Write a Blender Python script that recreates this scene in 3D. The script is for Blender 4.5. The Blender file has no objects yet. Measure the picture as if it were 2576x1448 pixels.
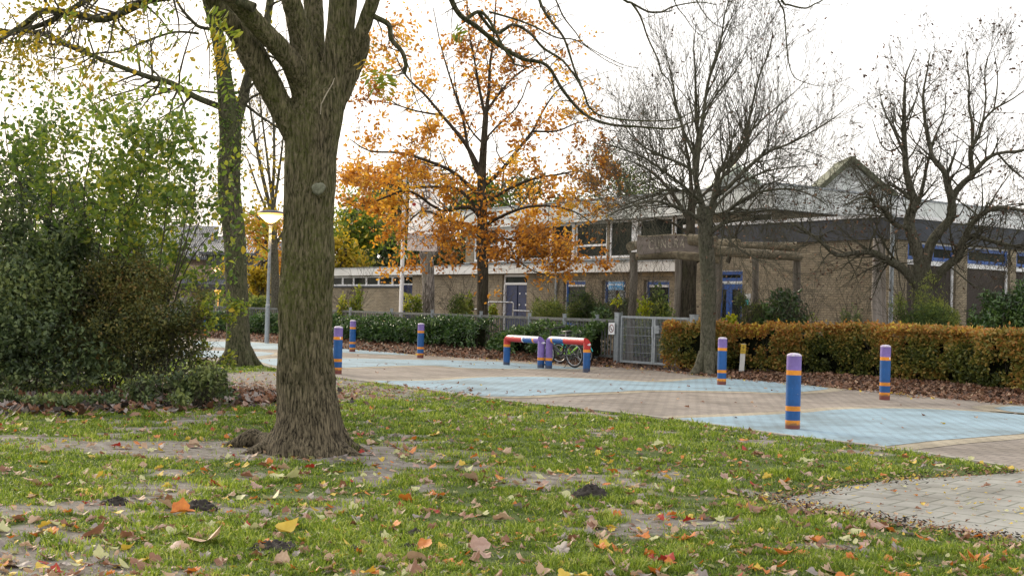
import bpy, math, random
import numpy as np
from mathutils import Vector, Matrix, noise as mnoise
R = math.radians
rng = np.random.default_rng(7)
rnd = random.Random(11)
sc = bpy.context.scene
col = sc.collection

# ------------------------------------------------------------------ camera, world, sun, exposure
CH = 1.25; FPX = 3200.0; CX, CY = 1288.0, 724.0
PITCH = R(1.03); ROLL = R(1.63)
_X = Vector((1, 0, 0)); _F = Vector((0, math.cos(PITCH), math.sin(PITCH))); _U0 = Vector((0, -math.sin(PITCH), math.cos(PITCH)))
_R = _X * math.cos(ROLL) + _U0 * math.sin(ROLL)
_U = _U0 * math.cos(ROLL) - _X * math.sin(ROLL)
CAM = Vector((0, 0, CH))
cam = bpy.data.cameras.new('camera'); camo = bpy.data.objects.new('camera', cam); col.objects.link(camo)
cam.sensor_width = 36; cam.lens = 36 * FPX / 2576; cam.clip_end = 2000; cam.clip_start = 0.05
camo.matrix_world = Matrix(((_R.x, _U.x, -_F.x, 0), (_R.y, _U.y, -_F.y, 0), (_R.z, _U.z, -_F.z, CH), (0, 0, 0, 1)))
sc.camera = camo
SUN_EL, SUN_AZ = R(24), R(-38)          # azimuth measured from +Y towards +X: the low sun is behind the left houses
w = bpy.data.worlds.new("World"); sc.world = w; w.use_nodes = True
wn = w.node_tree; bg = wn.nodes['Background']
sky = wn.nodes.new('ShaderNodeTexSky'); sky.sky_type = 'NISHITA'; sky.sun_disc = False
sky.sun_elevation = SUN_EL; sky.sun_rotation = SUN_AZ; sky.air_density = 1.5; sky.dust_density = 4; sky.ozone_density = 1
wmix = wn.nodes.new('ShaderNodeMix'); wmix.data_type = 'RGBA'; wmix.inputs['Factor'].default_value = 0.8
wn.links.new(sky.outputs[0], wmix.inputs['A']); wmix.inputs['B'].default_value = (10.6, 10.2, 10.0, 1)   # thin bright cloud over the whole sky
wn.links.new(wmix.outputs['Result'], bg.inputs[0]); bg.inputs[1].default_value = 0.125
sl = bpy.data.lights.new('sun', 'SUN'); so = bpy.data.objects.new('sun', sl); col.objects.link(so)
sl.energy = 2.6; sl.angle = R(22); sl.color = (1, .87, .68)
sd = Vector((math.sin(SUN_AZ) * math.cos(SUN_EL), math.cos(SUN_AZ) * math.cos(SUN_EL), math.sin(SUN_EL)))
so.rotation_euler = sd.to_track_quat('Z', 'Y').to_euler()
sc.view_settings.view_transform = 'Standard'; sc.view_settings.look = 'None'; sc.view_settings.gamma = 1
sc.view_settings.exposure = 0.50
sc.cycles.max_bounces = 6; sc.cycles.transparent_max_bounces = 8

# ------------------------------------------------------------------ measuring helpers (reference picture -> metres)
def ray(u, v): return (_F * FPX + _R * (u - CX) - _U * (v - CY))
def A(u, v, Y):
    d = ray(u, v); return CAM + d * (Y / d.y)
def G(u, v, z=0.0):
    d = ray(u, v); return CAM + d * ((z - CH) / d.z)
ANG = math.atan2(-.819, .573)
BX = Vector((math.cos(ANG), math.sin(ANG), 0)); BY = Vector((-math.sin(ANG), math.cos(ANG), 0)); B0 = Vector((.13, 46.0, 0))
def fl(u, v, sb=0.0):
    d = ray(u, v); t = ((B0 + BY * sb) - CAM).dot(BY) / d.dot(BY); p = CAM + d * t - B0
    return p.dot(BX), p.z
def fr(u, v, xc):
    d = ray(u, v); t = ((B0 + BX * xc) - CAM).dot(BX) / d.dot(BX); p = CAM + d * t - B0
    return p.dot(BY), p.z

# ------------------------------------------------------------------ object helpers
def tag(o, label=None, cat=None, group=None, kind=None):
    if label: o['label'] = label
    if cat: o['category'] = cat
    if group: o['group'] = group
    if kind: o['kind'] = kind
    return o
def empty(name, loc=(0, 0, 0), rz=0, label=None, cat=None, group=None):
    o = bpy.data.objects.new(name, None); col.objects.link(o); o.location = loc; o.rotation_euler = (0, 0, rz); o.empty_display_size = .1
    return tag(o, label, cat, group)
def copy_tree(o, parent=None):
    c = o.copy(); col.objects.link(c); c.parent = parent
    for ch in list(o.children): copy_tree(ch, c)
    return c

class MB:
    """mesh buffer: numpy chunks of verts and faces"""
    def __init__(s): s.V = []; s.F = []; s.n = 0
    def add(s, V, F, mat=0, tint=None, smooth=False):
        V = np.asarray(V, dtype=np.float32).reshape(-1, 3); F = np.asarray(F, dtype=np.int32)
        if F.ndim == 1: F = F.reshape(1, -1)
        m = len(F)
        t = np.zeros(m, np.float32) if tint is None else np.broadcast_to(np.asarray(tint, np.float32), (m,)).copy()
        mt = np.broadcast_to(np.asarray(mat, np.int32), (m,)).copy()
        s.F.append((F + s.n, mt, t, smooth)); s.V.append(V); s.n += len(V)
    def box(s, a, b, mat=0, bev=0):
        x0, y0, z0 = a; x1, y1, z1 = b
        if x1 < x0: x0, x1 = x1, x0
        if y1 < y0: y0, y1 = y1, y0
        if z1 < z0: z0, z1 = z1, z0
        V = [(x0, y0, z0), (x1, y0, z0), (x1, y1, z0), (x0, y1, z0), (x0, y0, z1), (x1, y0, z1), (x1, y1, z1), (x0, y1, z1)]
        s.add(V, [(0, 3, 2, 1), (4, 5, 6, 7), (0, 1, 5, 4), (1, 2, 6, 5), (2, 3, 7, 6), (3, 0, 4, 7)], mat)
    def bar(s, p, q, wx, wz, mat=0):
        """box beam between two points"""
        p = Vector(p); q = Vector(q); d = (q - p).normalized()
        up = Vector((0, 0, 1)) if abs(d.z) < .95 else Vector((0, 1, 0))
        a = d.cross(up).normalized() * wx / 2; b = a.normalized().cross(d) * wz / 2
        V = [p - a - b, p + a - b, p + a + b, p - a + b, q - a - b, q + a - b, q + a + b, q - a + b]
        s.add([tuple(v) for v in V], [(0, 1, 2, 3), (7, 6, 5, 4), (0, 4, 5, 1), (1, 5, 6, 2), (2, 6, 7, 3), (3, 7, 4, 0)], mat)
    def tube(s, P, r, sides=10, mat=0, cap=True, smooth=True, lump=0, seed=0):
        P = [Vector(p) for p in P]; n = len(P)
        rr = [r] * n if not hasattr(r, '__len__') else list(r)
        T = [(P[min(i + 1, n - 1)] - P[max(i - 1, 0)]).normalized() for i in range(n)]
        ref = Vector((0, 0, 1)) if abs(T[0].z) < .9 else Vector((1, 0, 0))
        N = T[0].cross(ref).normalized(); V = []
        rg = random.Random(seed)
        ph = [rg.uniform(0, 6.28) for _ in range(6)]
        for i in range(n):
            N = (N - T[i] * N.dot(T[i])).normalized(); Bn = T[i].cross(N)
            for k in range(sides):
                a = 2 * math.pi * k / sides
                l = 1 + lump * (math.sin(2 * a + ph[0] + i * .35) * .5 + math.sin(3 * a + ph[1] - i * .27) * .35 + math.sin(5 * a + ph[2] + i * .8) * .25)
                V.append(P[i] + (N * math.cos(a) + Bn * math.sin(a)) * rr[i] * l)
        F = []
        for i in range(n - 1):
            for k in range(sides):
                k2 = (k + 1) % sides
                F.append((i * sides + k, i * sides + k2, (i + 1) * sides + k2, (i + 1) * sides + k))
        s.add([tuple(v) for v in V], F, mat, smooth=smooth)
        if cap:
            s.add([tuple(v) for v in V[:sides]], list(range(sides))[::-1], mat); s.add([tuple(v) for v in V[-sides:]], list(range(sides)), mat)
    def lathe(s, prof, sides=24, mat=0, c=(0, 0, 0), smooth=True):
        """prof: list of (r, z) ; mat may be a list per ring gap"""
        V = []; n = len(prof)
        for r, z in prof:
            for k in range(sides):
                a = 2 * math.pi * k / sides; V.append((c[0] + r * math.cos(a), c[1] + r * math.sin(a), c[2] + z))
        for i in range(n - 1):
            F = [(i * sides + k, i * sides + (k + 1) % sides, (i + 1) * sides + (k + 1) % sides, (i + 1) * sides + k) for k in range(sides)]
            used = V[i * sides:(i + 2) * sides]
            F = [tuple(x - i * sides for x in f) for f in F]
            s.add(used, F, mat[i] if hasattr(mat, '__len__') else mat, smooth=smooth)
    def build(s, name, mats, parent=None, link=True):
        me = bpy.data.meshes.new(name)
        V = np.concatenate(s.V) if s.V else np.zeros((0, 3), np.float32)
        me.vertices.add(len(V)); me.vertices.foreach_set('co', V.ravel())
        tot = np.concatenate([np.full(len(f), f.shape[1], np.int32) for f, _, _, _ in s.F])
        loops = np.concatenate([f.ravel() for f, _, _, _ in s.F]).astype(np.int32)
        me.loops.add(len(loops)); me.loops.foreach_set('vertex_index', loops)
        me.polygons.add(len(tot)); st = np.zeros(len(tot), np.int32); st[1:] = np.cumsum(tot)[:-1]
        me.polygons.foreach_set('loop_start', st)
        me.polygons.foreach_set('material_index', np.concatenate([m for _, m, _, _ in s.F]).astype(np.int32))
        me.polygons.foreach_set('use_smooth', np.concatenate([np.full(len(f), sm, bool) for f, _, _, sm in s.F]))
        at = me.attributes.new('tint', 'FLOAT', 'FACE'); at.data.foreach_set('value', np.concatenate([t for _, _, t, _ in s.F]))
        me.update(calc_edges=True)
        for m in (mats if isinstance(mats, (list, tuple)) else [mats]): me.materials.append(m)
        if not link: return me
        o = bpy.data.objects.new(name, me); col.objects.link(o)
        if parent is not None: o.parent = parent
        return o

# ------------------------------------------------------------------ materials
class NT:
    def __init__(s, name):
        s.m = bpy.data.materials.new(name); s.m.use_nodes = True; s.t = s.m.node_tree; s.p = s.t.nodes['Principled BSDF']; s.out = s.t.nodes['Material Output']
    def n(s, t, **k):
        nd = s.t.nodes.new(t)
        for a, b in k.items():
            if a.startswith('i_'):
                key = a[2:].replace('_', ' ')
                nd.inputs[key].default_value = b
            else: setattr(nd, a, b)
        return nd
    def l(s, a, b): s.t.links.new(a, b)
    def coord(s, scale=(1, 1, 1), which='Object', rot=(0, 0, 0)):
        tc = s.n('ShaderNodeTexCoord'); mp = s.n('ShaderNodeMapping'); mp.inputs['Scale'].default_value = scale; mp.inputs['Rotation'].default_value = rot
        s.l(tc.outputs[which], mp.inputs[0]); return mp.outputs[0]
    def noise(s, vec, scale, detail=4, rough=.6):
        nd = s.n('ShaderNodeTexNoise'); nd.inputs['Scale'].default_value = scale; nd.inputs['Detail'].default_value = detail; nd.inputs['Roughness'].default_value = rough
        if vec is not None: s.l(vec, nd.inputs['Vector'])
        return nd.outputs[0]
    def ramp(s, fac, stops, interp='LINEAR'):
        nd = s.n('ShaderNodeValToRGB'); cr = nd.color_ramp; cr.interpolation = interp
        while len(cr.elements) < len(stops): cr.elements.new(.5)
        for e, (p, c) in zip(cr.elements, stops): e.position = p; e.color = (*c, 1) if len(c) == 3 else c
        s.l(fac, nd.inputs[0]); return nd.outputs[0]
    def mix(s, f, a, b, mode='MIX'):
        nd = s.n('ShaderNodeMix', data_type='RGBA', blend_type=mode)
        for key, v in (('Factor', f), ('A', a), ('B', b)):
            i = [x for x in nd.inputs if x.name == key and x.enabled][0]
            if hasattr(v, 'links') or isinstance(v, bpy.types.NodeSocket): s.l(v, i)
            elif isinstance(v, (int, float)): i.default_value = v
            else: i.default_value = (*v, 1)
        return [o for o in nd.outputs if o.enabled][0]
    def bump(s, h, strength=.5, dist=.01):
        nd = s.n('ShaderNodeBump'); nd.inputs['Strength'].default_value = strength; nd.inputs['Distance'].default_value = dist
        s.l(h, nd.inputs['Height']); s.l(nd.outputs[0], s.p.inputs['Normal']); return nd
    def base(s, c):
        if isinstance(c, bpy.types.NodeSocket): s.l(c, s.p.inputs['Base Color'])
        else: s.p.inputs['Base Color'].default_value = (*c, 1)

def mat(name, c, rough=.6, metal=0, c2=None, scale=6, bump=0, bscale=40, stretch=(1, 1, 1), spec=.5, dist=.01):
    t = NT(name); t.p.inputs['Roughness'].default_value = rough; t.p.inputs['Metallic'].default_value = metal; t.p.inputs['Specular IOR Level'].default_value = spec
    v = t.coord(stretch)
    if c2 is not None: t.base(t.ramp(t.noise(v, scale, 5), [(.3, c), (.7, c2)]))
    else:
        c3 = tuple(x * .8 for x in c); t.base(t.ramp(t.noise(v, scale, 4), [(.3, c3), (.65, c)]))
    if bump: t.bump(t.noise(v, bscale, 5), bump, dist)
    return t.m

def leafmat(name, cols, rough=.5, trans=.35, spec=.4, jitter=True):
    t = NT(name); a = t.n('ShaderNodeAttribute', attribute_name='tint')
    n = len(cols); c = t.ramp(a.outputs['Fac'], [(i / max(1, n - 1), x) for i, x in enumerate(cols)])
    t.base(c); t.p.inputs['Roughness'].default_value = rough; t.p.inputs['Specular IOR Level'].default_value = spec
    tr = t.n('ShaderNodeBsdfTranslucent'); t.l(c, tr.inputs[0]); ms = t.n('ShaderNodeMixShader'); ms.inputs[0].default_value = trans
    t.l(t.p.outputs[0], ms.inputs[1]); t.l(tr.outputs[0], ms.inputs[2]); t.l(ms.outputs[0], t.out.inputs[0]); return t.m

def barkmat(name, dark, light, moss, sx=26, sz=3.2, strength=.9, mossamt=.5, dist=.03, foot=False):
    t = NT(name); v = t.coord((1, 1, sz / sx))
    dn = t.n('ShaderNodeTexNoise'); dn.inputs['Scale'].default_value = 2.0; dn.inputs['Detail'].default_value = 2
    t.l(t.coord(), dn.inputs['Vector'])
    wv = t.mix(.06, v, dn.outputs[1])
    rid = t.noise(wv, sx, 6, .65)
    vo = t.n('ShaderNodeTexVoronoi', feature='DISTANCE_TO_EDGE'); vo.inputs['Scale'].default_value = sx * .9; t.l(wv, vo.inputs['Vector'])
    fine = t.noise(t.coord((1, 1, .4)), sx * 4, 5, .7)
    r1 = t.ramp(rid, [(.36, (0, 0, 0)), (.62, (1, 1, 1))])
    r2 = t.ramp(vo.outputs[0], [(0, (0, 0, 0)), (.16, (1, 1, 1))])
    h = t.mix(.22, r1, r2); h = t.mix(.22, h, fine)
    colr = t.mix(t.ramp(h, [(.25, (0, 0, 0)), (.8, (1, 1, 1))]), dark, light)
    big = t.noise(t.coord((1, 1, .35)), 3.3, 5, .6)
    mk = t.ramp(big, [(.62 - mossamt * .35, (0, 0, 0)), (.72, (1, 1, 1))])
    mk2 = t.mix(1.0, mk, t.ramp(t.noise(t.coord(), 38, 4), [(.35, (.25,) * 3), (.65, (1, 1, 1))]), 'MULTIPLY')
    if foot:
        tc = t.n('ShaderNodeTexCoord'); sp = t.n('ShaderNodeSeparateXYZ'); t.l(tc.outputs['Object'], sp.inputs[0]); mr = t.n('ShaderNodeMapRange'); mr.inputs[1].default_value = .25; mr.inputs[2].default_value = 1.3; t.l(sp.outputs[2], mr.inputs[0])
        mk2 = t.mix(1.0, mk2, mr.outputs[0], 'MULTIPLY')
    t.base(t.mix(mk2, colr, moss)); t.p.inputs['Roughness'].default_value = .92; t.p.inputs['Specular IOR Level'].default_value = .2
    t.bump(h, strength, dist); return t.m

def brickmat(name, c1, c2, mortar, bw=.22, rh=.0625, msz=.009, mode='wall', rot=0, blotch=.25, bump=.5, paint=None, rough=.88):
    t = NT(name); tc = t.n('ShaderNodeTexCoord')
    if mode == 'wall':
        sp = t.n('ShaderNodeSeparateXYZ'); t.l(tc.outputs['Object'], sp.inputs[0]); ad = t.n('ShaderNodeMath', operation='ADD'); t.l(sp.outputs[0], ad.inputs[0]); t.l(sp.outputs[1], ad.inputs[1])
        cb = t.n('ShaderNodeCombineXYZ'); t.l(ad.outputs[0], cb.inputs[0]); t.l(sp.outputs[2], cb.inputs[1]); vec = cb.outputs[0]
    else: vec = t.coord((1, 1, 1), rot=(0, 0, rot))
    b = t.n('ShaderNodeTexBrick'); t.l(vec, b.inputs['Vector']); b.inputs['Scale'].default_value = 1
    b.inputs['Color1'].default_value = (*c1, 1); b.inputs['Color2'].default_value = (*c2, 1); b.inputs['Mortar'].default_value = (*mortar, 1)
    b.inputs['Brick Width'].default_value = bw; b.inputs['Row Height'].default_value = rh; b.inputs['Mortar Size'].default_value = msz; b.inputs['Mortar Smooth'].default_value = .2
    n1 = t.noise(t.coord(), .7, 7, .65); n2 = t.noise(t.coord(), 9, 6, .7)
    c = t.mix(blotch, b.outputs[0], t.ramp(n1, [(.3, tuple(x * .55 for x in c1)), (.7, tuple(min(1, x * 1.5) for x in c2))]))
    c = t.mix(.35, c, t.ramp(n2, [(.3, (.35,) * 3), (.7, (.62,) * 3)]), 'OVERLAY')
    if paint:
        pn = t.noise(t.coord(), 14, 6, .7); wear = t.ramp(pn, [(.60, (1, 1, 1)), (.72, (.35,) * 3)])
        jm = t.ramp(b.outputs[1], [(.2, (1, 1, 1)), (.8, (.25,) * 3)]); m = t.mix(1.0, wear, jm, 'MULTIPLY')
        pc = t.ramp(t.noise(t.coord(), 1.3, 4), [(.3, tuple(x * .8 for x in paint)), (.7, paint)])
        c = t.mix(m, c, pc)
    if mode == 'flat':
        c = t.mix(1.0, c, t.ramp(t.noise(t.coord(), .9, 8, .7), [(.36, (.62, .60, .56)), (.55, (1, 1, 1))]), 'MULTIPLY')
        c = t.mix(t.ramp(t.noise(t.coord(), 55, 3, .7), [(.70, (0, 0, 0)), (.76, (.8,) * 3)]), c, (.05, .04, .03))
    else: c = t.mix(1.0, c, t.ramp(t.noise(t.coord((.6, .6, 2.2)), .8, 6, .65), [(.35, (.80, .77, .74)), (.6, (1, 1, 1))]), 'MULTIPLY')
    t.base(c); t.p.inputs['Roughness'].default_value = rough
    inv = t.n('ShaderNodeMath', operation='SUBTRACT'); inv.inputs[0].default_value = 1; t.l(b.outputs[1], inv.inputs[1])
    t.bump(t.mix(.2, inv.outputs[0], n2), bump, .006); return t.m

def glassmat(name, c=(.010, .014, .012), c2=(.035, .042, .032), rough=.08, scale=1.2):
    t = NT(name); v = t.coord((1, 1, .6)); t.base(t.ramp(t.noise(v, scale, 5), [(.35, c), (.65, c2)])); t.p.inputs['Roughness'].default_value = rough; t.p.inputs['Specular IOR Level'].default_value = .03
    t.bump(t.noise(v, .8, 2), .1, .02); return t.m

M = {}
M['bark_big'] = barkmat('bark_big', (.014, .011, .007), (.24, .20, .13), (.10, .12, .022), sx=60, sz=11, strength=1, mossamt=1.0, dist=.03, foot=True)
M['bark_second'] = barkmat('bark_second', (.02, .019, .012), (.13, .115, .075), (.065, .085, .025), sx=34, sz=10, mossamt=.8)
M['bark_oak'] = barkmat('bark_oak', (.022, .018, .012), (.085, .07, .05), (.05, .05, .025), sx=22, sz=4, mossamt=.3)
M['bark_grey'] = barkmat('bark_grey', (.032, .03, .022), (.13, .12, .09), (.085, .09, .052), sx=24, sz=12, mossamt=.7, strength=.6, dist=.015)
M['bark_pale'] = barkmat('bark_pale', (.07, .062, .055), (.36, .33, .30), (.19, .19, .14), sx=22, sz=5, mossamt=.2)
M['twig'] = mat('twig', (.028, .024, .017), .9, c2=(.075, .066, .042), scale=8)
M['twig_green'] = mat('twig_green', (.03, .028, .016), .9, c2=(.075, .07, .04), scale=5)
M['soil_dark'] = mat('soil_dark', (.012, .01, .008), .95, c2=(.04, .033, .027), scale=30, bump=1, bscale=60)
M['galv'] = mat('galvanised_steel', (.20, .225, .24), .5, .3, c2=(.32, .35, .37), scale=14)
M['galv_fence'] = mat('weathered_steel', (.085, .09, .088), .7, .2, c2=(.17, .18, .175), scale=9)
M['white'] = mat('white_paint', (.72, .73, .74), .45, c2=(.80, .81, .82), scale=3)
M['white_dirty'] = mat('weathered_white_board', (.50, .54, .50), .6, c2=(.72, .74, .73), scale=1.6, stretch=(1, 1, .35))
M['white_low'] = mat('cream_board', (.62, .62, .59), .55, c2=(.72, .72, .70), scale=1.5)
M['blueframe'] = mat('blue_frame_paint', (.012, .085, .34), .4)
M['bluedoor'] = mat('navy_door_paint', (.010, .022, .085), .45)
M['anthracite'] = mat('anthracite_panel', (.018, .024, .036), .6, c2=(.028, .036, .052), scale=2)
M['glass'] = glassmat('window_glass')
M['glass_grey'] = glassmat('window_glass_curtained', (.05, .058, .055), (.085, .095, .088))
M['glass_brown'] = glassmat('window_glass_dim', (.035, .03, .027), (.06, .05, .045))
M['blind'] = mat('window_blind', (.42, .47, .47), .6)
M['brick'] = brickmat('school_brick', (.20, .17, .12), (.33, .275, .185), (.10, .088, .066))
M['brick_yellow'] = brickmat('yellow_brick', (.36, .28, .16), (.44, .35, .21), (.22, .19, .14))
M['brick_house'] = brickmat('house_brick', (.30, .21, .15), (.36, .27, .19), (.26, .23, .2))
M['brick_red'] = brickmat('garden_wall_brick', (.15, .07, .05), (.2, .1, .07), (.2, .18, .16))
_p, _q = G(1290, 1012), G(2200, 1125); PROT = -math.atan2(_q.y - _p.y, _q.x - _p.x)
M['paving'] = brickmat('paving_brick', (.175, .15, .13), (.265, .23, .195), (.055, .052, .042), .21, .105, .011, 'flat', PROT, .3, .7)
M['sandpave'] = brickmat('sand_paving_brick', (.28, .245, .175), (.34, .30, .22), (.09, .085, .065), .21, .105, .011, 'flat', PROT, .3, .7)
M['bluepave'] = brickmat('blue_painted_brick', (.17, .205, .22), (.25, .29, .31), (.045, .06, .065), .21, .105, .012, 'flat', PROT, .3, .7, paint=(.235, .36, .44), rough=.7)
M['slabs'] = brickmat('concrete_slabs', (.20, .20, .18), (.25, .25, .225), (.03, .042, .014), .3, .3, .010, 'flat', R(39), .35, .5)
M['kerb'] = mat('edge_stone', (.20, .19, .16), .9, c2=(.32, .30, .26), scale=12, bump=.4)
M['purple'] = mat('purple_paint', (.16, .10, .34), .5, c2=(.21, .14, .42), scale=9, bump=.15, bscale=120)
M['orange'] = mat('orange_paint', (.72, .25, .012), .5, c2=(.80, .32, .02), scale=9)
M['blue'] = mat('blue_paint', (.002, .075, .25), .5, c2=(.004, .10, .32), scale=5, bump=.15, bscale=120)
M['red'] = mat('red_paint', (.42, .018, .018), .5, c2=(.55, .03, .03), scale=9)
def chipped(name, c):
    t = NT(name); g = t.ramp(t.noise(t.coord(), 5, 6, .7), [(.32, tuple(x * .62 for x in c)), (.6, c)])
    ch = t.ramp(t.noise(t.coord((1, 1, .8)), 34, 5, .7), [(.69, (0, 0, 0)), (.71, (1, 1, 1))]); cc = t.mix(ch, g, (.34, .33, .32))
    tc = t.n('ShaderNodeTexCoord'); sp = t.n('ShaderNodeSeparateXYZ'); t.l(tc.outputs['Object'], sp.inputs[0])
    nz = t.n('ShaderNodeMath', operation='MULTIPLY_ADD'); t.l(t.noise(t.coord(), 20, 4), nz.inputs[0]); nz.inputs[1].default_value = -.14; t.l(sp.outputs[2], nz.inputs[2])
    d = t.ramp(nz.outputs[0], [(0.0, (.75,) * 3), (.03, (0, 0, 0))]); t.base(t.mix(d, cc, (.05, .042, .032)))
    t.p.inputs['Roughness'].default_value = .55; t.bump(t.noise(t.coord(), 90, 4), .2, .003); return t.m
M['purple'] = chipped('purple_paint', (.20, .135, .40)); M['orange'] = chipped('orange_paint', (.74, .27, .015)); M['blue'] = chipped('blue_paint', (.003, .085, .29)); M['red'] = chipped('red_paint', (.46, .022, .02))
t_ = NT('worn_white_top'); t_.p.inputs['Roughness'].default_value = .5
t_.base(t_.ramp(t_.noise(t_.coord(), 30, 5), [(.42, (.52, .50, .54)), (.60, (.36, .28, .48))])); M['cap'] = t_.m
def worn(name, c):  # paint turning whitish on upward faces, broken up by noise
    t = NT(name); g = t.n('ShaderNodeNewGeometry'); sp = t.n('ShaderNodeSeparateXYZ'); t.l(g.outputs['Normal'], sp.inputs[0])
    ns = t.noise(t.coord(), 16, 5, .7); ad = t.n('ShaderNodeMath', operation='MULTIPLY_ADD'); t.l(ns, ad.inputs[0]); ad.inputs[1].default_value = .9; t.l(sp.outputs[2], ad.inputs[2])
    t.base(t.mix(t.ramp(ad.outputs[0], [(.9, (0, 0, 0)), (1.12, (1, 1, 1))]), c, (.62, .61, .63))); t.p.inputs['Roughness'].default_value = .5; return t.m
M['wred'] = worn('red_paint_pale_top', (.48, .022, .022)); M['wblue'] = worn('blue_paint_pale_top', (.004, .08, .29)); M['wpurple'] = worn('purple_paint_pale_top', (.19, .12, .38)); M['worange'] = worn('orange_paint_pale_top', (.76, .28, .015))
M['wood_grey'] = mat('weathered_wood', (.085, .07, .055), .9, c2=(.21, .185, .15), scale=14, stretch=(1, 1, .12), bump=.8, bscale=30)
M['wood_weath'] = mat('silvered_wood', (.25, .22, .19), .9, c2=(.42, .38, .34), scale=10, stretch=(1, 1, .12), bump=.8, bscale=30)
M['wood_log'] = mat('round_timber', (.085, .07, .045), .9, c2=(.30, .25, .165), scale=11, stretch=(.25, 1, 1), bump=.7, bscale=30)
M['wood_sign'] = mat('carved_board', (.13, .105, .09), .85, c2=(.21, .175, .15), scale=8, stretch=(.3, 1, 1), bump=.4, bscale=40)
M['wood_pale'] = mat('pale_carving', (.30, .26, .20), .9, c2=(.52, .46, .36), scale=30)
M['plank'] = mat('grey_fence_plank', (.16, .165, .12), .9, c2=(.26, .26, .2), scale=3)
M['tile'] = mat('dark_roof_tile', (.035, .04, .048), .6, c2=(.07, .075, .085), scale=3)
M['mossy'] = mat('pale_green_cladding', (.40, .47, .38), .7, c2=(.55, .60, .52), scale=1.5)
M['tile_moss'] = mat('mossy_tile', (.06, .07, .045), .8, c2=(.15, .16, .10), scale=3)
M['black'] = mat('black_rubber', (.012, .012, .013), .6)
M['blackp'] = mat('black_paint', (.016, .017, .02), .35)
M['steel'] = mat('bright_steel', (.55, .56, .57), .3, .8)
M['lime'] = mat('lime_paint', (.24, .52, .04), .45)
M['cyan'] = mat('turquoise_paint', (.02, .50, .52), .4)
_BN1 = lambda: leafmat('banner_cloth', [(.80, .80, .82), (.82, .82, .84)], .8, .5)
_BN2 = lambda: leafmat('banner_print', [(.46, .41, .41), (.48, .43, .43)], .8, .5)
M['signblue'] = mat('sign_blue', (.03, .24, .48), .4)
M['brownpost'] = mat('brown_post', (.06, .032, .022), .7)
M['lampglass'] = NT('lamp_glow').m
nt = M['lampglass'].node_tree.nodes['Principled BSDF']; nt.inputs['Base Color'].default_value = (.12, .06, .02, 1); nt.inputs['Emission Color'].default_value = (1, .50, .13, 1); nt.inputs['Emission Strength'].default_value = 1.7
M['lampwhite'] = NT('lamp_bulb').m
nt = M['lampwhite'].node_tree.nodes['Principled BSDF']; nt.inputs['Emission Color'].default_value = (1, .74, .38, 1); nt.inputs['Emission Strength'].default_value = 3.5
M['polecream'] = mat('cream_pole', (.55, .45, .22), .6)

# leaves
M['banner'] = _BN1(); M['banner_grey'] = _BN2()
M['lf_laurel'] = leafmat('laurel_leaf', [(.016, .04, .012), (.03, .075, .018), (.06, .12, .024), (.13, .21, .04)], .3, .2, .7)
M['lf_dark'] = leafmat('dark_green_leaf', [(.02, .034, .014), (.05, .08, .03), (.11, .15, .055), (.22, .26, .08)], .42, .3)
M['lf_haw'] = leafmat('hawthorn_leaf', [(.04, .055, .018), (.10, .115, .03), (.19, .17, .04), (.24, .14, .045)], .55, .35)
M['lf_green'] = leafmat('green_leaf', [(.045, .085, .018), (.09, .155, .024), (.19, .26, .035), (.42, .40, .04)], .45, .5)
M['lf_yellow'] = leafmat('yellow_leaf', [(.10, .13, .015), (.26, .22, .015), (.45, .30, .02), (.50, .38, .03)], .5, .5)
M['lf_oak'] = leafmat('oak_autumn_leaf', [(.21, .08, .014), (.50, .20, .02), (.72, .38, .035), (.82, .58, .07)], .5, .5)
M['lf_beech'] = leafmat('beech_hedge_leaf', [(.045, .062, .012), (.15, .16, .028), (.36, .25, .06), (.40, .15, .035), (.66, .52, .08)], .5, .3)
M['lf_litter'] = leafmat('dead_leaf', [(.03, .016, .01), (.075, .038, .022), (.14, .075, .045), (.25, .15, .09)], .7, .1)
M['lf_ever'] = leafmat('bamboo_leaf', [(.03, .06, .018), (.07, .12, .03), (.15, .21, .045), (.34, .37, .07)], .5, .4)
M['lf_lime'] = leafmat('lime_yellow_leaf', [(.25, .34, .02), (.42, .45, .02), (.50, .45, .02)], .45, .5)
M['grass'] = leafmat('grass_blade', [(.05, .085, .012), (.12, .19, .018), (.24, .33, .028), (.42, .45, .10)], .45, .45)
M['core'] = mat('hedge_core_shade', (.006, .008, .004), 1, c2=(.02, .022, .012), scale=20, spec=0)  # near-black colour standing in for the shade inside the hedges

# ------------------------------------------------------------------ vegetation helpers
def catmull(P, R_, sub=4):
    P = [Vector(p) for p in P]; out = []; ro = []
    n = len(P)
    for i in range(n - 1):
        a = P[max(i - 1, 0)]; b = P[i]; c = P[i + 1]; d = P[min(i + 2, n - 1)]
        for k in range(sub):
            t = k / sub
            out.append(.5 * ((2 * b) + (c - a) * t + (2 * a - 5 * b + 4 * c - d) * t * t + (3 * b - a - 3 * c + d) * t ** 3)); ro.append(R_[i] + (R_[i + 1] - R_[i]) * t)
    out.append(P[-1]); ro.append(R_[-1]); return out, ro

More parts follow.
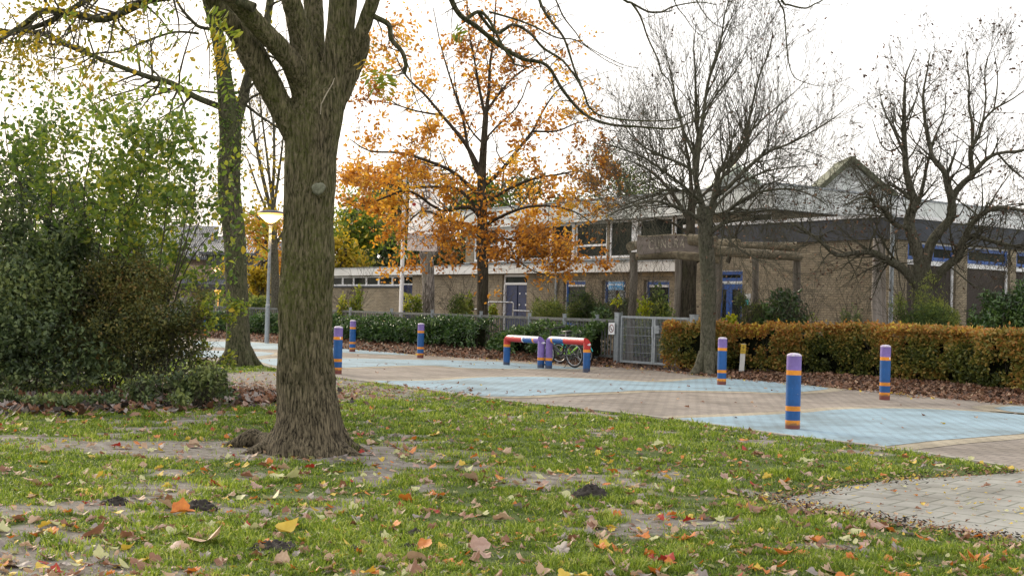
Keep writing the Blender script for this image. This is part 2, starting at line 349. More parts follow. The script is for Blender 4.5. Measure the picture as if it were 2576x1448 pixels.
class Segs:
    def __init__(s): s.a = []; s.tips = []
    def seg(s, p, q, r0, r1):
        m = max(p.y, 4) * .00010; s.a.append((p.x, p.y, p.z, q.x, q.y, q.z, max(r0, m), max(r1, m)))
    def poly(s, P, R_):
        for i in range(len(P) - 1): s.seg(P[i], P[i + 1], R_[i], R_[i + 1])
    def mesh(s, mb, m=0, sides=3):
        if not s.a: return
        a = np.array(s.a, np.float64); p = a[:, :3]; q = a[:, 3:6]; d = q - p; L = np.linalg.norm(d, axis=1, keepdims=True) + 1e-9; d /= L
        up = np.tile([0., 0, 1], (len(a), 1)); up[np.abs(d[:, 2]) > .9] = [1, 0, 0]
        u = np.cross(d, up); u /= np.linalg.norm(u, axis=1, keepdims=True); v = np.cross(d, u)
        ang = np.arange(sides) * 2 * np.pi / sides
        ring = u[:, None, :] * np.cos(ang)[None, :, None] + v[:, None, :] * np.sin(ang)[None, :, None]
        V = np.concatenate([p[:, None, :] + ring * a[:, 6][:, None, None], q[:, None, :] + ring * a[:, 7][:, None, None]], 1).reshape(-1, 3)
        k = np.arange(sides); k2 = (k + 1) % sides
        F = np.stack([k, k2, k2 + sides, k + sides], 1)[None] + (np.arange(len(a)) * 2 * sides)[:, None, None]
        mb.add(V, F.reshape(-1, 4), m, smooth=True)

def rdir(rg): 
    z = rg.uniform(-1, 1); a = rg.uniform(0, 6.283); s = math.sqrt(1 - z * z); return Vector((s * math.cos(a), s * math.sin(a), z))
def grow(S, p, d, L, r, lvl, rg, up=.15, wander=.25, kids=3, spread=.7, shrink=.62, nseg=5, flat=1.0):
    """one branch with children"""
    P = p.copy(); d = d.normalized(); sl_ = L / nseg; pts = [P.copy()]
    for i in range(nseg):
        d = (d + rdir(rg) * wander + Vector((0, 0, up)) * .4).normalized()
        Q = P + d * sl_; r1 = r * (1 - .75 * (i + 1) / nseg); S.seg(P, Q, r * (1 - .75 * i / nseg), max(r1, .0015)); P = Q; pts.append(P.copy())
        if lvl == 0: S.tips.append((P.copy(), d.copy()))
        elif i >= 1 or nseg <= 2:
            for _ in range(kids if i < nseg - 1 else kids + 1):
                if rg.random() < .75:
                    side = rdir(rg); side.y *= flat; nd = (d + side * spread).normalized()
                    grow(S, P, nd, L * shrink * rg.uniform(.6, 1.1), max(r1 * .7, .0018), lvl - 1, rg, up, wander, kids, spread, shrink, max(3, nseg - 1), flat)
def sprout(S, P, R_, n, L, lvl, rg, up=.3, t0=.2, out=.9, **k):
    """side branches along a limb polyline"""
    for _ in range(n):
        t = t0 + (1 - t0) * rg.random(); f = t * (len(P) - 1); i = min(int(f), len(P) - 2); a = f - i
        p = P[i].lerp(P[i + 1], a); r = R_[i] + (R_[i + 1] - R_[i]) * a; d = (P[i + 1] - P[i]).normalized()
        nd = (d * .5 + rdir(rg) * out + Vector((0, 0, up))).normalized()
        grow(S, p, nd, L * rg.uniform(.55, 1.15) * (1.15 - .5 * t), min(r * .5, .035 * L / 1.5), lvl, rg, up=up * .5, **k)

def leaf_mesh(mb, P, size, tint, m=0, D=None, asp=.55, fold=.25, upw=0.0):
    """folded rhombus leaves with a blunt tip, one per point"""
    P = np.asarray(P, np.float64); n = len(P)
    if n == 0: return
    size = np.broadcast_to(size, (n,))[:, None]
    d = rng.normal(size=(n, 3)) if D is None else np.asarray(D) + rng.normal(size=(n, 3)) * .6
    d /= np.linalg.norm(d, axis=1, keepdims=True)
    q = rng.normal(size=(n, 3)); q[:, 2] += upw; u = np.cross(d, q); u /= np.linalg.norm(u, axis=1, keepdims=True) + 1e-9; nn = np.cross(u, d)
    b = P; mid = P + d * size * .45; tip = P + d * size - nn * size * .12
    wl = u * size * asp * .5; up = nn * size * fold * .35
    V = np.stack([b, mid + wl + up, tip - d * size * .12 + wl * .5 + up * .4, tip, tip - d * size * .12 - wl * .5 + up * .4, mid - wl + up], 1).reshape(-1, 3)
    F = np.array([[0, 1, 2, 3], [0, 3, 4, 5]])[None] + (np.arange(n) * 6)[:, None, None]
    mb.add(V, F.reshape(-1, 4), m, np.repeat(np.broadcast_to(tint, (n,)), 2))

def clus_leaves(tips, per, spread, keep=None):
    P = []
    for p, d in tips:
        if keep is not None and not keep(p): continue
        P.append((p.x, p.y, p.z))
    if not P: return np.zeros((0, 3))
    P = np.repeat(np.array(P), per, 0); return P + rng.normal(size=P.shape) * spread

def cloud(lumps, n, gate=.45, nscale=1.6, seed=0.):
    """leaf positions through a union of ellipsoids, thinned by noise so that gaps and clumps form"""
    L = np.array(lumps, float); vol = L[:, 3] * L[:, 4] * L[:, 5]; pick = rng.choice(len(L), size=int(n * 2.2), p=vol / vol.sum())
    d = rng.normal(size=(len(pick), 3)); d /= np.linalg.norm(d, axis=1, keepdims=True); r = rng.random(len(pick)) ** (1 / 5.)
    r = rng.random(len(pick)) ** (1 / 3.) * (.45 + 1.1 * fastnoise3(d * 1.7 + L[pick, :3] * 3 + seed)); P = L[pick, :3] + d * r[:, None] * L[pick, 3:6]
    v = fastnoise3(P * nscale + seed); return P[(v > gate - .02) & (P[:, 2] > .02)][:n]

_perm = rng.random((64, 64, 64))
def fastnoise3(P):
    P = np.asarray(P); i = np.floor(P).astype(int); f = P - i; f = f * f * (3 - 2 * f); o = 0
    for a in (0, 1):
        for b in (0, 1):
            for c in (0, 1):
                wt = (f[:, 0] if a else 1 - f[:, 0]) * (f[:, 1] if b else 1 - f[:, 1]) * (f[:, 2] if c else 1 - f[:, 2])
                o = o + wt * _perm[(i[:, 0] + a) % 64, (i[:, 1] + b) % 64, (i[:, 2] + c) % 64]
    return o
def fbm2(x, y, s, oct=3):
    o = 0; amp = 1; tot = 0
    for k in range(oct):
        o = o + amp * fastnoise3(np.stack([x * s, y * s, np.full_like(x, 3.7 + k * 9.1)], 1)); tot += amp; amp *= .5; s *= 2.1
    return o / tot
def inpoly(x, y, P):
    c = np.zeros(len(x), bool); n = len(P); j = n - 1
    for i in range(n):
        xi, yi = P[i]; xj, yj = P[j]
        if yi != yj: c ^= ((yi > y) != (yj > y)) & (x < (xj - xi) * (y - yi) / (yj - yi) + xi)
        j = i
    return c
def gp(l, z=0): return [tuple(G(u, v, z))[:2] for u, v in l]
def smooth2(P, sub=5):
    o, _ = catmull([(x, y, 0) for x, y in P], [0] * len(P), sub); return [(v.x, v.y) for v in o]

# ================================================================== THE SETTING
LAWN_EDGE = gp([(300, 888), (420, 896), (520, 908), (600, 914), (650, 916), (700, 930), (770, 941), (840, 950), (920, 961), (1000, 972), (1150, 993), (1290, 1012), (1450, 1029), (1600, 1045), (1800, 1072), (1993, 1100), (2200, 1125), (2400, 1155), (2530, 1176)])
PATH_TOP = gp([(2575, 1186), (2480, 1194), (2400, 1198), (2300, 1204), (2200, 1213), (2120, 1224), (2040, 1240), (1970, 1252), (1925, 1264)])
PATH_BOT = gp([(1940, 1275), (2020, 1284), (2110, 1293), (2200, 1310), (2300, 1326), (2400, 1340), (2500, 1357), (2600, 1372), (2800, 1400)])
FAR_EDGE = gp([(100, 838), (350, 842), (500, 848), (690, 862), (820, 873), (1060, 893), (1270, 905), (1490, 920), (1640, 930), (1760, 943), (1878, 956), (2017, 966), (2184, 983), (2267, 991), (2545, 1016), (2800, 1036), (3100, 1060)])
lawn_poly = LAWN_EDGE + PATH_TOP + PATH_BOT + [(9, 3), (-14, 3), (-22, 22)]

def poly_sheet(name, P, z, m, kind='structure', skirt=0.0):
    import mathutils.geometry as mg
    tri = mg.tessellate_polygon([[Vector((x, y, 0)) for x, y in P]])
    mb = MB(); mb.add([(x, y, z) for x, y in P], np.array(tri))
    o = mb.build(name, m); tag(o, kind=kind)
    me = o.data
    import bmesh
    bm = bmesh.new(); bm.from_mesh(me)
    for f in bm.faces:
        f.normal_update()
        if f.normal.z < 0: f.normal_flip()
    bm.to_mesh(me); bm.free(); return o

# ground under everything
t_ = NT('earth'); v_ = t_.coord()
t_.base(t_.ramp(t_.noise(v_, .6, 6), [(.3, (.06, .05, .035)), (.6, (.055, .075, .028))])); t_.p.inputs['Roughness'].default_value = .95
mb = MB(); mb.add([(-400, -30, -.07), (400, -30, -.07), (400, 700, -.07), (-400, 700, -.07)], [0, 1, 2, 3]); tag(mb.build('ground', t_.m), kind='structure')

# lawn soil sheet with undulation; worn patches as an attribute
TREE = G(775, 1136)
def soilmask(x, y):
    """1 = bare soil, 0 = full grass"""
    n = fbm2(x + 40, y + 40, .9, 4); n2 = fbm2(x + 11, y + 70, 2.6, 3)
    s = np.clip((n * .45 + n2 * .55 - .565) * 13, 0, 1)
    dx = x - (TREE.x - .55); dy = y - TREE.y
    e = np.sqrt((dx / 1.75) ** 2 + ((dy + .05) / .72) ** 2) + (n2 - .5) * .8
    s = np.maximum(s, np.clip((1.15 - e) * 4, 0, 1))
    c1 = G(640, 968); e = np.sqrt(((x - c1.x) / 1.5) ** 2 + ((y - c1.y) / 4.5) ** 2) + (n - .5) * .9
    s = np.maximum(s, np.clip((1.1 - e) * 4, 0, 1))
    c2 = G(930, 990); e = np.sqrt(((x - c2.x) / 1.2) ** 2 + ((y - c2.y) / 1.9) ** 2) + (n2 - .5) * 1.4
    s = np.maximum(s, np.clip((.95 - e) * 2, 0, .8))
    c3 = G(60, 1440); e = np.sqrt(((x - c3.x) / .6) ** 2 + ((y - c3.y) / .35) ** 2) + (n2 - .5) * .8
    s = np.maximum(s, np.clip((1 - e) * 4, 0, 1)); return s
def lawnz(x, y):
    return .012 + .05 * (fbm2(x + 5, y + 9, .35, 2) - .45) + .03 * (fbm2(x + 3, y + 31, 1.7, 3) - .5)
NX, NY = 420, 420
gx = np.linspace(-16, 12, NX); gy = 4.0 + (28 - 4.0) * np.linspace(0, 1, NY) ** 1.5
XX, YY = np.meshgrid(gx, gy); xf, yf = XX.ravel(), YY.ravel()
ins = inpoly(xf, yf, lawn_poly); zf = lawnz(xf, yf)
edge = np.array(LAWN_EDGE + PATH_TOP + PATH_BOT)
def edist(x, y, E=edge):
    o = np.full(len(x), 99.)
    for i in range(len(E) - 1):
        a, b = E[i], E[i + 1]; ab = b - a; t = np.clip(((x - a[0]) * ab[0] + (y - a[1]) * ab[1]) / (ab @ ab), 0, 1)
        o = np.minimum(o, np.hypot(x - a[0] - ab[0] * t, y - a[1] - ab[1] * t))
    return o
de = edist(xf, yf); k = np.clip(de / .35, 0, 1)
zf = np.where(ins, zf * k + .001 * (1 - k), -.03)
V = np.stack([xf, yf, zf], 1); idx = np.arange(NX * NY).reshape(NY, NX)
F = np.stack([idx[:-1, :-1].ravel(), idx[:-1, 1:].ravel(), idx[1:, 1:].ravel(), idx[1:, :-1].ravel()], 1)
t_ = NT('lawn_soil'); at_ = t_.n('ShaderNodeAttribute', attribute_name='soil'); v_ = t_.coord()
soilc = t_.ramp(t_.noise(v_, 7, 7, .7), [(.3, (.06, .05, .04)), (.46, (.17, .155, .135)), (.72, (.29, .275, .25))])
turf = t_.ramp(t_.noise(v_, 25, 5), [(.3, (.04, .055, .016)), (.7, (.09, .13, .028))])
t_.base(t_.mix(at_.outputs['Fac'], turf, soilc)); t_.p.inputs['Roughness'].default_value = .95; t_.p.inputs['Specular IOR Level'].default_value = .2
t_.bump(t_.noise(v_, 60, 8, .75), .9, .012)
mb = MB(); mb.add(V, F, smooth=True); lawn = mb.build('lawn', t_.m); tag(lawn, kind='structure')
sm = soilmask(xf, yf); at = lawn.data.attributes.new('soil', 'FLOAT', 'POINT'); at.data.foreach_set('value', sm.astype(np.float32))

# paving and its painted pattern
pave = LAWN_EDGE + gp([(2575, 1186)]) + [(20, 11), (26, 16)] + FAR_EDGE[::-1] + [(-26, 30)]
poly_sheet('paving', pave, 0.0, M['paving'])
pth = PATH_TOP[::-1] + [(13, 10.6), (13, 5.5)] + PATH_BOT[::-1]
poly_sheet('path', pth, .002, M['slabs'])
def expand(P, wd):
    P = np.array(P); c = P.mean(0); nxt = np.roll(P, -1, 0); prv = np.roll(P, 1, 0); t = nxt - prv; t /= np.linalg.norm(t, axis=1, keepdims=True) + 1e-9; nrm = np.stack([t[:, 1], -t[:, 0]], 1)
    a = .5 * np.sum(P[:, 0] * nxt[:, 1] - nxt[:, 0] * P[:, 1]); nrm *= np.sign(a); return [tuple(x) for x in P + nrm * wd]
BANDS = [
 [(640, 905), (720, 901), (859, 901), (1005, 904), (1120, 906), (1235, 909), (1370, 918), (1474, 927), (1400, 928), (1300, 928), (1177, 926), (1091, 920), (1005, 920), (862, 925), (760, 926), (690, 920)],
 [(940, 958), (1040, 958), (1120, 956), (1200, 950), (1292, 948), (1400, 949), (1542, 956), (1661, 961), (1760, 953), (1823, 951), (1900, 957), (1974, 964), (2060, 973), (2080, 979), (1974, 988), (1870, 985), (1754, 983), (1615, 982), (1542, 986), (1436, 990), (1330, 996), (1235, 997), (1149, 993), (1034, 976), (965, 966)],
 [(1700, 1053), (1780, 1050), (1878, 1046), (2017, 1039), (2100, 1031), (2184, 1028), (2270, 1028), (2351, 1030), (2470, 1036), (2600, 1048), (2640, 1066), (2590, 1088), (2500, 1097), (2351, 1109), (2203, 1124), (2100, 1112), (1993, 1100), (1900, 1086), (1800, 1071), (1720, 1059)],
 [(500, 858), (600, 860), (700, 865), (820, 874), (900, 880), (1000, 888), (1020, 893), (900, 889), (790, 883), (680, 879), (560, 874), (480, 868)],
 [(430, 884), (520, 882), (620, 884), (690, 888), (650, 896), (560, 899), (470, 896)],
 [(2500, 1026), (2560, 1022), (2680, 1031), (2760, 1044), (2640, 1043), (2545, 1036)],
]
for i, b in enumerate(BANDS):
    P = smooth2(gp(b) + [gp(b)[0]], 4)[:-1]
    P = [p for p in P]
    ins_ = ~inpoly(np.array([p[0] for p in P]), np.array([p[1] for p in P]), lawn_poly)
    E_ = [p for p, q in zip(expand(P, .32), ins_)]
    poly_sheet('painted_paving_border', E_, .004, M['sandpave'])
    poly_sheet('painted_paving', P, .008, M['bluepave'])
# thin edge stones between lawn and paving
mb = MB(); E_ = smooth2(LAWN_EDGE, 6)
for a, b in zip(E_[:-1], E_[1:]):
    if a[1] < 11 or a[0] < -9: continue
    mb.bar((a[0], a[1], -.06), (b[0], b[1], -.06), .07, .17)
tag(mb.build('kerb', M['kerb']), kind='structure')

# leaf-covered bank behind the paving, rising to the hedges
FE = smooth2(FAR_EDGE, 4); bank = []
for i, (x, y) in enumerate(FE):
    bank.append((x, y))
def bankz(d, left): return (.26 if left else .10) * min(1, max(0, d / 2.2)) ** .8 + .015
rows = [(-.15, -.02), (.0, .012), (.3, .06), (.8, .12), (1.5, .18), (2.4, .24), (4, .22), (9, .1)]
V = []; 
for i, (x, y) in enumerate(bank):
    a = bank[max(i - 1, 0)]; b = bank[min(i + 1, len(bank) - 1)]; t = Vector((b[0] - a[0], b[1] - a[1])).normalized(); nx, ny = -t.y, t.x
    if ny < 0: nx, ny = -nx, -ny
    left = 1 if x < 2.2 else .35
    gateway = math.exp(-((x - 3.4) / .9) ** 4)
    for d, z in rows:
        jj = rnd.uniform(-.12, .12) if abs(d) < .01 else 0
        V.append((x + nx * (d + jj), y + ny * (d + jj), z * left * (1 - gateway * .9) + (rnd.uniform(-.02, .02) if d > .1 else 0)))
nr = len(rows); F = [(i * nr + j, (i + 1) * nr + j, (i + 1) * nr + j + 1, i * nr + j + 1) for i in range(len(bank) - 1) for j in range(nr - 1)]
bankV = np.array(V).reshape(len(bank), nr, 3)
mb = MB(); mb.add(V, F, smooth=True); tag(mb.build('planting_bed', mat('bed_soil', (.04, .028, .02), .95, c2=(.10, .065, .045), scale=16, bump=.8, bscale=40)), kind='structure')

# ================================================================== SCHOOL BUILDING
B = empty('school_building', B0, ANG, 'long brick school with white roof bands, upper window row and dark blue doors', 'building')
UC = fl(2240, 700)[0]; UH = fl(1720, 700)[0]; UL = fl(735, 700)[0]; SB = 1.35; UU = fl(1950, 500, SB)[0]; UUL = fl(1172, 600, SB)[0]
ZLB, ZLT = 2.60, 2.92
def cellwall(mb, u0, u1, z0, z1, ops, plane='y', off=0.0, th=.3, m=0):
    """wall of cells round rectangular openings. plane 'y': front face at y=off ; plane 'x': front face at x=off"""
    us = sorted({u0, u1, *[o[0] for o in ops], *[o[1] for o in ops]}); zs = sorted({z0, z1, *[o[2] for o in ops], *[o[3] for o in ops]})
    us = [u for u in us if u0 <= u <= u1]; zs = [z for z in zs if z0 <= z <= z1]
    for a, b in zip(us[:-1], us[1:]):
        zz = None
        for c, d in zip(zs[:-1], zs[1:]):
            hole = any(o[0] - 1e-6 <= a and b <= o[1] + 1e-6 and o[2] - 1e-6 <= c and d <= o[3] + 1e-6 for o in ops)
            if hole: continue
            if plane == 'y': mb.box((a, off, c), (b, off + th, d), m)
            else: mb.box((off - th, a, c), (off, b, d), m)
def window(u0, u1, z0, z1, off, plane='y', fm='white', gm='glass', fw=.06, mull=(), trans=(), parent=B, rec=.1, name='window', inner=None):
    """frame + glazing bars (one mesh), pane child"""
    mb = MB(); th = .07
    def bx(a0, a1, c0, c1, y0, y1, m=0):
        if plane == 'y': mb.box((a0, off + y0, c0), (a1, off + y1, c1), m)
        else: mb.box((off - y1, a0, c0), (off - y0, a1, c1), m)
    bx(u0, u0 + fw, z0, z1, rec, rec + th); bx(u1 - fw, u1, z0, z1, rec, rec + th)
    bx(u0 + fw, u1 - fw, z1 - fw, z1, rec, rec + th); bx(u0 + fw, u1 - fw, z0, z0 + fw, rec, rec + th)
    for m_ in mull: bx(m_ - fw / 2, m_ + fw / 2, z0 + fw, z1 - fw, rec + .004, rec + th - .004)
    for t in trans: bx(u0 + fw, u1 - fw, t - fw / 2, t + fw / 2, rec + .008, rec + th - .008)
    o = mb.build(name, M[fm], parent)
    mb = MB()
    if plane == 'y': mb.box((u0 + fw * .6, off + rec + .035, z0 + fw * .6), (u1 - fw * .6, off + rec + .045, z1 - fw * .6))
    else: mb.box((off - rec - .045, u0 + fw * .6, z0 + fw * .6), (off - rec - .035, u1 - fw * .6, z1 - fw * .6))
    mb.build('pane', M[gm], o)
    if inner:      # inner coloured casement
        mb = MB(); e = fw + .002; f2 = .09
        def b2(a0, a1, c0, c1):
            if plane == 'y': mb.box((a0, off + rec - .012, c0), (a1, off + rec + .03, c1))
            else: mb.box((off - rec - .03, a0, c0), (off - rec + .012, a1, c1))
        b2(u0 + e, u0 + e + f2, z0 + e, z1 - e); b2(u1 - e - f2, u1 - e, z0 + e, z1 - e); b2(u0 + e + f2, u1 - e - f2, z1 - e - f2, z1 - e); b2(u0 + e + f2, u1 - e - f2, z0 + e, z0 + e + f2)
        mb.build('casement', M[inner], o)
    return o
U = lambda px, sb=0: fl(px, 700, sb)[0]
Zf = lambda px, py, sb=0: fl(px, py, sb)[1]
# --- low block
zc0, zc1 = Zf(930, 719), ZLB - .02
low_ops = [(U(833 - 60), U(1010), zc0, zc1), (U(1010), U(1038), 0, zc1), (U(1264), U(1326), 0, Zf(1290, 690))]
zwb = .75
for a, b in ((1418, 1473), (1515, 1574), (1620, 1684)): low_ops.append((U(a), U(b), zwb, Zf((a + b) / 2, 704)))
mb = MB(); cellwall(mb, UL, UH, 0, ZLB, low_ops); mb.box((UL, .3, 0), (UL + .3, 14, ZLB)); mb.build('low_wall', M['brick'], B)
mb = MB(); seg = [UL - .25]
while seg[-1] < UH - 2.2: seg.append(seg[-1] + 2.4)
seg.append(UH)
for a, b in zip(seg[:-1], seg[1:]): mb.box((a + .006, -.22, ZLB), (b - .006, 0.06, ZLT))
mb.box((UL - .25, .06, ZLB + .003), (UL - .1, 14, ZLT - .003)); mb.build('low_roof_band', M['white_low'], B)
mb = MB(); mb.box((UL - .27, -.25, ZLT), (UH, 0.0, ZLT + .03)); mb.build('roof_trim', M['galv'], B)
mb = MB(); mb.box((UL, 0.0, ZLT - .06), (UH, 15, ZLT - .01)); mb.build('low_roof', mat('bitumen_roof', (.05, .05, .045), .9), B)
# clerestory windows
xs = [773, 803, 833, 859, 886, 918.5, 949.5, 984, 1009]
for a, b in zip(xs[:-1], xs[1:]):
    window(U(a), U(b), zc0, zc1, 0, fw=.07, rec=.06)
mb = MB(); mb.box((U(773), -.05, zc0 - .07), (U(1010), .058, zc0)); mb.build('window_ledge', M['anthracite'], B)
# narrow blue ribbed door
def door(u0, u1, z1, off, m, ribs=False, seam=None, parent=B):
    mb = MB(); mb.box((u0 + .03, off, .02), (u1 - .03, off + .05, z1))
    if ribs:
        n = 7
        for i in range(n): a = u0 + .05 + (u1 - u0 - .1) * i / n; mb.box((a, off - .014, .04), (a + (u1 - u0) / n * .6, off - .001, z1 - .02))
    o = mb.build('door', M[m], parent)
    return o
zd1 = Zf(1024, 716)
door(U(1010), U(1038), zd1, .12, 'bluedoor', True); window(U(1010), U(1038), zd1, zc1, 0, fw=.05, rec=.08)
# double door with transom and white jamb
u0, u1 = U(1264), U(1326); zt = Zf(1290, 690); zdd = Zf(1296, 716)
um = U(1296.5)
for a, b in ((u0 + .09, um - .004), (um + .004, u1)):
    d_ = door(a, b, zdd, .12, 'bluedoor')
    if a > u0 + .5:
        mb = MB()
        for px in (1301, 1312): 
            for py in (748, 763): uu, zz = fl(px, py); mb.lathe([(.0, 0), (.035, .0), (.035, .02), (0, .02)], 10, 0)
        mb = MB()
        for du in (.12, .5):
            for zz in (1.45, 1.85): mb = MB(); mb.box((a + du, .10, zz), (a + du + .06, .117, zz + .06)); mb.build('knob', M['white'], d_)
window(u0, u1, zdd, zt, 0, fw=.08, rec=.08)
mb = MB(); mb.box((u0, .06, 0), (u0 + .09, .2, zdd)); mb.build('door_jamb', M['white'], B)
for a, b in ((1413, 1476), (1506, 1580), (1612, 1692)):
    mb = MB(); mb.box((U(a), -.004, Zf((a + b) / 2, 694)), (U(b), .0, Zf((a + b) / 2, 681))); mb.build('lintel_bricks', M['brick_yellow'], B)
for i, (a, b) in enumerate(((1418, 1473), (1515, 1574), (1620, 1684))):
    zt_ = Zf((a + b) / 2, 704)
    o = window(U(a), U(b), zwb, zt_, 0, fw=.05, gm=('glass_grey', 'glass_grey', 'glass')[i], inner='blueframe', rec=.12)
    mb = MB(); mb.box((U(a) + .15, .10, zt_ - .22), (U(b) - .15, .135, zt_ - .15))
    mb.build('roller_housing', M['white'], o)
    if i == 1:
        mb = MB()
        for k in range(24): mb.box((U(a) + .16, .148, .95 + k * .045), (U(b) - .16, .154, .975 + k * .045))
        mb.build('blind_slats', M['blind'], o)
# downpipe and hopper
up, _ = fl(1404, 700); mb = MB(); mb.tube([(up, -.08, ZLT - .35), (up, -.08, 0)], .045, 10); mb.tube([(up, -.25, ZLT - .1), (up, -.25, ZLT - .2), (up, -.08, ZLT - .38)], .045, 10); mb.box((up - .11, -.34, ZLT - .14), (up + .11, -.23, ZLT + .12)); mb.build('downpipe', M['galv'], B)
# --- upper block (set back)
ZUB, ZUT = 4.45, 5.17; zs0 = Zf(1400, 652, SB); zs1 = ZUB
ups = [(1190, 1252, 1), (1307, 1380, 1), (1380, 1437, 0), (1444, 1524, 1), (1530, 1588, 0), (1603, 1689, 0), (1692, 1745, 0)]
clz0, clz1 = Zf(1920, 559, SB), Zf(1920, 533, SB)
ops = [(U(a, SB), U(b, SB), zs0, zs1) for a, b, _ in ups] + [(U(1882, SB), U(1960, SB) if 1960 < 1950 else UU - .12, clz0, clz1)]
mb = MB(); cellwall(mb, UUL, UU, ZLT - .03, ZUB, ops, off=SB); cellwall(mb, SB + .3, SB + 26, ZLT - .03, ZUB, [], 'x', UU); mb.box((UUL, SB + .3, ZLT - .03), (UUL + .3, SB + 14, ZUB)); mb.build('upper_wall', M['brick'], B)
for a, b, tr in ups:
    tz = Zf((a + b) / 2, 617, SB); window(U(a, SB), U(b, SB), zs0, zs1, SB, fw=.075, trans=(tz,) if tr else (), rec=.03)
window(U(1882, SB), UU - .12, clz0, clz1, SB, fw=.07, rec=.05)
for p_, q_ in ((1252, 1307), (1588, 1603), (1437.2, 1443.8)):
    mb = MB(); mb.box((U(p_, SB), SB - .03, zs0 - .05), (U(q_, SB), SB - .002, zs1)); mb.build('window_post', M['white'], B)
mb = MB(); mb.box((UUL, SB - .09, zs0 - .09), (UU - 3, SB - .004, zs0 - .03)); mb.build('upper_ledge', M['galv'], B)
mb = MB(); a = UUL - .3
while a < UU - .5: b = min(a + 3.1, UU + .3); mb.box((a + .005, SB - .3, ZUB), (b - .005, SB + .1, ZUT)); a = b
mb.box((UU - .1, SB + .1, ZUB + .002), (UU + .3, SB + 26, ZUT - .002)); mb.box((UUL - .3, SB + .1, ZUB + .003), (UUL - .1, SB + 14, ZUT - .003)); mb.build('upper_roof_band', M['white_dirty'], B)
mb = MB(); mb.box((UUL - .32, SB - .33, ZUT), (UU + .34, SB - .2, ZUT + .05)); mb.box((UU + .2, SB - .2, ZUT), (UU + .34, SB + 26, ZUT + .05)); mb.build('roof_trim', M['galv'], B)
mb = MB(); mb.box((UUL, SB, ZUT - .1), (UU, SB + 26, ZUT - .05)); mb.build('upper_roof', M['anthracite'], B)
# --- hall block
ZHB, ZHT = 3.36, 3.92
zdt = Zf(1840, 678)
dops = [(U(1802), U(1868), 0, zdt)]
mb = MB(); cellwall(mb, UH, UC, 0, ZHB, dops); mb.build('hall_wall', M['brick'], B)
def fy(px, py=700): return fr(px, py, UC)[0]
ytr = fr(2538, 670, UC)[1]
rops = [(fy(2282), fy(2405), .25, ZHB - .02), (fy(2433), fy(2541), .25, ZHB - .02), (fy(2556), fy(2680), .25, ZHB - .02), (fy(2730), fy(2850), .25, ZHB - .02)]
mb = MB(); cellwall(mb, .3, 18, 0, ZHB, rops, 'x', UC); mb.build('hall_side_wall', M['brick'], B)
mb = MB(); mb.box((UH, -.06, ZHB), (UC + .06, .1, ZHT)); mb.box((UC - .1, .1, ZHB + .002), (UC + .06, 18, ZHT - .002)); mb.build('hall_roof_band', M['anthracite'], B)
mb = MB(); mb.box((UH, -.09, ZHT), (UC + .09, .02, ZHT + .09)); mb.box((UC - .05, .02, ZHT + .002), (UC + .09, 18, ZHT + .088)); mb.build('hall_roof_trim', M['white'], B)
mb = MB(); mb.box((UH, .02, ZHT - .06), (UC - .05, 18, ZHT - .01)); mb.build('hall_roof', M['anthracite'], B)
for i, (a, b, z0, z1) in enumerate(rops):
    mid = [(a + b) / 2] if i == 0 else []
    gmn = ('glass_brown', 'glass_brown', 'glass_brown', 'glass_brown')[i]
    window(a, b, z0, ytr - .04, UC, 'x', 'white', gmn, fw=.08, rec=.08)
    parts = [(a, (a + b) / 2), ((a + b) / 2, b)] if i == 0 else [(a, b)]
    for (c, d) in parts: window(c, d, ytr - .04, z1, UC, 'x', 'white', 'glass', fw=.045, inner='blueframe', rec=.08)
# entrance doors
o = window(U(1802), U(1868), Zf(1840, 711), zdt, 0, fw=.05, inner='blueframe', rec=.06)
u0, u1 = U(1802), U(1868); um = u0 + .45; zz = Zf(1840, 714)
for a, b in ((u0 + .05, um - .005), (um + .005, u1 - .05)):
    mb = MB(); f = .11
    mb.box((a, .1, .02), (a + f, .15, zz)); mb.box((b - f, .1, .02), (b, .15, zz)); mb.box((a + f, .1, zz - .16), (b - f, .15, zz)); mb.box((a + f, .1, .02), (b - f, .15, .25))
    d_ = mb.build('door', M['blueframe'], B)
    mb = MB(); mb.box((a + f - .01, .12, .24), (b - f + .01, .13, zz - .15)); mb.build('pane', M['glass'], d_)
    mb = MB(); mb.box((a + .02, .06, 1.05), (a + .06, .098, 1.2)); mb.build('handle', M['white'], d_)
mb = MB(); mb.box((u0, .06, 0), (u0 + .05, .2, zz)); mb.box((u1 - .05, .06, 0), (u1, .2, zz)); mb.build('door_jamb', M['white'], B)
mb = MB(); mb.tube([(UC + .11, -.1, 3.98), (UC + .11, -.1, 0)], .055, 12)
for z_ in (3.05, 1.7): mb.tube([(UC + .11, -.1, z_), (UC + .11, -.1, z_ + .05)], .066, 12)
mb.build('downpipe', M['galv'], B)
# small things on the wall
uu, zz = fl(1882, 754); mb = MB(); mb.box((uu - .11, -.07, zz - .16), (uu + .11, 0, zz + .18)); nb = mb.build('notice_box', M['white']); nb.location = B0; nb.rotation_euler.z = ANG
tag(nb, 'small white and turquoise box on the brick wall beside the blue entrance doors', 'notice box')
mb = MB(); mb.box((uu - .105, -.078, zz - .155), (uu + .105, -.071, zz + .01)); mb.build('front_label', M['cyan'], nb)
uu, zz = fl(1817, 657); mb = MB(); mb.tube([(uu, 0, zz + .12), (uu, -.12, zz + .1), (uu, -.14, zz)], .03, 8); mb.lathe([(.0, -.18), (.08, -.15), (.11, -.03), (.09, .05), (.03, .09), (0, .09)], 14, 0, (uu, -.15, zz)); wl = mb.build('wall_lamp', M['galv_fence']); wl.location = B0; wl.rotation_euler.z = ANG
tag(wl, 'unlit grey wall lamp above the blue entrance doors', 'wall lamp')
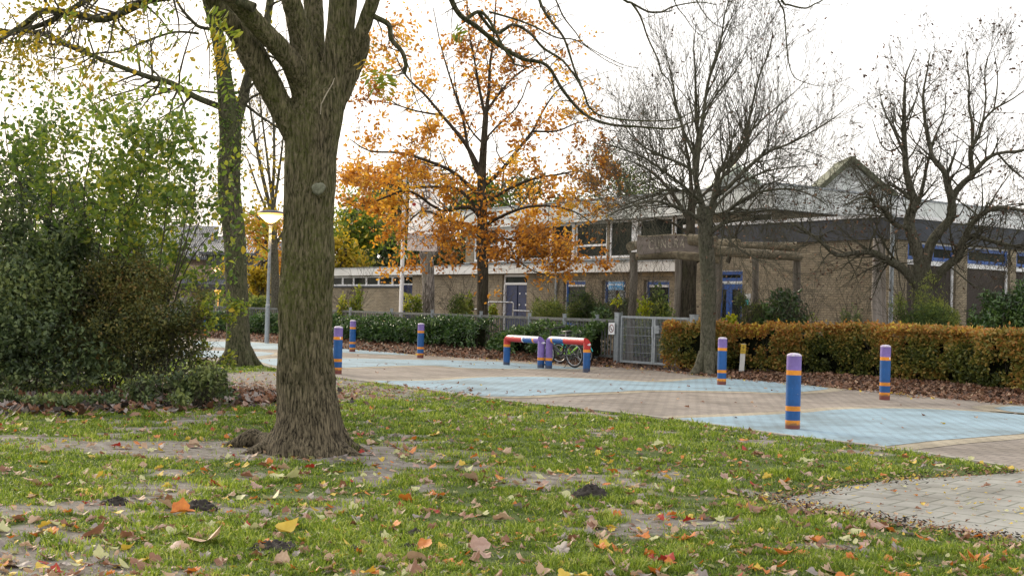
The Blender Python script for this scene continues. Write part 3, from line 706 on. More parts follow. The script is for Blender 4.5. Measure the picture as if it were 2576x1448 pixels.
# steel handrail in front of the navy doors
def hand(L, label, Y=44.0):
    mb = MB()
    for P in L: mb.tube([A(u, v, Y) for u, v in P], .03, 8)
    o = mb.build('handrail', M['steel']); return tag(o, label, 'handrail')
hand([[(1229, 800), (1228.5, 762), (1230, 759.5), (1288, 760.5), (1291, 762), (1290, 800)], [(1291, 781), (1353, 783), (1352, 800)], [(1177, 800), (1178, 777), (1229, 779)]], 'bent steel handrail on the step before the navy double doors')

# gabled roofs beyond the hall
def gable(name, L, Rr, T, Y, depth, label, rm='tile'):
    o = empty(name, (0, 0, 0), 0, label, 'building')
    l = A(*L, Y); r = A(*Rr, Y); t = A(*T, Y); y = t.y
    zb = min(l.z, r.z)
    k = (t.x - l.x) / max(.01, t.z - l.z); mb = MB()
    V = [(l.x, y, 0), (r.x, y, 0), (r.x, y, r.z), (t.x, y, t.z), (l.x, y, l.z)]
    V2 = [(a, y + depth, c) for a, _, c in V]
    mb.add(V + V2, [0, 1, 2, 3, 4]); mb.add(V + V2, [9, 8, 7, 6, 5]); mb.add(V + V2, [(0, 5, 6, 1), (1, 6, 7, 2), (4, 9, 5, 0)]); mb.build('wall', M['white_dirty'], o)
    mb = MB()
    for (p, q) in ((l, t), (r, t)):
        d = Vector((q.x - p.x, 0, q.z - p.z)).normalized(); e = p - d * .5
        n = Vector((-d.z, 0, d.x)); n = n if n.z > 0 else -n
        a = Vector((e.x, y - .35, e.z)) + n * .02; b = Vector((q.x, y - .35, q.z)) + n * .02; c_ = b + Vector((0, depth + .5, 0)); d2 = a + Vector((0, depth + .5, 0)); th = n * .22
        mb.add([a, b, c_, d2, a + th, b + th, c_ + th, d2 + th], [(0, 3, 2, 1), (4, 5, 6, 7), (0, 1, 5, 4), (1, 2, 6, 5), (2, 3, 7, 6), (3, 0, 4, 7)])
    mb.build('roof', M[rm], o)
    mb = MB(); mb.bar((t.x, y - .36, t.z + .16), (t.x, y + depth, t.z + .16), .26, .26); mb.build('ridge', M[rm], o)
    return o
gable('gabled_building', (2076, 470), (2246, 500), (2142, 410), 62, 3, 'pale gable end with dark mossy verge rising behind the hall roof', 'tile_moss')
gable('gabled_building', (1812, 462), (1900, 466), (1854, 428), 64, 3, 'smaller pale green gable half hidden by bare branches behind the school roof', 'mossy')

# ------------------------------------------------------------------ house far left
H = empty('brick_house', (0, 0, 0), 0, 'brick house with two dark tiled roofs seen past the lamp post on the left', 'house')
Yh = 118
def hb(u0, v0, u1, v1, y0=0, y1=6, m='brick_house', name='wall', par=H):
    a = A(u0, v1, Yh + y0); b = A(u1, v0, Yh + y0); mb = MB(); mb.box((a.x, Yh + y0, max(0, a.z)), (b.x, Yh + y1, b.z)); return mb.build(name, M[m], par)
hb(300, 638, 520, 790, 2, 9); hb(430, 668, 536, 800, 0, 2); hb(520, 640, 640, 800, 1.5, 9, 'blackp'); hb(626, 690, 705, 800, .5, 8, 'brick_house')
mb = MB()
def slope(u0, v0, u1, v1, y0, y1, ul=None):   # roof plane: lower edge v1 at y0, upper edge v0 at y1
    a = A(u0, v1, Yh + y0); b = A(u1, v1, Yh + y0); c = A(u1, v0, Yh + y0); ul = u0 if ul is None else ul; a2 = A(ul, v0, Yh + y0)
    V = [(a.x, a.y, a.z), (b.x, a.y, a.z), (c.x, Yh + y1, c.z), (a2.x, Yh + y1, c.z)]; V2 = [(x, y, z - .25) for x, y, z in V]
    return V + V2
rt = []
t_ = NT('roof_tiles'); v_ = t_.coord(); wv = t_.n('ShaderNodeTexWave', bands_direction='X'); wv.inputs['Scale'].default_value = 1.6; t_.l(v_, wv.inputs['Vector']); wz = t_.n('ShaderNodeTexWave', bands_direction='Z', wave_profile='SAW'); wz.inputs['Scale'].default_value = 1.4; t_.l(v_, wz.inputs['Vector'])
t_.base(t_.mix(.5, t_.ramp(wv.outputs[0], [(.2, (.03, .034, .04)), (.8, (.10, .11, .125))]), t_.ramp(wz.outputs[0], [(.05, (.02, .02, .025)), (.3, (.09, .1, .115))]))); t_.p.inputs['Roughness'].default_value = .5; t_.bump(wv.outputs[0], .6, .05)
for args in ((500, 590, 640, 632, .8, 5, 500), (455, 668, 640, 722, -1.2, 2, 428), (290, 560, 520, 640, .8, 6, 300), (600, 600, 720, 690, .0, 5, 610)):
    V = slope(*args); mb = MB(); mb.add(V, [(0, 1, 2, 3), (7, 6, 5, 4), (0, 4, 5, 1), (1, 5, 6, 2), (2, 6, 7, 3), (3, 7, 4, 0)]); mb.build('roof', t_.m, H)
for (a, b, c, d) in ((520, 640, 536, 668), (538, 640, 568, 672), (632, 668, 646, 700)):
    w_ = hb(a, b, c, d, 1.35, 1.45, 'white', 'window'); e = .8; x = hb(a + e, b + e, c - e, d - e, 1.28, 1.34, 'glass_grey', 'pane', w_)
hb(455, 718, 640, 726, -1.4, -1.2, 'blackp', 'gutter'); 
# garden fence with brick pillars
GF = empty('garden_fence', (0, 0, 0), 0, 'grey plank garden fence between red brick pillars below the house', 'fence')
Yg = 108
for a, b in ((440, 506), (520, 560), (576, 640)):
    p = A(a, 746, Yg); q = A(b, 746, Yg); mb = MB(); x = p.x
    while x < q.x: mb.box((x, Yg, 0), (x + .15, Yg + .03, p.z + rnd.uniform(-.03, .03))); x += .19
    mb.build('plank_panel', M['plank'], GF)
for a, b in ((506, 520), (560, 576)):
    p = A(a, 742, Yg); q = A(b, 742, Yg); mb = MB(); mb.box((p.x, Yg - .1, 0), (q.x, Yg + .3, p.z)); mb.box((p.x - .06, Yg - .16, p.z), (q.x + .06, Yg + .36, p.z + .1)); mb.build('pillar', M['brick_red'], GF)

# ================================================================== STREET FURNITURE
# lamps
def lamp(loc, h, label, cream=False, light=True):
    o = empty('street_lamp', loc, 0, label, 'street lamp', 'lit street lamps')
    pm = M['polecream'] if cream else M['galv']
    mb = MB(); mb.lathe([(.075, 0), (.075, 1.2), (.06, 1.25), (.055, 1.6), (.045, h - .02), (.045, h)], 14); mb.build('pole', pm, o)
    mb = MB(); mb.lathe([(.045, h), (.075, h + .02), (.08, h + .07), (.05, h + .09)], 14); mb.build('collar', M['anthracite'], o)
    mb = MB(); mb.lathe([(.07, h + .08), (.13, h + .13), (.36, h + .33), (.42, h + .385), (.42, h + .40)], 24, [0, 1, 0, 0]); mb.build('shade', [M['lampglass'], M['lampwhite']], o)
    mb = MB(); mb.lathe([(.0, h + .12), (.055, h + .14), (.06, h + .26), (.0, h + .28)], 12); mb.build('bulb', M['lampwhite'], o)
    mb = MB(); mb.lathe([(.42, h + .40), (.44, h + .41), (.40, h + .46), (.2, h + .50), (.0, h + .51)], 24); mb.lathe([(0, h + .405), (.42, h + .402)], 24); mb.build('lid', M['anthracite'], o)
    if light:
        l = bpy.data.lights.new('lamp_light', 'POINT'); l.energy = 120; l.color = (1, .62, .25); l.shadow_soft_size = .15; lo = bpy.data.objects.new('lamp_light', l); col.objects.link(lo); lo.parent = o; lo.location = (0, 0, h - .25)
    return o
lg = G(671, 863); l1 = lamp((lg.x, lg.y, 0), 3.72, 'lit street lamp on grey steel pole between the two big trunks')
pz = A(545, 690, 104); l2 = lamp((pz.x, pz.y, 0), pz.z + .1, 'far lit street lamp on cream pole in front of the tiled house', True, False)
pz = A(547, 735, 100); mb = MB(); mb.lathe([(.0, -.05), (.14, .0), (.34, .14), (.32, .17), (0, .18)], 16); mb.tube([(0, .3, .2), (0, .3, -1.2)], .02, 6); mb.tube([(0, 0, .16), (0, .3, .2)], .015, 6)
o = mb.build('garden_lamp', M['lampglass']); o.location = pz; tag(o, 'small yellow lit garden lamp just behind the far cream lamp pole', 'lamp')

# bollards
BH = .88
def make_bollard():
    o = empty('bollard', (0, 0, 0)); r = .083
    zs_ = [.685, .63, .28, .225, .12, .065, -.06]; top = BH - .035
    prof = [(r, top)] + [(r, z) for z in zs_]; 
    mb = MB(); mb.lathe(prof[::-1], 28, [5, 4, 3, 2, 1, 0, 6][:7] if False else [3, 1, 2, 1, 2, 1, 0]); s_ = mb.build('shaft', [M['purple'], M['orange'], M['blue'], M['red']], o)
    mb = MB(); mb.lathe([(r, top), (r * .97, top + .012), (r * .8, top + .024), (r * .5, top + .032), (0, top + .036)], 28); mb.build('cap', M['cap'], o)
    return o
bol = make_bollard()
BL = [(1993.5, 1079, 'closest painted bollard standing at the edge of the lawn'), (848, 940, 'painted bollard directly right of the big trunk'), (886, 885, 'painted bollard beyond the big trunk, close to the laurel hedge'), (1057, 900, 'painted bollard in the middle, between big trunk and oak'),
      (1815, 968, 'painted bollard beside the bare tree trunk at the beech hedge'), (2225, 1005, 'painted bollard before the beech hedge at right with chipped orange ring'), (514, 848, 'faraway painted bollard partly hidden by the left shrub')]
for i, (u, v, lab) in enumerate(BL):
    o = bol if i == 0 else copy_tree(bol); p = G(u, v); o.location = (p.x, p.y, -.015 if i == 0 else 0); o.rotation_euler.z = i * 1.3
    tag(o, lab, 'bollard', 'purple, orange and blue striped bollards')
    for ch in (o.children if i in (1, 5) else []):
        pass
for i, (u, v, s_) in enumerate(((848, 940, .25), (2225, 1005, .3))):   # flakes of bare white on the orange ring
    par = [x for x in bpy.data.objects if x.get('label') == BL[(1, 5)[i]][2]][0]; par.rotation_euler.z = 0
    mb = MB(); a0 = -R(90) + R(38); V = []
    for k in range(9):
        a = k / 8 * 6.283; V.append((.0835 * math.cos(a0 + .16 * math.cos(a)), .0835 * math.sin(a0 + .16 * math.cos(a)), .665 + .022 * math.sin(a)))
    mb.add(V, list(range(8))); mb.build('paint_flake', M['white'], par)

# hooped rails
def rail(p, q, h, segs_l, segs_bar, segs_r, label):
    p = Vector((p.x, p.y, 0)); q = Vector((q.x, q.y, 0)); d = (q - p); L = d.length; r = .078
    o = empty('barrier_hoop', p, math.atan2(d.y, d.x), label, 'barrier', 'painted tubular hoops before the bicycles')
    mats = [M['purple'], M['orange'], M['blue'], M['red'], M['wpurple'], M['worange'], M['wblue'], M['wred'], M['white']]
    n = 22; hc = h - r
    def ring(axis, pos, cut=0):
        V = []
        for k in range(n):
            a = 2 * math.pi * k / n
            if axis == 'z': V.append((pos[0] + r * math.cos(a), r * math.sin(a), pos[1] + (cut * r * math.cos(a))))
            else: V.append((pos[0] + cut * r * math.cos(a), r * math.sin(a), pos[1] + r * math.cos(a)))
        return V
    def strip(mb, A_, B_, m):
        mb.add(A_ + B_, [(k, (k + 1) % n, n + (k + 1) % n, n + k) for k in range(n)], m, smooth=True)
    for side, segs, x in ((0, segs_l, 0), (1, segs_r, L)):
        mb = MB(); prev = ring('z', (x, -.05))
        for zt_, m in segs:
            last = zt_ is None
            cur = ring('z', (x, hc if last else zt_), 0 if not last else (-1 if side == 0 else 1) * -1)
            strip(mb, prev, cur, m); prev = cur
        mb.build('leg', mats, o)
    mb = MB(); prev = ring('x', (0, hc), 1)
    for xt, m in segs_bar:
        last = xt is None; cur = ring('x', (L if last else xt * L, hc), -1 if last else 0)
        strip(mb, prev, cur, m); prev = cur
    mb.build('crossbar', mats, o); return o
rail(G(1274, 918), G(1360, 926), .70, [(.42, 2), (.48, 1), (None, 3)], [(.5, 7), (.53, 8), (.8, 6), (.84, 5), (None, 4)], [(.18, 2), (.24, 1), (None, 0)], 'left painted tubular barrier hoop, red at its left corner')
rail(G(1380, 927), G(1475, 936), .72, [(.18, 2), (.24, 1), (None, 0)], [(.1, 4), (.15, 5), (.44, 6), (None, 7)], [(.42, 2), (.48, 1), (None, 3)], 'right painted tubular barrier hoop, red at its right corner')

# bicycles
def bicycle(loc, rz, wr, fm, acc, label, kick=True):
    o = empty('bicycle', loc, rz, label, 'bicycle'); W = wr * 3.15      # rear hub x=0, front hub x=W (local +x = forward)
    def wheel(x):
        mb = MB(); n = 32
        mb.tube([(x + wr * .93 * math.cos(a), 0, wr + wr * .93 * math.sin(a)) for a in [k * 2 * math.pi / n for k in range(n + 1)]], wr * .075, 8, cap=False)
        ty = mb.build('wheel', M['black'], o)
        mb = MB(); mb.tube([(x + wr * .83 * math.cos(a), 0, wr + wr * .83 * math.sin(a)) for a in [k * 2 * math.pi / n for k in range(n + 1)]], wr * .035, 6, cap=False); mb.build('rim', M['steel'], ty)
        mb = MB()
        for k in range(18):
            a = k * 2 * math.pi / 18; mb.tube([(x, (-1) ** k * .02, wr), (x + wr * .82 * math.cos(a), 0, wr + wr * .82 * math.sin(a))], .0016, 3)
        mb.build('spokes', M['steel'], ty)
        mb = MB(); mb.tube([(x, -.045, wr), (x, .045, wr)], .02, 8); mb.build('hub', M['blackp'], ty)
        mb = MB(); a = 1.0; mb.bar((x + wr * .4, .004, wr + wr * .35), (x + wr * .62, .004, wr + wr * .55), .008, .03); mb.build('reflector', M['orange'], ty)
    wheel(0); wheel(W)
    bb = (W * .42, 0, wr * .95); st = (W * .30, 0, wr * 2.25); hd = (W * .84, 0, wr * 2.35); hl = (W * .875, 0, wr * 2.0); t = wr * .08
    mb = MB(); mb.tube([bb, st], t, 8); mb.tube([st, hd], t * 1.1, 8); mb.tube([bb, hl], t * 1.4, 8); mb.tube([hd, hl], t * 1.3, 8)
    for s_ in (-1, 1): mb.tube([(bb[0], s_ * .02, bb[2]), (0, s_ * .055, wr)], t * .6, 6); mb.tube([(st[0], s_ * .015, st[2] - .05), (0, s_ * .055, wr)], t * .5, 6)
    mb.build('frame', M[fm], o)
    mb = MB()
    for s_ in (-1, 1): mb.tube([hl, (W * .89, s_ * .05, wr * 1.9), (W, s_ * .05, wr)], t * .9, 8)
    mb.build('fork', M[fm], o)
    mb = MB(); mb.tube([st, (st[0] - .03, 0, wr * 2.75)], t * .7, 8); mb.build('seat_post', M['steel'], o)
    mb = MB(); sx = st[0] - .03; sz = wr * 2.78
    prof = [(-.13, .075, .0), (-.08, .08, .012), (0, .055, .0), (.08, .025, -.005), (.14, .015, -.01)]
    V = []
    for px, wd, dz in prof: V += [(sx + px, -wd, sz + dz), (sx + px, -wd * .6, sz + dz + .035), (sx + px, wd * .6, sz + dz + .035), (sx + px, wd, sz + dz)]
    F = [(4 * i + j, 4 * i + (j + 1) % 4, 4 * i + 4 + (j + 1) % 4, 4 * i + 4 + j) for i in range(4) for j in range(4)]
    mb.add(V, F, smooth=True); mb.add(V, [3, 2, 1, 0]); mb.add(V, [16, 17, 18, 19]); mb.build('saddle', M['blackp'], o)
    mb = MB(); hb_ = (W * .80, 0, wr * 2.95); mb.tube([hd, hb_], t * .8, 8); mb.tube([(hb_[0] - .12, -.27, hb_[2] + .05), (hb_[0] + .02, -.12, hb_[2] + .03), hb_, (hb_[0] + .02, .12, hb_[2] + .03), (hb_[0] - .12, .27, hb_[2] + .05)], .012, 8); mb.build('handlebar', M['blackp'], o)
    mb = MB()
    for s_ in (-1, 1): mb.tube([(hb_[0] - .16, s_ * .29, hb_[2] + .052), (hb_[0] - .08, s_ * .24, hb_[2] + .045)], .019, 8); mb.tube([(hb_[0] + .03, s_ * .14, hb_[2] + .01), (hb_[0] - .04, s_ * .22, hb_[2] - .01)], .007, 6)
    mb.build('grip', M['blackp'], o)
    mb = MB(); mb.tube([(bb[0], -.06, bb[2]), (bb[0], .06, bb[2])], .02, 8); mb.lathe([(.085, -.002), (.085, .002)], 20, 0, (0, 0, 0)) if False else None
    mb.tube([(bb[0] + .08 * math.cos(a), -.05, bb[2] + .08 * math.sin(a)) for a in [k * 6.2832 / 20 for k in range(21)]], .006, 5, cap=False)
    mb.tube([(bb[0], -.07, bb[2]), (bb[0] + .12, -.08, bb[2] - .08)], .009, 6); mb.tube([(bb[0], .07, bb[2]), (bb[0] - .12, .08, bb[2] + .08)], .009, 6)
    mb.box((bb[0] + .09, -.15, bb[2] - .095), (bb[0] + .16, -.08, bb[2] - .075)); mb.box((bb[0] - .16, .08, bb[2] + .075), (bb[0] - .09, .15, bb[2] + .095)); mb.build('crank', M['blackp'], o)
    for x in (0, W):
        mb = MB(); mb.tube([(x + wr * 1.06 * math.cos(a), 0, wr + wr * 1.06 * math.sin(a)) for a in [R(20 + k * 14) for k in range(10)]], .014, 6); mb.build('mudguard', M[acc], o)
    if kick: mb = MB(); mb.tube([(.06, .05, wr * .9), (.16, .16, .01)], .009, 6); mb.tube([(.16, .16, .01), (.19, .19, .005)], .009, 6); mb.build('kickstand', M['blackp'], o)
    return o
pr = G(1445, 925.5); pf = A(1379, 922, pr.y + .62); d = Vector((pf.x - pr.x, pf.y - pr.y, 0))
b1 = bicycle((pr.x, pr.y, .01), math.atan2(d.y, d.x), .285, 'blackp', 'blackp', 'black bicycle on its kickstand behind the right barrier hoop'); b1.rotation_euler.x = R(-4)
p2 = A(1408, 900, 30.9); b2 = bicycle((p2.x, p2.y, .02), R(-38), .24, 'lime', 'cyan', 'lime green and turquoise child bicycle leaning in the laurel hedge', False); b2.rotation_euler.x = R(9)

# ------------------------------------------------------------------ slat fence and gate
fence_line = [A(u, 800, Y) for u, Y in ((430, 51), (523, 49), (702, 46), (881, 42), (985, 39.8), (1087, 37.9), (1210, 36), (1332, 34.0), (1420, 32.4), (1502, 31.3), (1549, 30.7))]
FN = empty('slat_fence', (0, 0, 0), 0, 'low grey steel slat fence running behind the laurel hedge to the gate', 'fence')
FT = 1.08; FB = .22
for i in range(len(fence_line) - 1):
    a, b = fence_line[i], fence_line[i + 1]; a = Vector((a.x, a.y, 0)); b = Vector((b.x, b.y, 0)); d = (b - a); L = d.length; d.normalize()
    rise = .0
    mb = MB(); mb.bar(a + Vector((0, 0, FT)), b + Vector((0, 0, FT)), .06, .07); mb.bar(a + Vector((0, 0, FB)), b + Vector((0, 0, FB)), .05, .05)
    k = .10
    while k < L: p = a + d * k; mb.bar(p + Vector((0, 0, FB)), p + Vector((0, 0, FT - .03)), .035, .014); k += .115
    mb.build('slat_panel', M['galv_fence'], FN)
    mb = MB(); mb.box((a.x - .045, a.y - .045, 0), (a.x + .045, a.y + .045, FT + .12)); mb.box((a.x - .052, a.y - .052, FT + .12), (a.x + .052, a.y + .052, FT + .135)); mb.build('post', M['galv'], FN)
# gate
g0 = G(1553, 920); gm = G(1640, 926.5); gdir = Vector((gm.x - g0.x, gm.y - g0.y, 0)); gL = gdir.length; gdir.normalize()
GT = empty('double_gate', (g0.x, g0.y, 0), math.atan2(gdir.y, gdir.x), 'closed galvanised wire mesh double gate at the end of the beech hedge', 'gate')
for x in (0, 2 * gL + .12):
    mb = MB(); mb.box((x - .07, -.07, 0), (x + .07, .07, 1.27)); mb.box((x - .078, -.078, 1.27), (x + .078, .078, 1.285)); mb.build('gate_post', M['galv'], GT)
for x0 in (.10, gL + .05):
    x1 = x0 + gL - .06; mb = MB(); w_ = .05
    mb.box((x0, -.025, .10), (x0 + w_, .025, 1.21)); mb.box((x1 - w_, -.025, .10), (x1, .025, 1.21)); mb.box((x0 + w_, -.025, 1.16), (x1 - w_, .025, 1.21)); mb.box((x0 + w_, -.025, .10), (x1 - w_, .025, .15))
    lf = mb.build('gate_leaf', M['galv'], GT)
    mb = MB(); n = 22
    for k in range(1, n): x = x0 + w_ + (x1 - x0 - 2 * w_) * k / n; mb.tube([(x, 0, .14), (x, 0, 1.17)], .0055, 5, cap=False)
    for k in range(1, 6):
        z_ = .15 + (1.16 - .15) * k / 5 - (.0 if k < 5 else .2); 
        if k < 6: mb.tube([(x0 + w_, -.007, .15 + .2 * (k - .0)), (x1 - w_, -.007, .15 + .2 * k)], .005, 5, cap=False)
    mb.build('wire_mesh', M['galv'], lf)
mb = MB(); xm = gL + .05; mb.box((xm + .06, -.05, .82), (xm + .19, .05, 1.0)); mb.tube([(xm + .12, -.09, .93), (xm + .28, -.09, .93)], .01, 6); mb.tube([(xm + .12, -.04, .93), (xm + .12, -.09, .93)], .01, 6); mb.box((xm - .06, -.04, .72), (xm + .0, -.027, .98)); mb.build('lock', M['galv'], GT)
# no smoking sign on the fence
pz = A(1539, 826, 30.6); S1 = empty('no_smoking_sign', pz, ANG + R(8), 'square white no smoking sign with red ring on fence beside the gate', 'sign')
ux = .155 * 30.6 / 31
mb = MB(); mb.box((-.085, -.012, -.125), (.085, 0, .125)); mb.build('plate', M['white'], S1)
mb = MB(); n = 28
V = []; 
for k in range(n): a = 2 * math.pi * k / n; V += [(.072 * math.cos(a), -.014, .085 * math.sin(a)), (.056 * math.cos(a), -.014, .068 * math.sin(a))]
mb.add(V, [(2 * k, 2 * k + 1, (2 * k + 3) % (2 * n), (2 * k + 2) % (2 * n)) for k in range(n)]); mb.bar((-.045, -.0145, .055), (.045, -.0145, -.055), .001, .014); mb.build('red_ring', M['red'], S1)
mb = MB(); mb.bar((-.035, -.0135, -.012), (.015, -.0135, -.012), .001, .012); mb.bar((.0, -.0135, -.05), (.012, -.0135, -.02), .001, .012); mb.build('cigarette', M['black'], S1)
S1.scale = (1.12, 1, 1.12)

def text_mesh(body, size, m, parent, name='lettering', align='CENTER', ext=.002, bold=0.0, spacing=1.0):
    c = bpy.data.curves.new('txt', 'FONT'); c.body = body; c.size = size; c.extrude = ext; c.align_x = align; c.align_y = 'CENTER'; c.offset = bold; c.space_character = spacing; c.resolution_u = 3
    to = bpy.data.objects.new('txt', c); col.objects.link(to); dg = bpy.context.evaluated_depsgraph_get(); me = bpy.data.meshes.new_from_object(to.evaluated_get(dg)); bpy.data.objects.remove(to); bpy.data.curves.remove(c)
    me.name = name; me.materials.clear(); me.materials.append(m); o = bpy.data.objects.new(name, me); col.objects.link(o); o.parent = parent; return o
# blue sign
pz = A(1551, 719, 31.6); S2 = empty('blue_sign', (pz.x, pz.y, 0), ANG + R(18), 'small blue notice sign on brown post behind the gate, before a window', 'sign')
mb = MB(); mb.tube([(0, .02, 0), (0, .02, pz.z)], .03, 8); mb.build('post', M['brownpost'], S2)
mb = MB(); mb.box((-.22, -.03, pz.z - .10), (.22, -.012, pz.z + .10)); mb.build('plate', M['signblue'], S2)
mb = MB(); mb.box((-.205, -.034, pz.z - .088), (.205, -.031, pz.z + .088)); mb.build('rim', M['signblue'], S2)
mb = MB()
for z_ in (-.086, .086): mb.box((-.2, -.037, pz.z + z_ - .004), (.2, -.0345, pz.z + z_ + .004))
for x_ in (-.204, .204): mb.box((x_ - .004, -.037, pz.z - .086), (x_ + .004, -.0345, pz.z + .086))
mb.build('border', M['white'], S2)
tx = text_mesh('VERBODEN TOEGANG', .052, M['white'], S2, bold=.0015); tx.rotation_euler = (R(90), 0, 0); tx.location = (0, -.037, pz.z + .028); tx.scale = (.78, 1.3, 1)
tx = text_mesh('Art. 461 Wetb. v. Strafr.', .034, M['white'], S2); tx.rotation_euler = (R(90), 0, 0); tx.location = (0, -.037, pz.z - .045)

# timber arch with carved board
def log(P, r, name, par, m='wood_log', seed=0, sides=14):
    pts, rr = catmull(P, r if hasattr(r, '__len__') else [r] * len(P), 4); mb = MB(); mb.tube(pts, rr, sides, lump=.07, seed=seed); return mb.build(name, M[m], par)
AR = empty('timber_arch', (0, 0, 0), 0, 'rustic round timber arch carrying the carved board beyond the gate', 'arch')
def post(u, vt, Y, r, sd, nm='post'):
    t = A(u, vt, Y); log([(t.x - .05, t.y, -.05), (t.x - .02, t.y, t.z * .35), (t.x + .02, t.y, t.z * .7), (t.x, t.y, t.z)], [r * 1.05, r, r * .97, r * .95], nm, AR, 'wood_grey', sd)
post(1594, 634, 31.0, .10, 1); post(1707, 640, 32.5, .10, 2); post(1806, 640, 29.6, .10, 3); post(1900, 640, 32, .085, 4); post(2004, 644, 31.0, .10, 5)
log([A(1585, 620, 30.8), A(1600, 616, 31.2)], .11, 'beam', AR, seed=6)
log([A(1600, 646, 30.9), A(1680, 640, 30.6), A(1730, 644, 30), A(1812, 650, 29.5)], [.09, .105, .1, .12], 'beam', AR, seed=7)
log([A(1790, 628, 29.5), A(1860, 636, 29.2), A(1940, 640, 30.2), A(2012, 646, 30.9)], [.12, .115, .11, .1], 'beam', AR, seed=8)
log([A(1740, 606, 31), A(1800, 612, 30.4), A(1856, 613, 29.8)], [.1, .11, .12], 'beam', AR, seed=9)
bm_ = log([A(1800, 616, 31.4), A(1910, 619, 31), A(2004, 620, 30.8)], [.1, .1, .11], 'beam', AR, seed=10)
log([A(1735, 602, 29.6), A(1801, 608, 29.2)], [.13, .13], 'beam', AR, seed=12)
# carved board
p0 = A(1602, 640, 30.7); p1 = A(1757, 640, 29.6); d = Vector((p1.x - p0.x, p1.y - p0.y, 0)); LB = d.length; _ = 0
BD = empty('carved_name_board', (p0.x, p0.y - .12, 0), math.atan2(d.y, d.x), 'wavy grey wooden board carved with the name CUNERA', 'sign board')
mb = MB(); top = []; bot = []
for k in range(17):
    f = k / 16; x = f * LB; u = 1602 + 155 * f; Y = 30.7 + (29.6 - 30.7) * f
    vt = np.interp(f, [0, .05, .25, .5, .75, .85, 1], [594.5, 597, 596, 593, 593.5, 599, 606]); vb = np.interp(f, [0, .03, .15, .4, .6, .8, 1], [634, 641, 640, 635, 631.5, 632, 636])
    top.append((x, A(u, vt, Y).z)); bot.append((x, A(u, vb, Y).z))
V = [(x, -.03, z) for x, z in bot] + [(x, -.03, z) for x, z in top] + [(x, .05, z) for x, z in bot] + [(x, .05, z) for x, z in top]; n = 17
F = []
for i in range(16): F += [(i, i + 1, n + i + 1, n + i), (2 * n + i + 1, 2 * n + i, 3 * n + i, 3 * n + i + 1), (2 * n + i, 2 * n + i + 1, i + 1, i), (n + i, n + i + 1, 3 * n + i + 1, 3 * n + i)]
F += [(0, n, 3 * n, 2 * n), (n - 1, 3 * n - 1, 4 * n - 1, 2 * n - 1)]
mb.add(V, F); mb.build('board', M['wood_sign'], BD)
mb = MB(); mb.tube([(x, .01, z + .0) for x, z in top], .035, 7); mb.build('bark_edge', M['wood_log'], BD)
for i, (ch, f) in enumerate(zip('CUNERA', (.235, .335, .44, .54, .645, .74))):
    x = f * LB; zc = (np.interp(x, [a for a, _ in top], [b for _, b in top]) + np.interp(x, [a for a, _ in bot], [b for _, b in bot])) / 2
    tx = text_mesh(ch, .30, M['wood_pale'], BD, 'letter', bold=-.003); tx.rotation_euler = (R(90), R(-3 + i * 1.4), 0); tx.location = (x, -.034, zc - .01); tx.scale = (.72, 1.05, 1)
# weathered twin posts and gas marker
TP = empty('weathered_post', (0, 0, 0), 0, 'taller grey weathered wooden post with a knot hole behind the beech hedge', 'post', 'weathered posts beside the gnarled tree')
t = A(2208, 600, 29.6); pts, rr = catmull([(t.x + .06, t.y, 0), (t.x + .05, t.y, 1.0), (t.x, t.y, 1.7), (t.x, t.y, 2.2), (t.x, t.y, t.z)], [.125, .12, .115, .105, .105], 4)
mb = MB(); mb.tube(pts, rr, 16, lump=.05, seed=3); mb.build('shaft', M['wood_weath'], TP); k = A(2208, 681, 29.47); mb = MB(); mb.lathe([(0, 0), (.03, 0), (.03, .02), (0, .02)], 10, 0); kh = mb.build('knot_hole', M['black'], TP); kh.location = k; kh.rotation_euler = (R(90), 0, 0)
t = A(2221, 620, 30.0); mb = MB(); pts, rr = catmull([(t.x + .08, t.y, 0), (t.x + .03, t.y, 1.2), (t.x, t.y, 2.2), (t.x - .01, t.y, t.z)], [.1, .09, .085, .07], 4); mb.tube(pts, rr, 14, lump=.06, seed=5); o = mb.build('weathered_post', M['wood_weath']); tag(o, 'shorter slimmer grey wooden post tucked behind the taller one', 'post', 'weathered posts beside the gnarled tree')
g = G(1865, 938); MK = empty('gas_marker', (g.x, g.y, 0), R(-12), 'leaning white marker post with yellow plate at the beech hedge', 'marker post')
mb = MB(); mb.box((-.055, -.04, -.05), (.055, .04, .66)); s_ = mb.build('shaft', M['white_low'], MK)
mb = MB(); mb.box((-.057, -.048, .44), (.057, -.041, .655)); pl = mb.build('plate', mat('yellow_plate', (.62, .42, .03), .5), MK)
mb = MB(); mb.box((-.035, -.052, .575), (.035, -.049, .585)); mb.box((-.004, -.052, .54), (.004, -.049, .62)); mb.box((-.035, -.052, .49), (.035, -.049, .498)); mb.build('print', M['black'], pl)
MK.rotation_euler.y = R(3)
for (u, v, Y, lab) in ((1862, 821, 31.5, 'grey cap of a short steel post showing above the beech hedge near the bare tree'), (2159, 828, 30.5, 'grey cap of a short steel post showing above the beech hedge near the twin posts')):
    p = A(u, v - 3, Y); mb = MB(); mb.box((-.06, -.06, 0), (.06, .06, p.z)); mb.box((-.07, -.07, p.z), (.07, .07, p.z + .02)); o = mb.build('fence_post', M['galv']); o.location = (p.x, p.y, 0); tag(o, lab, 'post', 'steel posts behind the beech hedge')

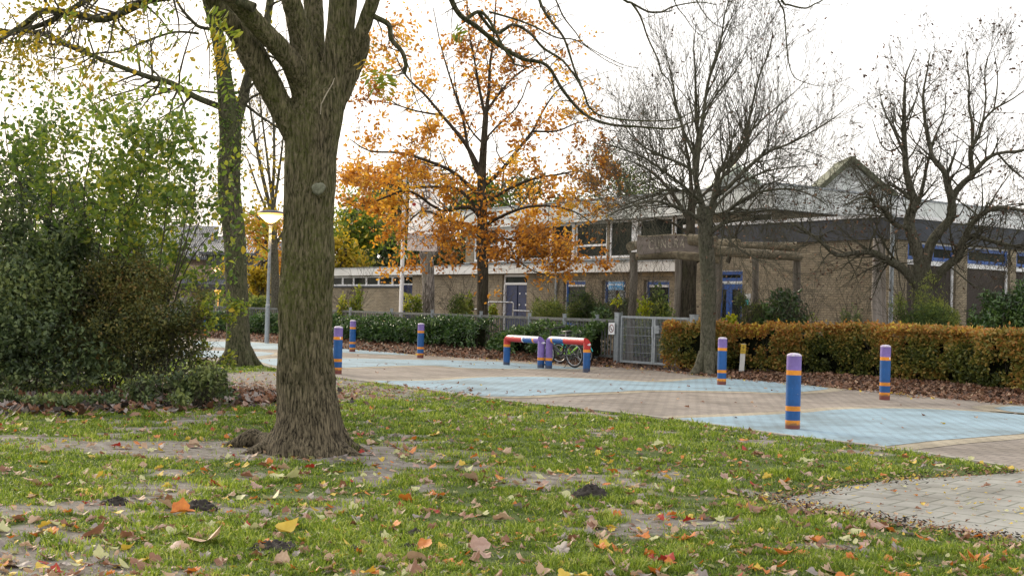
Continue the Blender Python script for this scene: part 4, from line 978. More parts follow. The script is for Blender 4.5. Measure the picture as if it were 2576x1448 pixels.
# flagpole and banner
pb = A(1008, 800, 41); FP = empty('flagpole', (pb.x, pb.y, 0), 0, 'slim white flagpole behind the fence holding the long banner', 'flagpole')
zt = A(1020, 392, 41).z; mb = MB(); mb.lathe([(.07, 0), (.065, 2), (.05, zt - .1), (.05, zt)], 14); mb.build('pole', M['white'], FP)
mb = MB(); mb.lathe([(.05, zt), (.06, zt + .02), (.05, zt + .08), (0, zt + .1)], 12); mb.build('finial', M['black'], FP)
mb = MB(); mb.tube([(.05, -.02, zt - .15), (1.15, -.02, zt - .18)], .014, 6); mb.build('arm', M['white'], FP)
mb = MB(); mb.tube([(.05 + .12 * math.sin(a), -.02, A(1020, 645, 41).z - .25 - .0 + .3 * math.cos(a)) for a in [k * .45 for k in range(8)]], .012, 5); mb.build('cord', M['white'], FP)
ztb = zt - .16; zbb = A(1025, 630, 41).z; wB = .96; x0 = .13
BN = empty('banner', (pb.x, pb.y - .02, 0), 0, 'long white vertical banner with grey letters and grey foot, partly hidden by oak leaves', 'banner')
zg = A(1050, 587, 41).z
def cloth(z0, z1, m, nm, off=0):
    mb = MB(); nx, nz = 14, 24; V = []
    for j in range(nz + 1):
        for i in range(nx + 1):
            x = x0 + wB * i / nx; z = z0 + (z1 - z0) * j / nz; V.append((x - .03 * math.sin(z * 1.1), .03 * math.sin(x * 5 + z * 1.3) + off, z))
    F = [(j * (nx + 1) + i, j * (nx + 1) + i + 1, (j + 1) * (nx + 1) + i + 1, (j + 1) * (nx + 1) + i) for j in range(nz) for i in range(nx)]
    mb.add(V, F, smooth=True); return mb.build(nm, M[m], BN)
cloth(zg, ztb, 'banner', 'cloth'); cloth(zbb, zg, 'banner_grey', 'foot_panel')
tx = text_mesh('méér dan', .19, M['white'], BN, bold=.001); tx.rotation_euler = (R(90), 0, 0); tx.location = (x0 + .53, -.045, zg - .2)
tx = text_mesh('onderwijs', .19, M['white'], BN, bold=.001); tx.rotation_euler = (R(90), 0, 0); tx.location = (x0 + .53, -.045, zg - .43)
tx = text_mesh('school', .62, M['banner_grey'], BN, bold=.006); tx.rotation_euler = (R(90), R(90), 0); tx.location = (x0 + .62, -.05, (zg + ztb) / 2 + .25); tx.scale = (1.0, 1.0, 1)
for (z_, m_) in ((zg + 1.55, 'purple'), (zg + .93, 'red')):
    mb = MB(); V = [(x0 + .2 + .06 * math.cos(a), -.048, z_ + .06 * math.sin(a)) for a in [k * 6.283 / 14 for k in range(14)]]; mb.add(V, list(range(14))); mb.build('printed_dot', M[m_], BN)

OYB = 37.0
# ================================================================== TREES
def PX(l, Y, dy=None):
    """pixel polyline -> points at depth Y (optionally drifting in depth)"""
    n = len(l); return [A(u, v, Y + (0 if dy is None else dy * i / max(1, n - 1))) for i, (u, v) in enumerate(l)]
def limb(mb, l, Y, w0, w1, dy=0, sides=9, lump=.06, seed=0, sub=4, m=0, S=None):
    """branch from pixel polyline; w in view pixels (diameter) -> metres"""
    P = PX(l, Y, dy); k = Y / FPX / 2; n = len(P); rr = [(w0 + (w1 - w0) * i / (n - 1)) * k for i in range(n)]
    P, rr = catmull(P, rr, sub)
    mb.tube(P, rr, sides, m, lump=lump, seed=seed); return P, rr

# ---- big foreground tree -------------------------------------------------
YT = 10.7; K = YT / FPX / 2
BT = empty('foreground_tree', (TREE.x, TREE.y, 0), 0, 'massive foreground tree with ridged mossy trunk, spreading roots and forked limbs', 'tree')
mb = MB()
tr = [((772, 1150), 212), ((773, 1125), 192), ((775, 1095), 172), ((776, 1060), 160), ((774, 1010), 149), ((771, 960), 143), ((769, 880), 138), ((770, 780), 131), ((773, 680), 127), ((777, 580), 125), ((779, 480), 124), ((781, 400), 130), ((787, 330), 138), ((800, 270), 128), ((815, 225), 105)]
P = [A(u, v, YT) for (u, v), _ in tr]; P[0].z = -.15; rr = [w * K for _, w in tr]; P, rr = catmull(P, rr, 3); mb.tube(P, rr, 30, lump=.035, seed=3)
def bl(l, ws, dy=0, Y0=YT, sides=20, mbx=None, lump=.05, seed=1):
    n = len(l); P = [A(u, v, Y0 + dy * i / (n - 1)) for i, (u, v) in enumerate(l)]; k = Y0 / FPX / 2; rr = [w * k for w in (ws if len(ws) == n else np.interp(np.linspace(0, 1, n), np.linspace(0, 1, len(ws)), ws))]
    P, rr = catmull(P, rr, 4); (mbx or mb).tube(P, rr, sides, lump=lump, seed=seed); return P, rr
bl([(765, 380), (742, 335), (706, 270), (668, 200), (634, 138), (600, 82), (560, 30), (520, -40), (480, -110)], [66, 66, 64, 64, 68, 58, 52, 48, 42], -.5)
bl([(778, 290), (760, 215), (738, 165), (700, 118), (655, 72), (620, 30), (575, -20), (530, -80)], [66, 62, 56, 50, 48, 46, 46, 42], -.8, seed=2)
bl([(790, 270), (782, 200), (768, 140), (754, 80), (741, 30), (729, -20), (715, -200)], [58, 66, 62, 56, 50, 48, 42], -.35, seed=4)
bl([(806, 260), (804, 200), (799, 130), (794, 70), (788, 0), (782, -100), (776, -200)], [54, 48, 40, 44, 46, 46, 40], .45, seed=5)
bl([(808, 320), (826, 250), (840, 190), (850, 115), (857, 60), (863, 0), (868, -70), (872, -220)], [90, 78, 72, 72, 70, 68, 66, 56], .0, seed=6)
bl([(862, 190), (884, 140), (910, 80), (926, 35), (938, 0), (962, -70), (1000, -200)], [34, 34, 34, 34, 34, 32, 28], -.2, seed=7)
bl([(842, 275), (868, 222), (892, 170), (908, 130), (916, 98), (912, 80)], [40, 42, 42, 38, 30, 20], .2, seed=8)
# burls and roots
def lumpm(p, r, sc_=(1, 1, 1)):
    V = []; 
    for i in range(9):
        a = math.pi * i / 8
        for j in range(14): b = 2 * math.pi * j / 14; V.append((p.x + r * sc_[0] * math.sin(a) * math.cos(b), p.y + r * sc_[1] * math.sin(a) * math.sin(b), p.z + r * sc_[2] * math.cos(a)))
    mb.add(V, [(i * 14 + j, (i + 1) * 14 + j, (i + 1) * 14 + (j + 1) % 14, i * 14 + (j + 1) % 14) for i in range(8) for j in range(14)], 0)
lumpm(A(640, 150, YT - .05), .105, (1, .8, 1.2)); lumpm(A(800, 475, YT - .17), .075, (1, .5, 1.15))
c0 = Vector((TREE.x, TREE.y, 0))
for i, a in enumerate([R(205), R(248), R(288), R(328), R(5), R(60), R(120), R(170)]):
    d = Vector((math.cos(a), math.sin(a), 0)); q = [1.0, .5, .7, 1.3, .9, .5, .5, .6][i]
    pts, rr = catmull([c0 + d * .13 + Vector((0, 0, .60)), c0 + d * .19 + Vector((0, 0, .30)), c0 + d * .27 + Vector((0, 0, .11)), c0 + d * (.36 + .05 * q) + Vector((0, 0, .02)), c0 + d * (.46 + .2 * q) + Vector((0, 0, -.06))], [.05, .08, .085, .06, .03], 4)
    mb.tube(pts, rr, 12, lump=.06, seed=i)
e = G(590, 1122); q = G(645, 1122)
pts, rr = catmull([c0 + Vector((-.25, .02, .08)), Vector((q.x + .02, q.y + .0, .05)), Vector(((e.x + q.x) / 2 + .06, q.y - .02, .085)), Vector((e.x, e.y, .02)), Vector((e.x - .16, e.y + .03, -.04))], [.07, .075, .075, .045, .02], 5)
mb.tube(pts, rr, 12, lump=.12, seed=40)
raw = mb.build('trunk', M['bark_big'], None)
rm = raw.modifiers.new('r', 'REMESH'); rm.mode = 'VOXEL'; rm.voxel_size = .0095; rm.use_smooth_shade = True
smo = raw.modifiers.new('s', 'SMOOTH'); smo.iterations = 16; smo.factor = .6
dg = bpy.context.evaluated_depsgraph_get(); me = bpy.data.meshes.new_from_object(raw.evaluated_get(dg)); me.name = 'trunk'; bpy.data.objects.remove(raw)
nv = len(me.vertices); co = np.empty(nv * 3, np.float32); me.vertices.foreach_get('co', co); co = co.reshape(-1, 3); no = np.empty(nv * 3, np.float32); me.vertex_normals.foreach_get('vector', no); no = no.reshape(-1, 3)
# long bark ridges: noise stretched along the trunk, deeper near the foot
w1 = fastnoise3(co * np.array([36, 36, 5.2]) + 5); w2 = fastnoise3(co * np.array([60, 60, 9]) + 17); w3 = fastnoise3(co * 3.1 + 3)
rid = 1 - np.abs(w1 - .5) * 4; rad_ = np.hypot(co[:, 0] - TREE.x, co[:, 1] - TREE.y); depth = np.interp(co[:, 2], [.08, .25, .5, 1.5, 2.6, 4], [.002, .009, .012, .009, .006, .0035]) * np.where((co[:, 2] < .6) & (rad_ > .34), .25, 1)
co += no * (rid * depth + (w2 - .5) * depth * .8 + (w3 - .5) * .022)[:, None]
me.vertices.foreach_set('co', co.ravel()); me.polygons.foreach_set('use_smooth', np.ones(len(me.polygons), bool)); me.materials.clear(); me.materials.append(M['bark_big']); me.update()
to = bpy.data.objects.new('trunk', me); col.objects.link(to); to.parent = BT; BT.location = (0, 0, 0)
# pruning scar
k = A(801, 474, YT - .216); mb = MB(); V = [(0, 0, .016)]
for j in range(1, 7):
    for i in range(26):
        a_ = 6.2832 * i / 26; r_ = .056 * j / 6 * (1 + .10 * math.sin(2 * a_ + 1) + .07 * math.sin(3 * a_) + .04 * math.sin(7 * a_)); V.append((r_ * math.cos(a_), r_ * math.sin(a_), [0, .015, .013, .012, .013, .006, -.03][j] + rnd.uniform(-.0015, .0015)))
mb.add(V, [(0, 1 + i, 1 + (i + 1) % 26) for i in range(26)], smooth=True); mb.add(V, [(1 + (j - 1) * 26 + i, 1 + j * 26 + i, 1 + j * 26 + (i + 1) % 26, 1 + (j - 1) * 26 + (i + 1) % 26) for j in range(1, 6) for i in range(26)], smooth=True)
t_ = NT('pruning_scar'); t_.base(t_.ramp(t_.noise(t_.coord(), 40, 5), [(.35, (.09, .09, .06)), (.65, (.17, .18, .125))])); t_.p.inputs['Roughness'].default_value = .9
o = mb.build('pruning_scar', t_.m, BT); o.location = k; o.rotation_euler = (R(90), 0, R(8)); o.scale = (1, 1.1, 1)
mb = MB(); mb.tube([A(808, 262, YT - .24), A(812, 255, YT - .245), A(822, 235, YT - .25), A(836, 212, YT - .25), A(842, 196, YT - .25)], [.004, .005, .0045, .004, .002], 5); mb.tube([A(806, 288, YT - .23), A(808, 262, YT - .24)], .003, 4)
mb.build('aerial_stem', M['wood_pale'], BT)
# outer branches that hang into the picture
S = Segs(); rg = random.Random(5); mb = MB(); limbs = []
def ol(l, Y, w0, w1, dy=0, par=None, seed=0): 
    P, rr = limb(mb, l, Y, w0, w1, dy, 8, .08, seed); limbs.append((P, rr)); return P, rr
ol([(640, 20), (560, -10), (470, -15), (372, 0), (338, 17), (288, 41), (254, 49), (203, 39), (135, 27), (101, 32), (51, 68), (0, 101), (-60, 160)], 10, 26, 13, .5, seed=1)
ol([(372, -40), (290, -25), (220, 0), (169, 30), (101, 64), (51, 78), (0, 103), (-40, 180)], 10.4, 17, 10, 0, seed=2)
U_ = ol([(925, 30), (944, 43), (978, 63), (984, 98), (1010, 129), (1021, 161), (1016, 187)], 10.6, 15, 10, 0, seed=3)
ol([(960, -260), (1060, -160), (1120, -60), (1136, 0), (1159, 40), (1197, 66), (1246, 106), (1274, 126), (1317, 149), (1375, 164), (1418, 230), (1470, 287), (1533, 313), (1610, 319), (1685, 324), (1727, 312), (1776, 290)], 11, 17, 4, 1.5, seed=4)
ol([(1174, 48), (1202, 30), (1225, 43), (1248, 83), (1268, 123), (1290, 150), (1295, 162), (1330, 168)], 11.3, 10, 4, .2, seed=5)
ol([(1202, 30), (1248, 83), (1289, 62), (1332, 83), (1369, 123), (1418, 155), (1464, 221), (1481, 267), (1518, 293), (1610, 304), (1700, 300), (1760, 270)], 11.4, 9, 3, .6, seed=6)
ol([(1230, 30), (1300, 50), (1350, 70), (1400, 95), (1445, 100), (1485, 125), (1530, 155), (1570, 172)], 11.6, 6, 1.5, .5, seed=16)
ol([(1357, -200), (1350, -60), (1357, 0), (1380, 46), (1418, 95), (1444, 172), (1464, 224)], 12, 9, 5, 0, seed=7)
ol([(1340, -120), (1398, 0), (1418, 43), (1449, 83), (1475, 115), (1561, 161), (1610, 172)], 12, 5, 1.5, 0, seed=8)
ol([(1400, -200), (1500, -60), (1570, 0), (1589, 8), (1628, 29), (1654, 31), (1669, 29), (1690, 18), (1724, 10), (1763, 6), (1800, 12)], 10, 8, 2.5, .5, seed=9)
ol([(1589, 8), (1607, 34), (1617, 57), (1630, 96), (1654, 148), (1664, 182), (1685, 206), (1695, 247), (1700, 280)], 10, 6, 2, .3, seed=10)
ol([(1900, -120), (1957, 0), (1971, 26), (1975, 57), (1979, 112), (1984, 156), (1997, 193), (2026, 208), (2057, 216), (2091, 215), (2140, 195)], 10, 5, 1, .3, seed=11)
ol([(1930, -100), (1966, 0), (1987, 13), (2026, 21), (2050, 10), (2070, 0), (2100, -30)], 10, 6, 3, .3, seed=12)
ol([(1660, -120), (1695, 0), (1724, 44), (1745, 74), (1766, 91), (1789, 101)], 11, 3.5, 1, .3, seed=13)
ol([(1720, -100), (1752, 0), (1790, 55), (1830, 75), (1850, 92)], 11, 4, 1, .3, seed=14)
ol([(1010, 129), (1030, 175), (1040, 230), (1065, 290), (1090, 350)], 10.9, 4, 1.5, .2, seed=15)
mb.build('branch', M['bark_second'], BT)
for i, (P, rr) in enumerate(limbs):
    n = [22, 16, 10, 26, 6, 18, 8, 12, 4, 8, 7, 7, 4, 4, 4, 6][i % 16]
    sprout(S, P, rr, n, .5 if i < 2 else .34, 1, rg, up=-.12 if i < 2 else .05, t0=.15, kids=1, wander=.28, spread=.8)
mbT = MB(); S.mesh(mbT, 0, 3)
# leaves still on the near branches: long drooping sprays of yellow-green leaflets
def spray(P0, P1, n, size, tint, mbx, m=1, droop=.0):
    P0 = Vector(P0); P1 = Vector(P1); d = (P1 - P0); side = d.cross(Vector((0, 1, 0))).normalized()
    q = []; D = []
    if tint < .4: m = 2; tint += .45
    for i in range(n):
        t = (i + .5) / n; b = P0 + d * t
        for s_ in (-1, 1): q.append(b); dd = side * s_ + d.normalized() * .4; D.append(dd)
    leaf_mesh(mbx, q, size, tint + rng.normal(size=len(q)) * .12, m, D=np.array(D) * 3, asp=.36)
for (a, b, n, s_, t) in [((520, 35), (565, 50), 5, .085, .3), ((530, 60), (590, 100), 7, .1, .35), ((520, 95), (580, 135), 6, .09, .5), ((535, 120), (558, 128), 4, .05, .8), ((540, 140), (552, 165), 4, .05, .8), ((545, 165), (560, 178), 4, .05, .7), ((905, 150), (925, 185), 4, .07, .6), ((925, 175), (945, 225), 6, .08, .35), ((965, 175), (975, 215), 5, .085, .3), ((985, 205), (965, 250), 5, .07, .6), ((560, 190), (580, 250), 6, .06, .1), ((350, 0), (430, 40), 6, .07, .2), ((160, 30), (185, 45), 4, .06, .2), ((395, 60), (440, 110), 5, .07, .15), ((300, 130), (380, 150), 6, .07, .2), ((400, 195), (470, 215), 6, .08, .12), ((240, 280), (300, 290), 6, .09, .15), ((215, 310), (290, 280), 6, .08, .12), ((190, 200), (240, 210), 5, .08, .5), ((85, 160), (110, 180), 4, .06, .7), ((1140, 78), (1165, 92), 5, .07, .15), ((1143, 88), (1160, 98), 4, .06, .5)]:
    spray(A(*a, 9.6), A(*b, 9.6), n, s_, t, mbT)
q = clus_leaves([t for t in S.tips if t[0].x < -1.2], 2, .06); q = q[rng.random(len(q)) < .75]
leaf_mesh(mbT, q, rng.uniform(.03, .07, len(q)), rng.beta(1.3, 2.2, len(q)), 1)
mbT.build('crown', [M['twig'], M['lf_yellow'], M['lf_green']], BT)

# ---- second tree at left ---------------------------------------------------
Y2 = 25.6
T2 = empty('ivy_clad_tree', (0, 0, 0), 0, 'second mossy tree behind the foreground trunk with ivy leaves and a long arching branch', 'tree')
mb = MB(); b = G(600, 920)
l2 = [(600, 925), (600, 905), (599, 860), (597, 800), (594, 700), (590, 600), (578, 500), (577, 430), (580, 350), (574, 280), (566, 210), (556, 140), (543, 70), (525, 5), (500, -90)]
P = [A(u, v, b.y) for u, v in l2]; kk = b.y / FPX / 2; rr = [x * kk for x in (84, 70, 60, 57, 56, 57, 57, 55, 54, 50, 42, 36, 32, 30, 24)]; P2, r2 = catmull(P, rr, 3); mb.tube(P2, rr and r2, 18, lump=.06, seed=9)
for i in range(6):
    a = i * 1.05 + .3; c = P[0]; d = Vector((math.cos(a), math.sin(a), 0)); mb.tube([Vector((c.x, c.y, .35)) + d * .15, Vector((c.x, c.y, .1)) + d * .3, Vector((c.x, c.y, -.05)) + d * .5], [.1, .09, .04], 8, lump=.1, seed=i)
mb.build('trunk', M['bark_second'], T2)
mb = MB(); L2 = []
for l, w0, w1, dy in (([(583, 345), (598, 300), (610, 250), (622, 200), (640, 150), (665, 90), (680, 0), (690, -90)], 30, 18, 1), ([(572, 285), (548, 267), (491, 244), (433, 210), (372, 193), (305, 169), (237, 142), (169, 115), (101, 85), (40, 80), (-30, 70)], 18, 7, -2), ([(237, 142), (200, 118), (135, 112), (70, 105), (0, 110)], 7, 4, -1), ([(500, 85), (440, 81), (372, 102), (305, 129), (237, 135), (180, 150), (100, 140)], 7, 3, 0), ([(545, 75), (510, 70), (490, 60), (455, 20), (430, -30)], 10, 6, 0), ([(625, 345), (650, 310), (690, 290), (720, 280)], 4, 2, 1)):
    P, rr = limb(mb, l, Y2, w0, w1, dy, 8, .1, 3); L2.append((P, rr))
mb.build('limb', M['bark_second'], T2)
S = Segs(); rg = random.Random(77)
for i, (P, rr) in enumerate(L2): sprout(S, P, rr, (14, 44, 18, 24, 12, 4)[i], 1.6, 2, rg, up=-.1, kids=1, wander=.3, spread=.8, nseg=4)
mb = MB(); S.mesh(mb, 0, 3)
q = clus_leaves([t for t in S.tips if t[0].x < -4.9], 1, .1); q = q[rng.random(len(q)) < .8]; leaf_mesh(mb, q, rng.uniform(.06, .12, len(q)), rng.beta(1, 2.5, len(q)), 1)
n = 650; f = np.clip(rng.beta(1.2, 1.4, n) * .55 + .42, 0, .97) * (len(P2) - 1); i0 = f.astype(int); Pn = np.array([tuple(v) for v in P2]); Rn = np.array(r2)
a = rng.uniform(-2.8, .3, n); q = Pn[i0] + np.stack([np.cos(a), np.sin(a), 0 * a], 1) * (Rn[i0] * rng.uniform(1.0, 1.35, n))[:, None]; q[:, 2] += rng.normal(size=n) * .15
leaf_mesh(mb, q, rng.uniform(.05, .10, n), rng.beta(1.5, 2, n), 2)
mb.build('crown', [M['twig_green'], M['lf_yellow'], M['lf_green']], T2)

# ---- generic tree from pixel limbs -----------------------------------------
def pixel_tree(name, label, Y, trunk, tw, limbs_, bark, twigm, leaf=None, nb=10, L=1.0, lvl=2, up=.35, seed=1, keep=None, per=1, lsz=(.05, .08), prob=.5, depth=1.0, kids=2, spread=.75, wander=.26, spr=.08, tintf=None, group=None, roots=True, cat='tree', tk=None, out=.9, droop=()):
    T = empty(name, (0, 0, 0), 0, label, cat, group); rg = random.Random(seed); mb = MB()
    P = [A(u, v, Y) for u, v in trunk]; kk = Y / FPX / 2
    P, rr = catmull(P, [w_ * kk for w_ in tw], 3); mb.tube(P, rr, 16, lump=.07, seed=seed)
    if roots:
        for i in range(5):
            a = i * 1.26 + seed; c = P[0]; d = Vector((math.cos(a), math.sin(a), 0)); r0 = rr[0]; mb.tube([Vector((c.x, c.y, c.z + r0 * 2)) + d * r0 * .3, Vector((c.x, c.y, c.z + r0 * .7)) + d * r0 * .8, Vector((c.x, c.y, c.z - .1)) + d * r0 * 1.9], [r0 * .6, r0 * .5, r0 * .2], 7, lump=.1, seed=i)
    mb.build('trunk', M[bark], T)
    mb = MB(); S = Segs(); LS = []
    for i, (l, w0, w1, dy) in enumerate(limbs_):
        LS.append(limb(mb, l, Y, w0, w1, dy * depth, 7, .08, i + seed, 3))
    if limbs_: mb.build('limb', M[bark], T)
    for i, (Pl, rl) in enumerate(LS):
        ln = sum((Pl[j + 1] - Pl[j]).length for j in range(len(Pl) - 1))
        sprout(S, Pl, rl, max(3, int(nb * ln / 3)), L * min(1, .35 + ln / 4), lvl, rg, up=up, kids=kids, spread=spread, wander=wander, nseg=4, out=out)
    for i in droop:
        Pl, rl = LS[i]; sprout(S, Pl, rl, int(nb * 1.6), L * .8, lvl, rg, up=-.15, kids=kids, spread=spread, wander=wander + .08, nseg=4, out=.95)
    if tk: sprout(S, P, rr, tk, L, lvl, rg, up=up, t0=.5, kids=kids, spread=spread, wander=wander, nseg=4)
    mb = MB(); S.mesh(mb, 0, 3)
    if leaf:
        q = clus_leaves(S.tips, per, spr, keep); pr_ = prob(q) if callable(prob) else prob; q = q[rng.random(len(q)) < pr_]
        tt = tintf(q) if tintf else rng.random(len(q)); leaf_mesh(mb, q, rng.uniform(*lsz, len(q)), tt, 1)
    mb.build('crown', [M[twigm]] + ([M[leaf]] if leaf else []), T)
    print(name, len(S.a), len(S.tips)); return T, S

# bare tree by the beech hedge
pixel_tree('bare_tree', 'bare spreading tree with mossy trunk between the gate and the beech hedge', 27.2,
    [(1781, 950), (1780, 925), (1780, 870), (1783, 760), (1781, 680), (1776, 620), (1774, 560), (1768, 520)], [62, 46, 38, 37, 38, 38, 40, 34],
    [([(1770, 530), (1762, 500), (1750, 452), (1748, 394), (1757, 347), (1752, 312), (1750, 247), (1749, 182), (1745, 120), (1752, 60)], 18, 2, .4),
     ([(1750, 452), (1756, 390), (1766, 312), (1779, 221), (1792, 169), (1812, 109), (1823, 39), (1840, -20)], 13, 2, -.4),
     ([(1778, 570), (1792, 523), (1804, 452), (1812, 425), (1841, 413), (1874, 370), (1880, 325), (1888, 286), (1909, 195), (1930, 143), (1945, 80)], 18, 2, .8),
     ([(1785, 545), (1795, 499), (1827, 476), (1886, 417), (1933, 382), (1991, 359), (2062, 320), (2115, 285)], 14, 2, -.8),
     ([(1782, 600), (1792, 581), (1823, 558), (1832, 530), (1874, 499), (1921, 481), (1991, 476), (2050, 495), (2085, 520)], 13, 2, -1.5),
     ([(1772, 560), (1734, 537), (1687, 516), (1640, 506), (1570, 523), (1525, 545)], 12, 2, -1.2),
     ([(1765, 520), (1738, 488), (1687, 476), (1640, 492), (1581, 513), (1520, 530)], 9, 2, 1.4),
     ([(1752, 470), (1741, 429), (1687, 401), (1640, 382), (1593, 347), (1560, 300)], 10, 2, .9),
     ([(1764, 510), (1734, 480), (1675, 434), (1616, 394), (1550, 370), (1500, 350)], 9, 2, -1.6),
     ([(1800, 470), (1850, 400), (1880, 340), (1930, 290), (1990, 240), (2030, 200)], 8, 1.5, 1.5),
     ([(1790, 530), (1850, 470), (1930, 430), (2000, 420), (2070, 410)], 8, 1.5, 1.8),
     ([(1750, 400), (1720, 330), (1700, 260), (1690, 190), (1670, 130)], 8, 1.5, -.6),
     ([(1766, 312), (1800, 240), (1850, 180), (1880, 120)], 6, 1.5, .5),
     ([(1792, 560), (1830, 600), (1880, 640), (1930, 660)], 5, 1.5, -1.3)],
    'bark_grey', 'twig_green', 'lf_litter', nb=20, L=1.5, lvl=2, up=.5, seed=21, prob=.03, lsz=(.05, .09), kids=2, wander=.17, spread=.6, out=.75, droop=(4, 5, 6, 7, 8, 10, 13, 3), depth=1.3, spr=.1)
# darker stem behind it
pixel_tree('bare_tree', 'dark leaning bare tree just behind the timber arch', 32.6,
    [(1728, 800), (1728, 720), (1732, 660), (1736, 600), (1738, 545), (1742, 480)], [50, 46, 42, 26, 22, 18],
    [([(1735, 640), (1755, 655), (1765, 640), (1772, 625)], 16, 10, 0), ([(1738, 560), (1700, 500), (1660, 450), (1620, 420), (1570, 400)], 12, 2, .5), ([(1740, 500), (1735, 420), (1720, 340), (1710, 280)], 12, 2, 0), ([(1742, 520), (1790, 470), (1840, 430), (1900, 400)], 10, 2, .8), ([(1830, 660), (1843, 620), (1852, 585), (1864, 560), (1900, 500), (1940, 470)], 12, 2, 0), ([(1735, 590), (1690, 560), (1640, 550), (1590, 560)], 8, 2, -.5)],
    'bark_oak', 'twig', 'lf_litter', nb=10, L=1.3, lvl=2, up=.4, seed=33, prob=.01, kids=2, wander=.2, roots=False)
# gnarled tree at the right
pixel_tree('gnarled_tree', 'gnarled grey-green tree with twisting limbs behind the beech hedge at right', 29.5,
    [(2325, 870), (2324, 800), (2320, 745), (2317, 700), (2314, 665)], [64, 56, 52, 54, 48],
    [([(2310, 730), (2297, 706), (2269, 674), (2243, 660), (2223, 648), (2193, 634), (2151, 636), (2105, 641), (2059, 602), (2024, 581), (1990, 560)], 26, 5, -1),
     ([(2316, 690), (2312, 650), (2300, 610), (2288, 575), (2288, 544), (2300, 509), (2290, 474), (2279, 428), (2277, 393), (2274, 335), (2274, 280), (2276, 220), (2280, 185), (2306, 125)], 36, 2, .3),
     ([(2318, 700), (2330, 650), (2345, 605), (2373, 570), (2395, 540), (2392, 497), (2383, 463), (2376, 433), (2348, 400), (2338, 365), (2329, 322), (2322, 241), (2331, 187), (2340, 130)], 30, 2, -.3),
     ([(2390, 530), (2400, 490), (2418, 465), (2446, 440), (2476, 405), (2510, 386), (2568, 379), (2630, 360)], 20, 4, -.5),
     ([(2446, 430), (2441, 393), (2444, 370), (2463, 340), (2470, 310), (2500, 276), (2549, 248), (2600, 210)], 14, 2, -.2),
     ([(2446, 375), (2445, 310), (2437, 264), (2438, 206), (2433, 160), (2428, 105)], 9, 1.5, .4),
     ([(2325, 740), (2347, 706), (2363, 686), (2393, 660), (2413, 646), (2419, 614), (2430, 594), (2445, 562), (2476, 535), (2510, 521), (2568, 528), (2620, 545)], 28, 6, -1.2),
     ([(2425, 608), (2440, 597), (2462, 596), (2492, 606), (2528, 614), (2572, 624), (2650, 640)], 13, 6, -.8),
     ([(2293, 530), (2302, 521), (2314, 497), (2325, 451), (2334, 410), (2350, 350), (2375, 290), (2380, 230)], 15, 2, .8),
     ([(2290, 575), (2256, 567), (2240, 553), (2221, 525), (2198, 514), (2195, 500), (2163, 497), (2120, 520)], 13, 3, -1),
     ([(2288, 500), (2258, 472), (2221, 465), (2180, 480), (2140, 500)], 9, 2, 1),
     ([(2277, 393), (2250, 330), (2225, 280), (2210, 220)], 9, 1.5, 0), ([(2274, 310), (2300, 260), (2320, 200)], 6, 1.5, .5),
     ([(2500, 276), (2510, 200), (2500, 130)], 5, 1.5, 0), ([(2470, 320), (2480, 250), (2478, 170), (2500, 110)], 6, 1.5, .5), ([(2510, 386), (2540, 420), (2576, 450), (2620, 470)], 6, 2, .5),
     ([(2275, 360), (2240, 380), (2215, 360), (2195, 300)], 6, 1.5, .6)],
    'bark_grey', 'twig_green', 'lf_litter', nb=17, L=1.2, lvl=2, up=.45, wander=.22, seed=44, prob=.05, lsz=(.06, .11), depth=1.2, kids=2, spr=.12, droop=(0, 6, 7, 9, 10, 15))
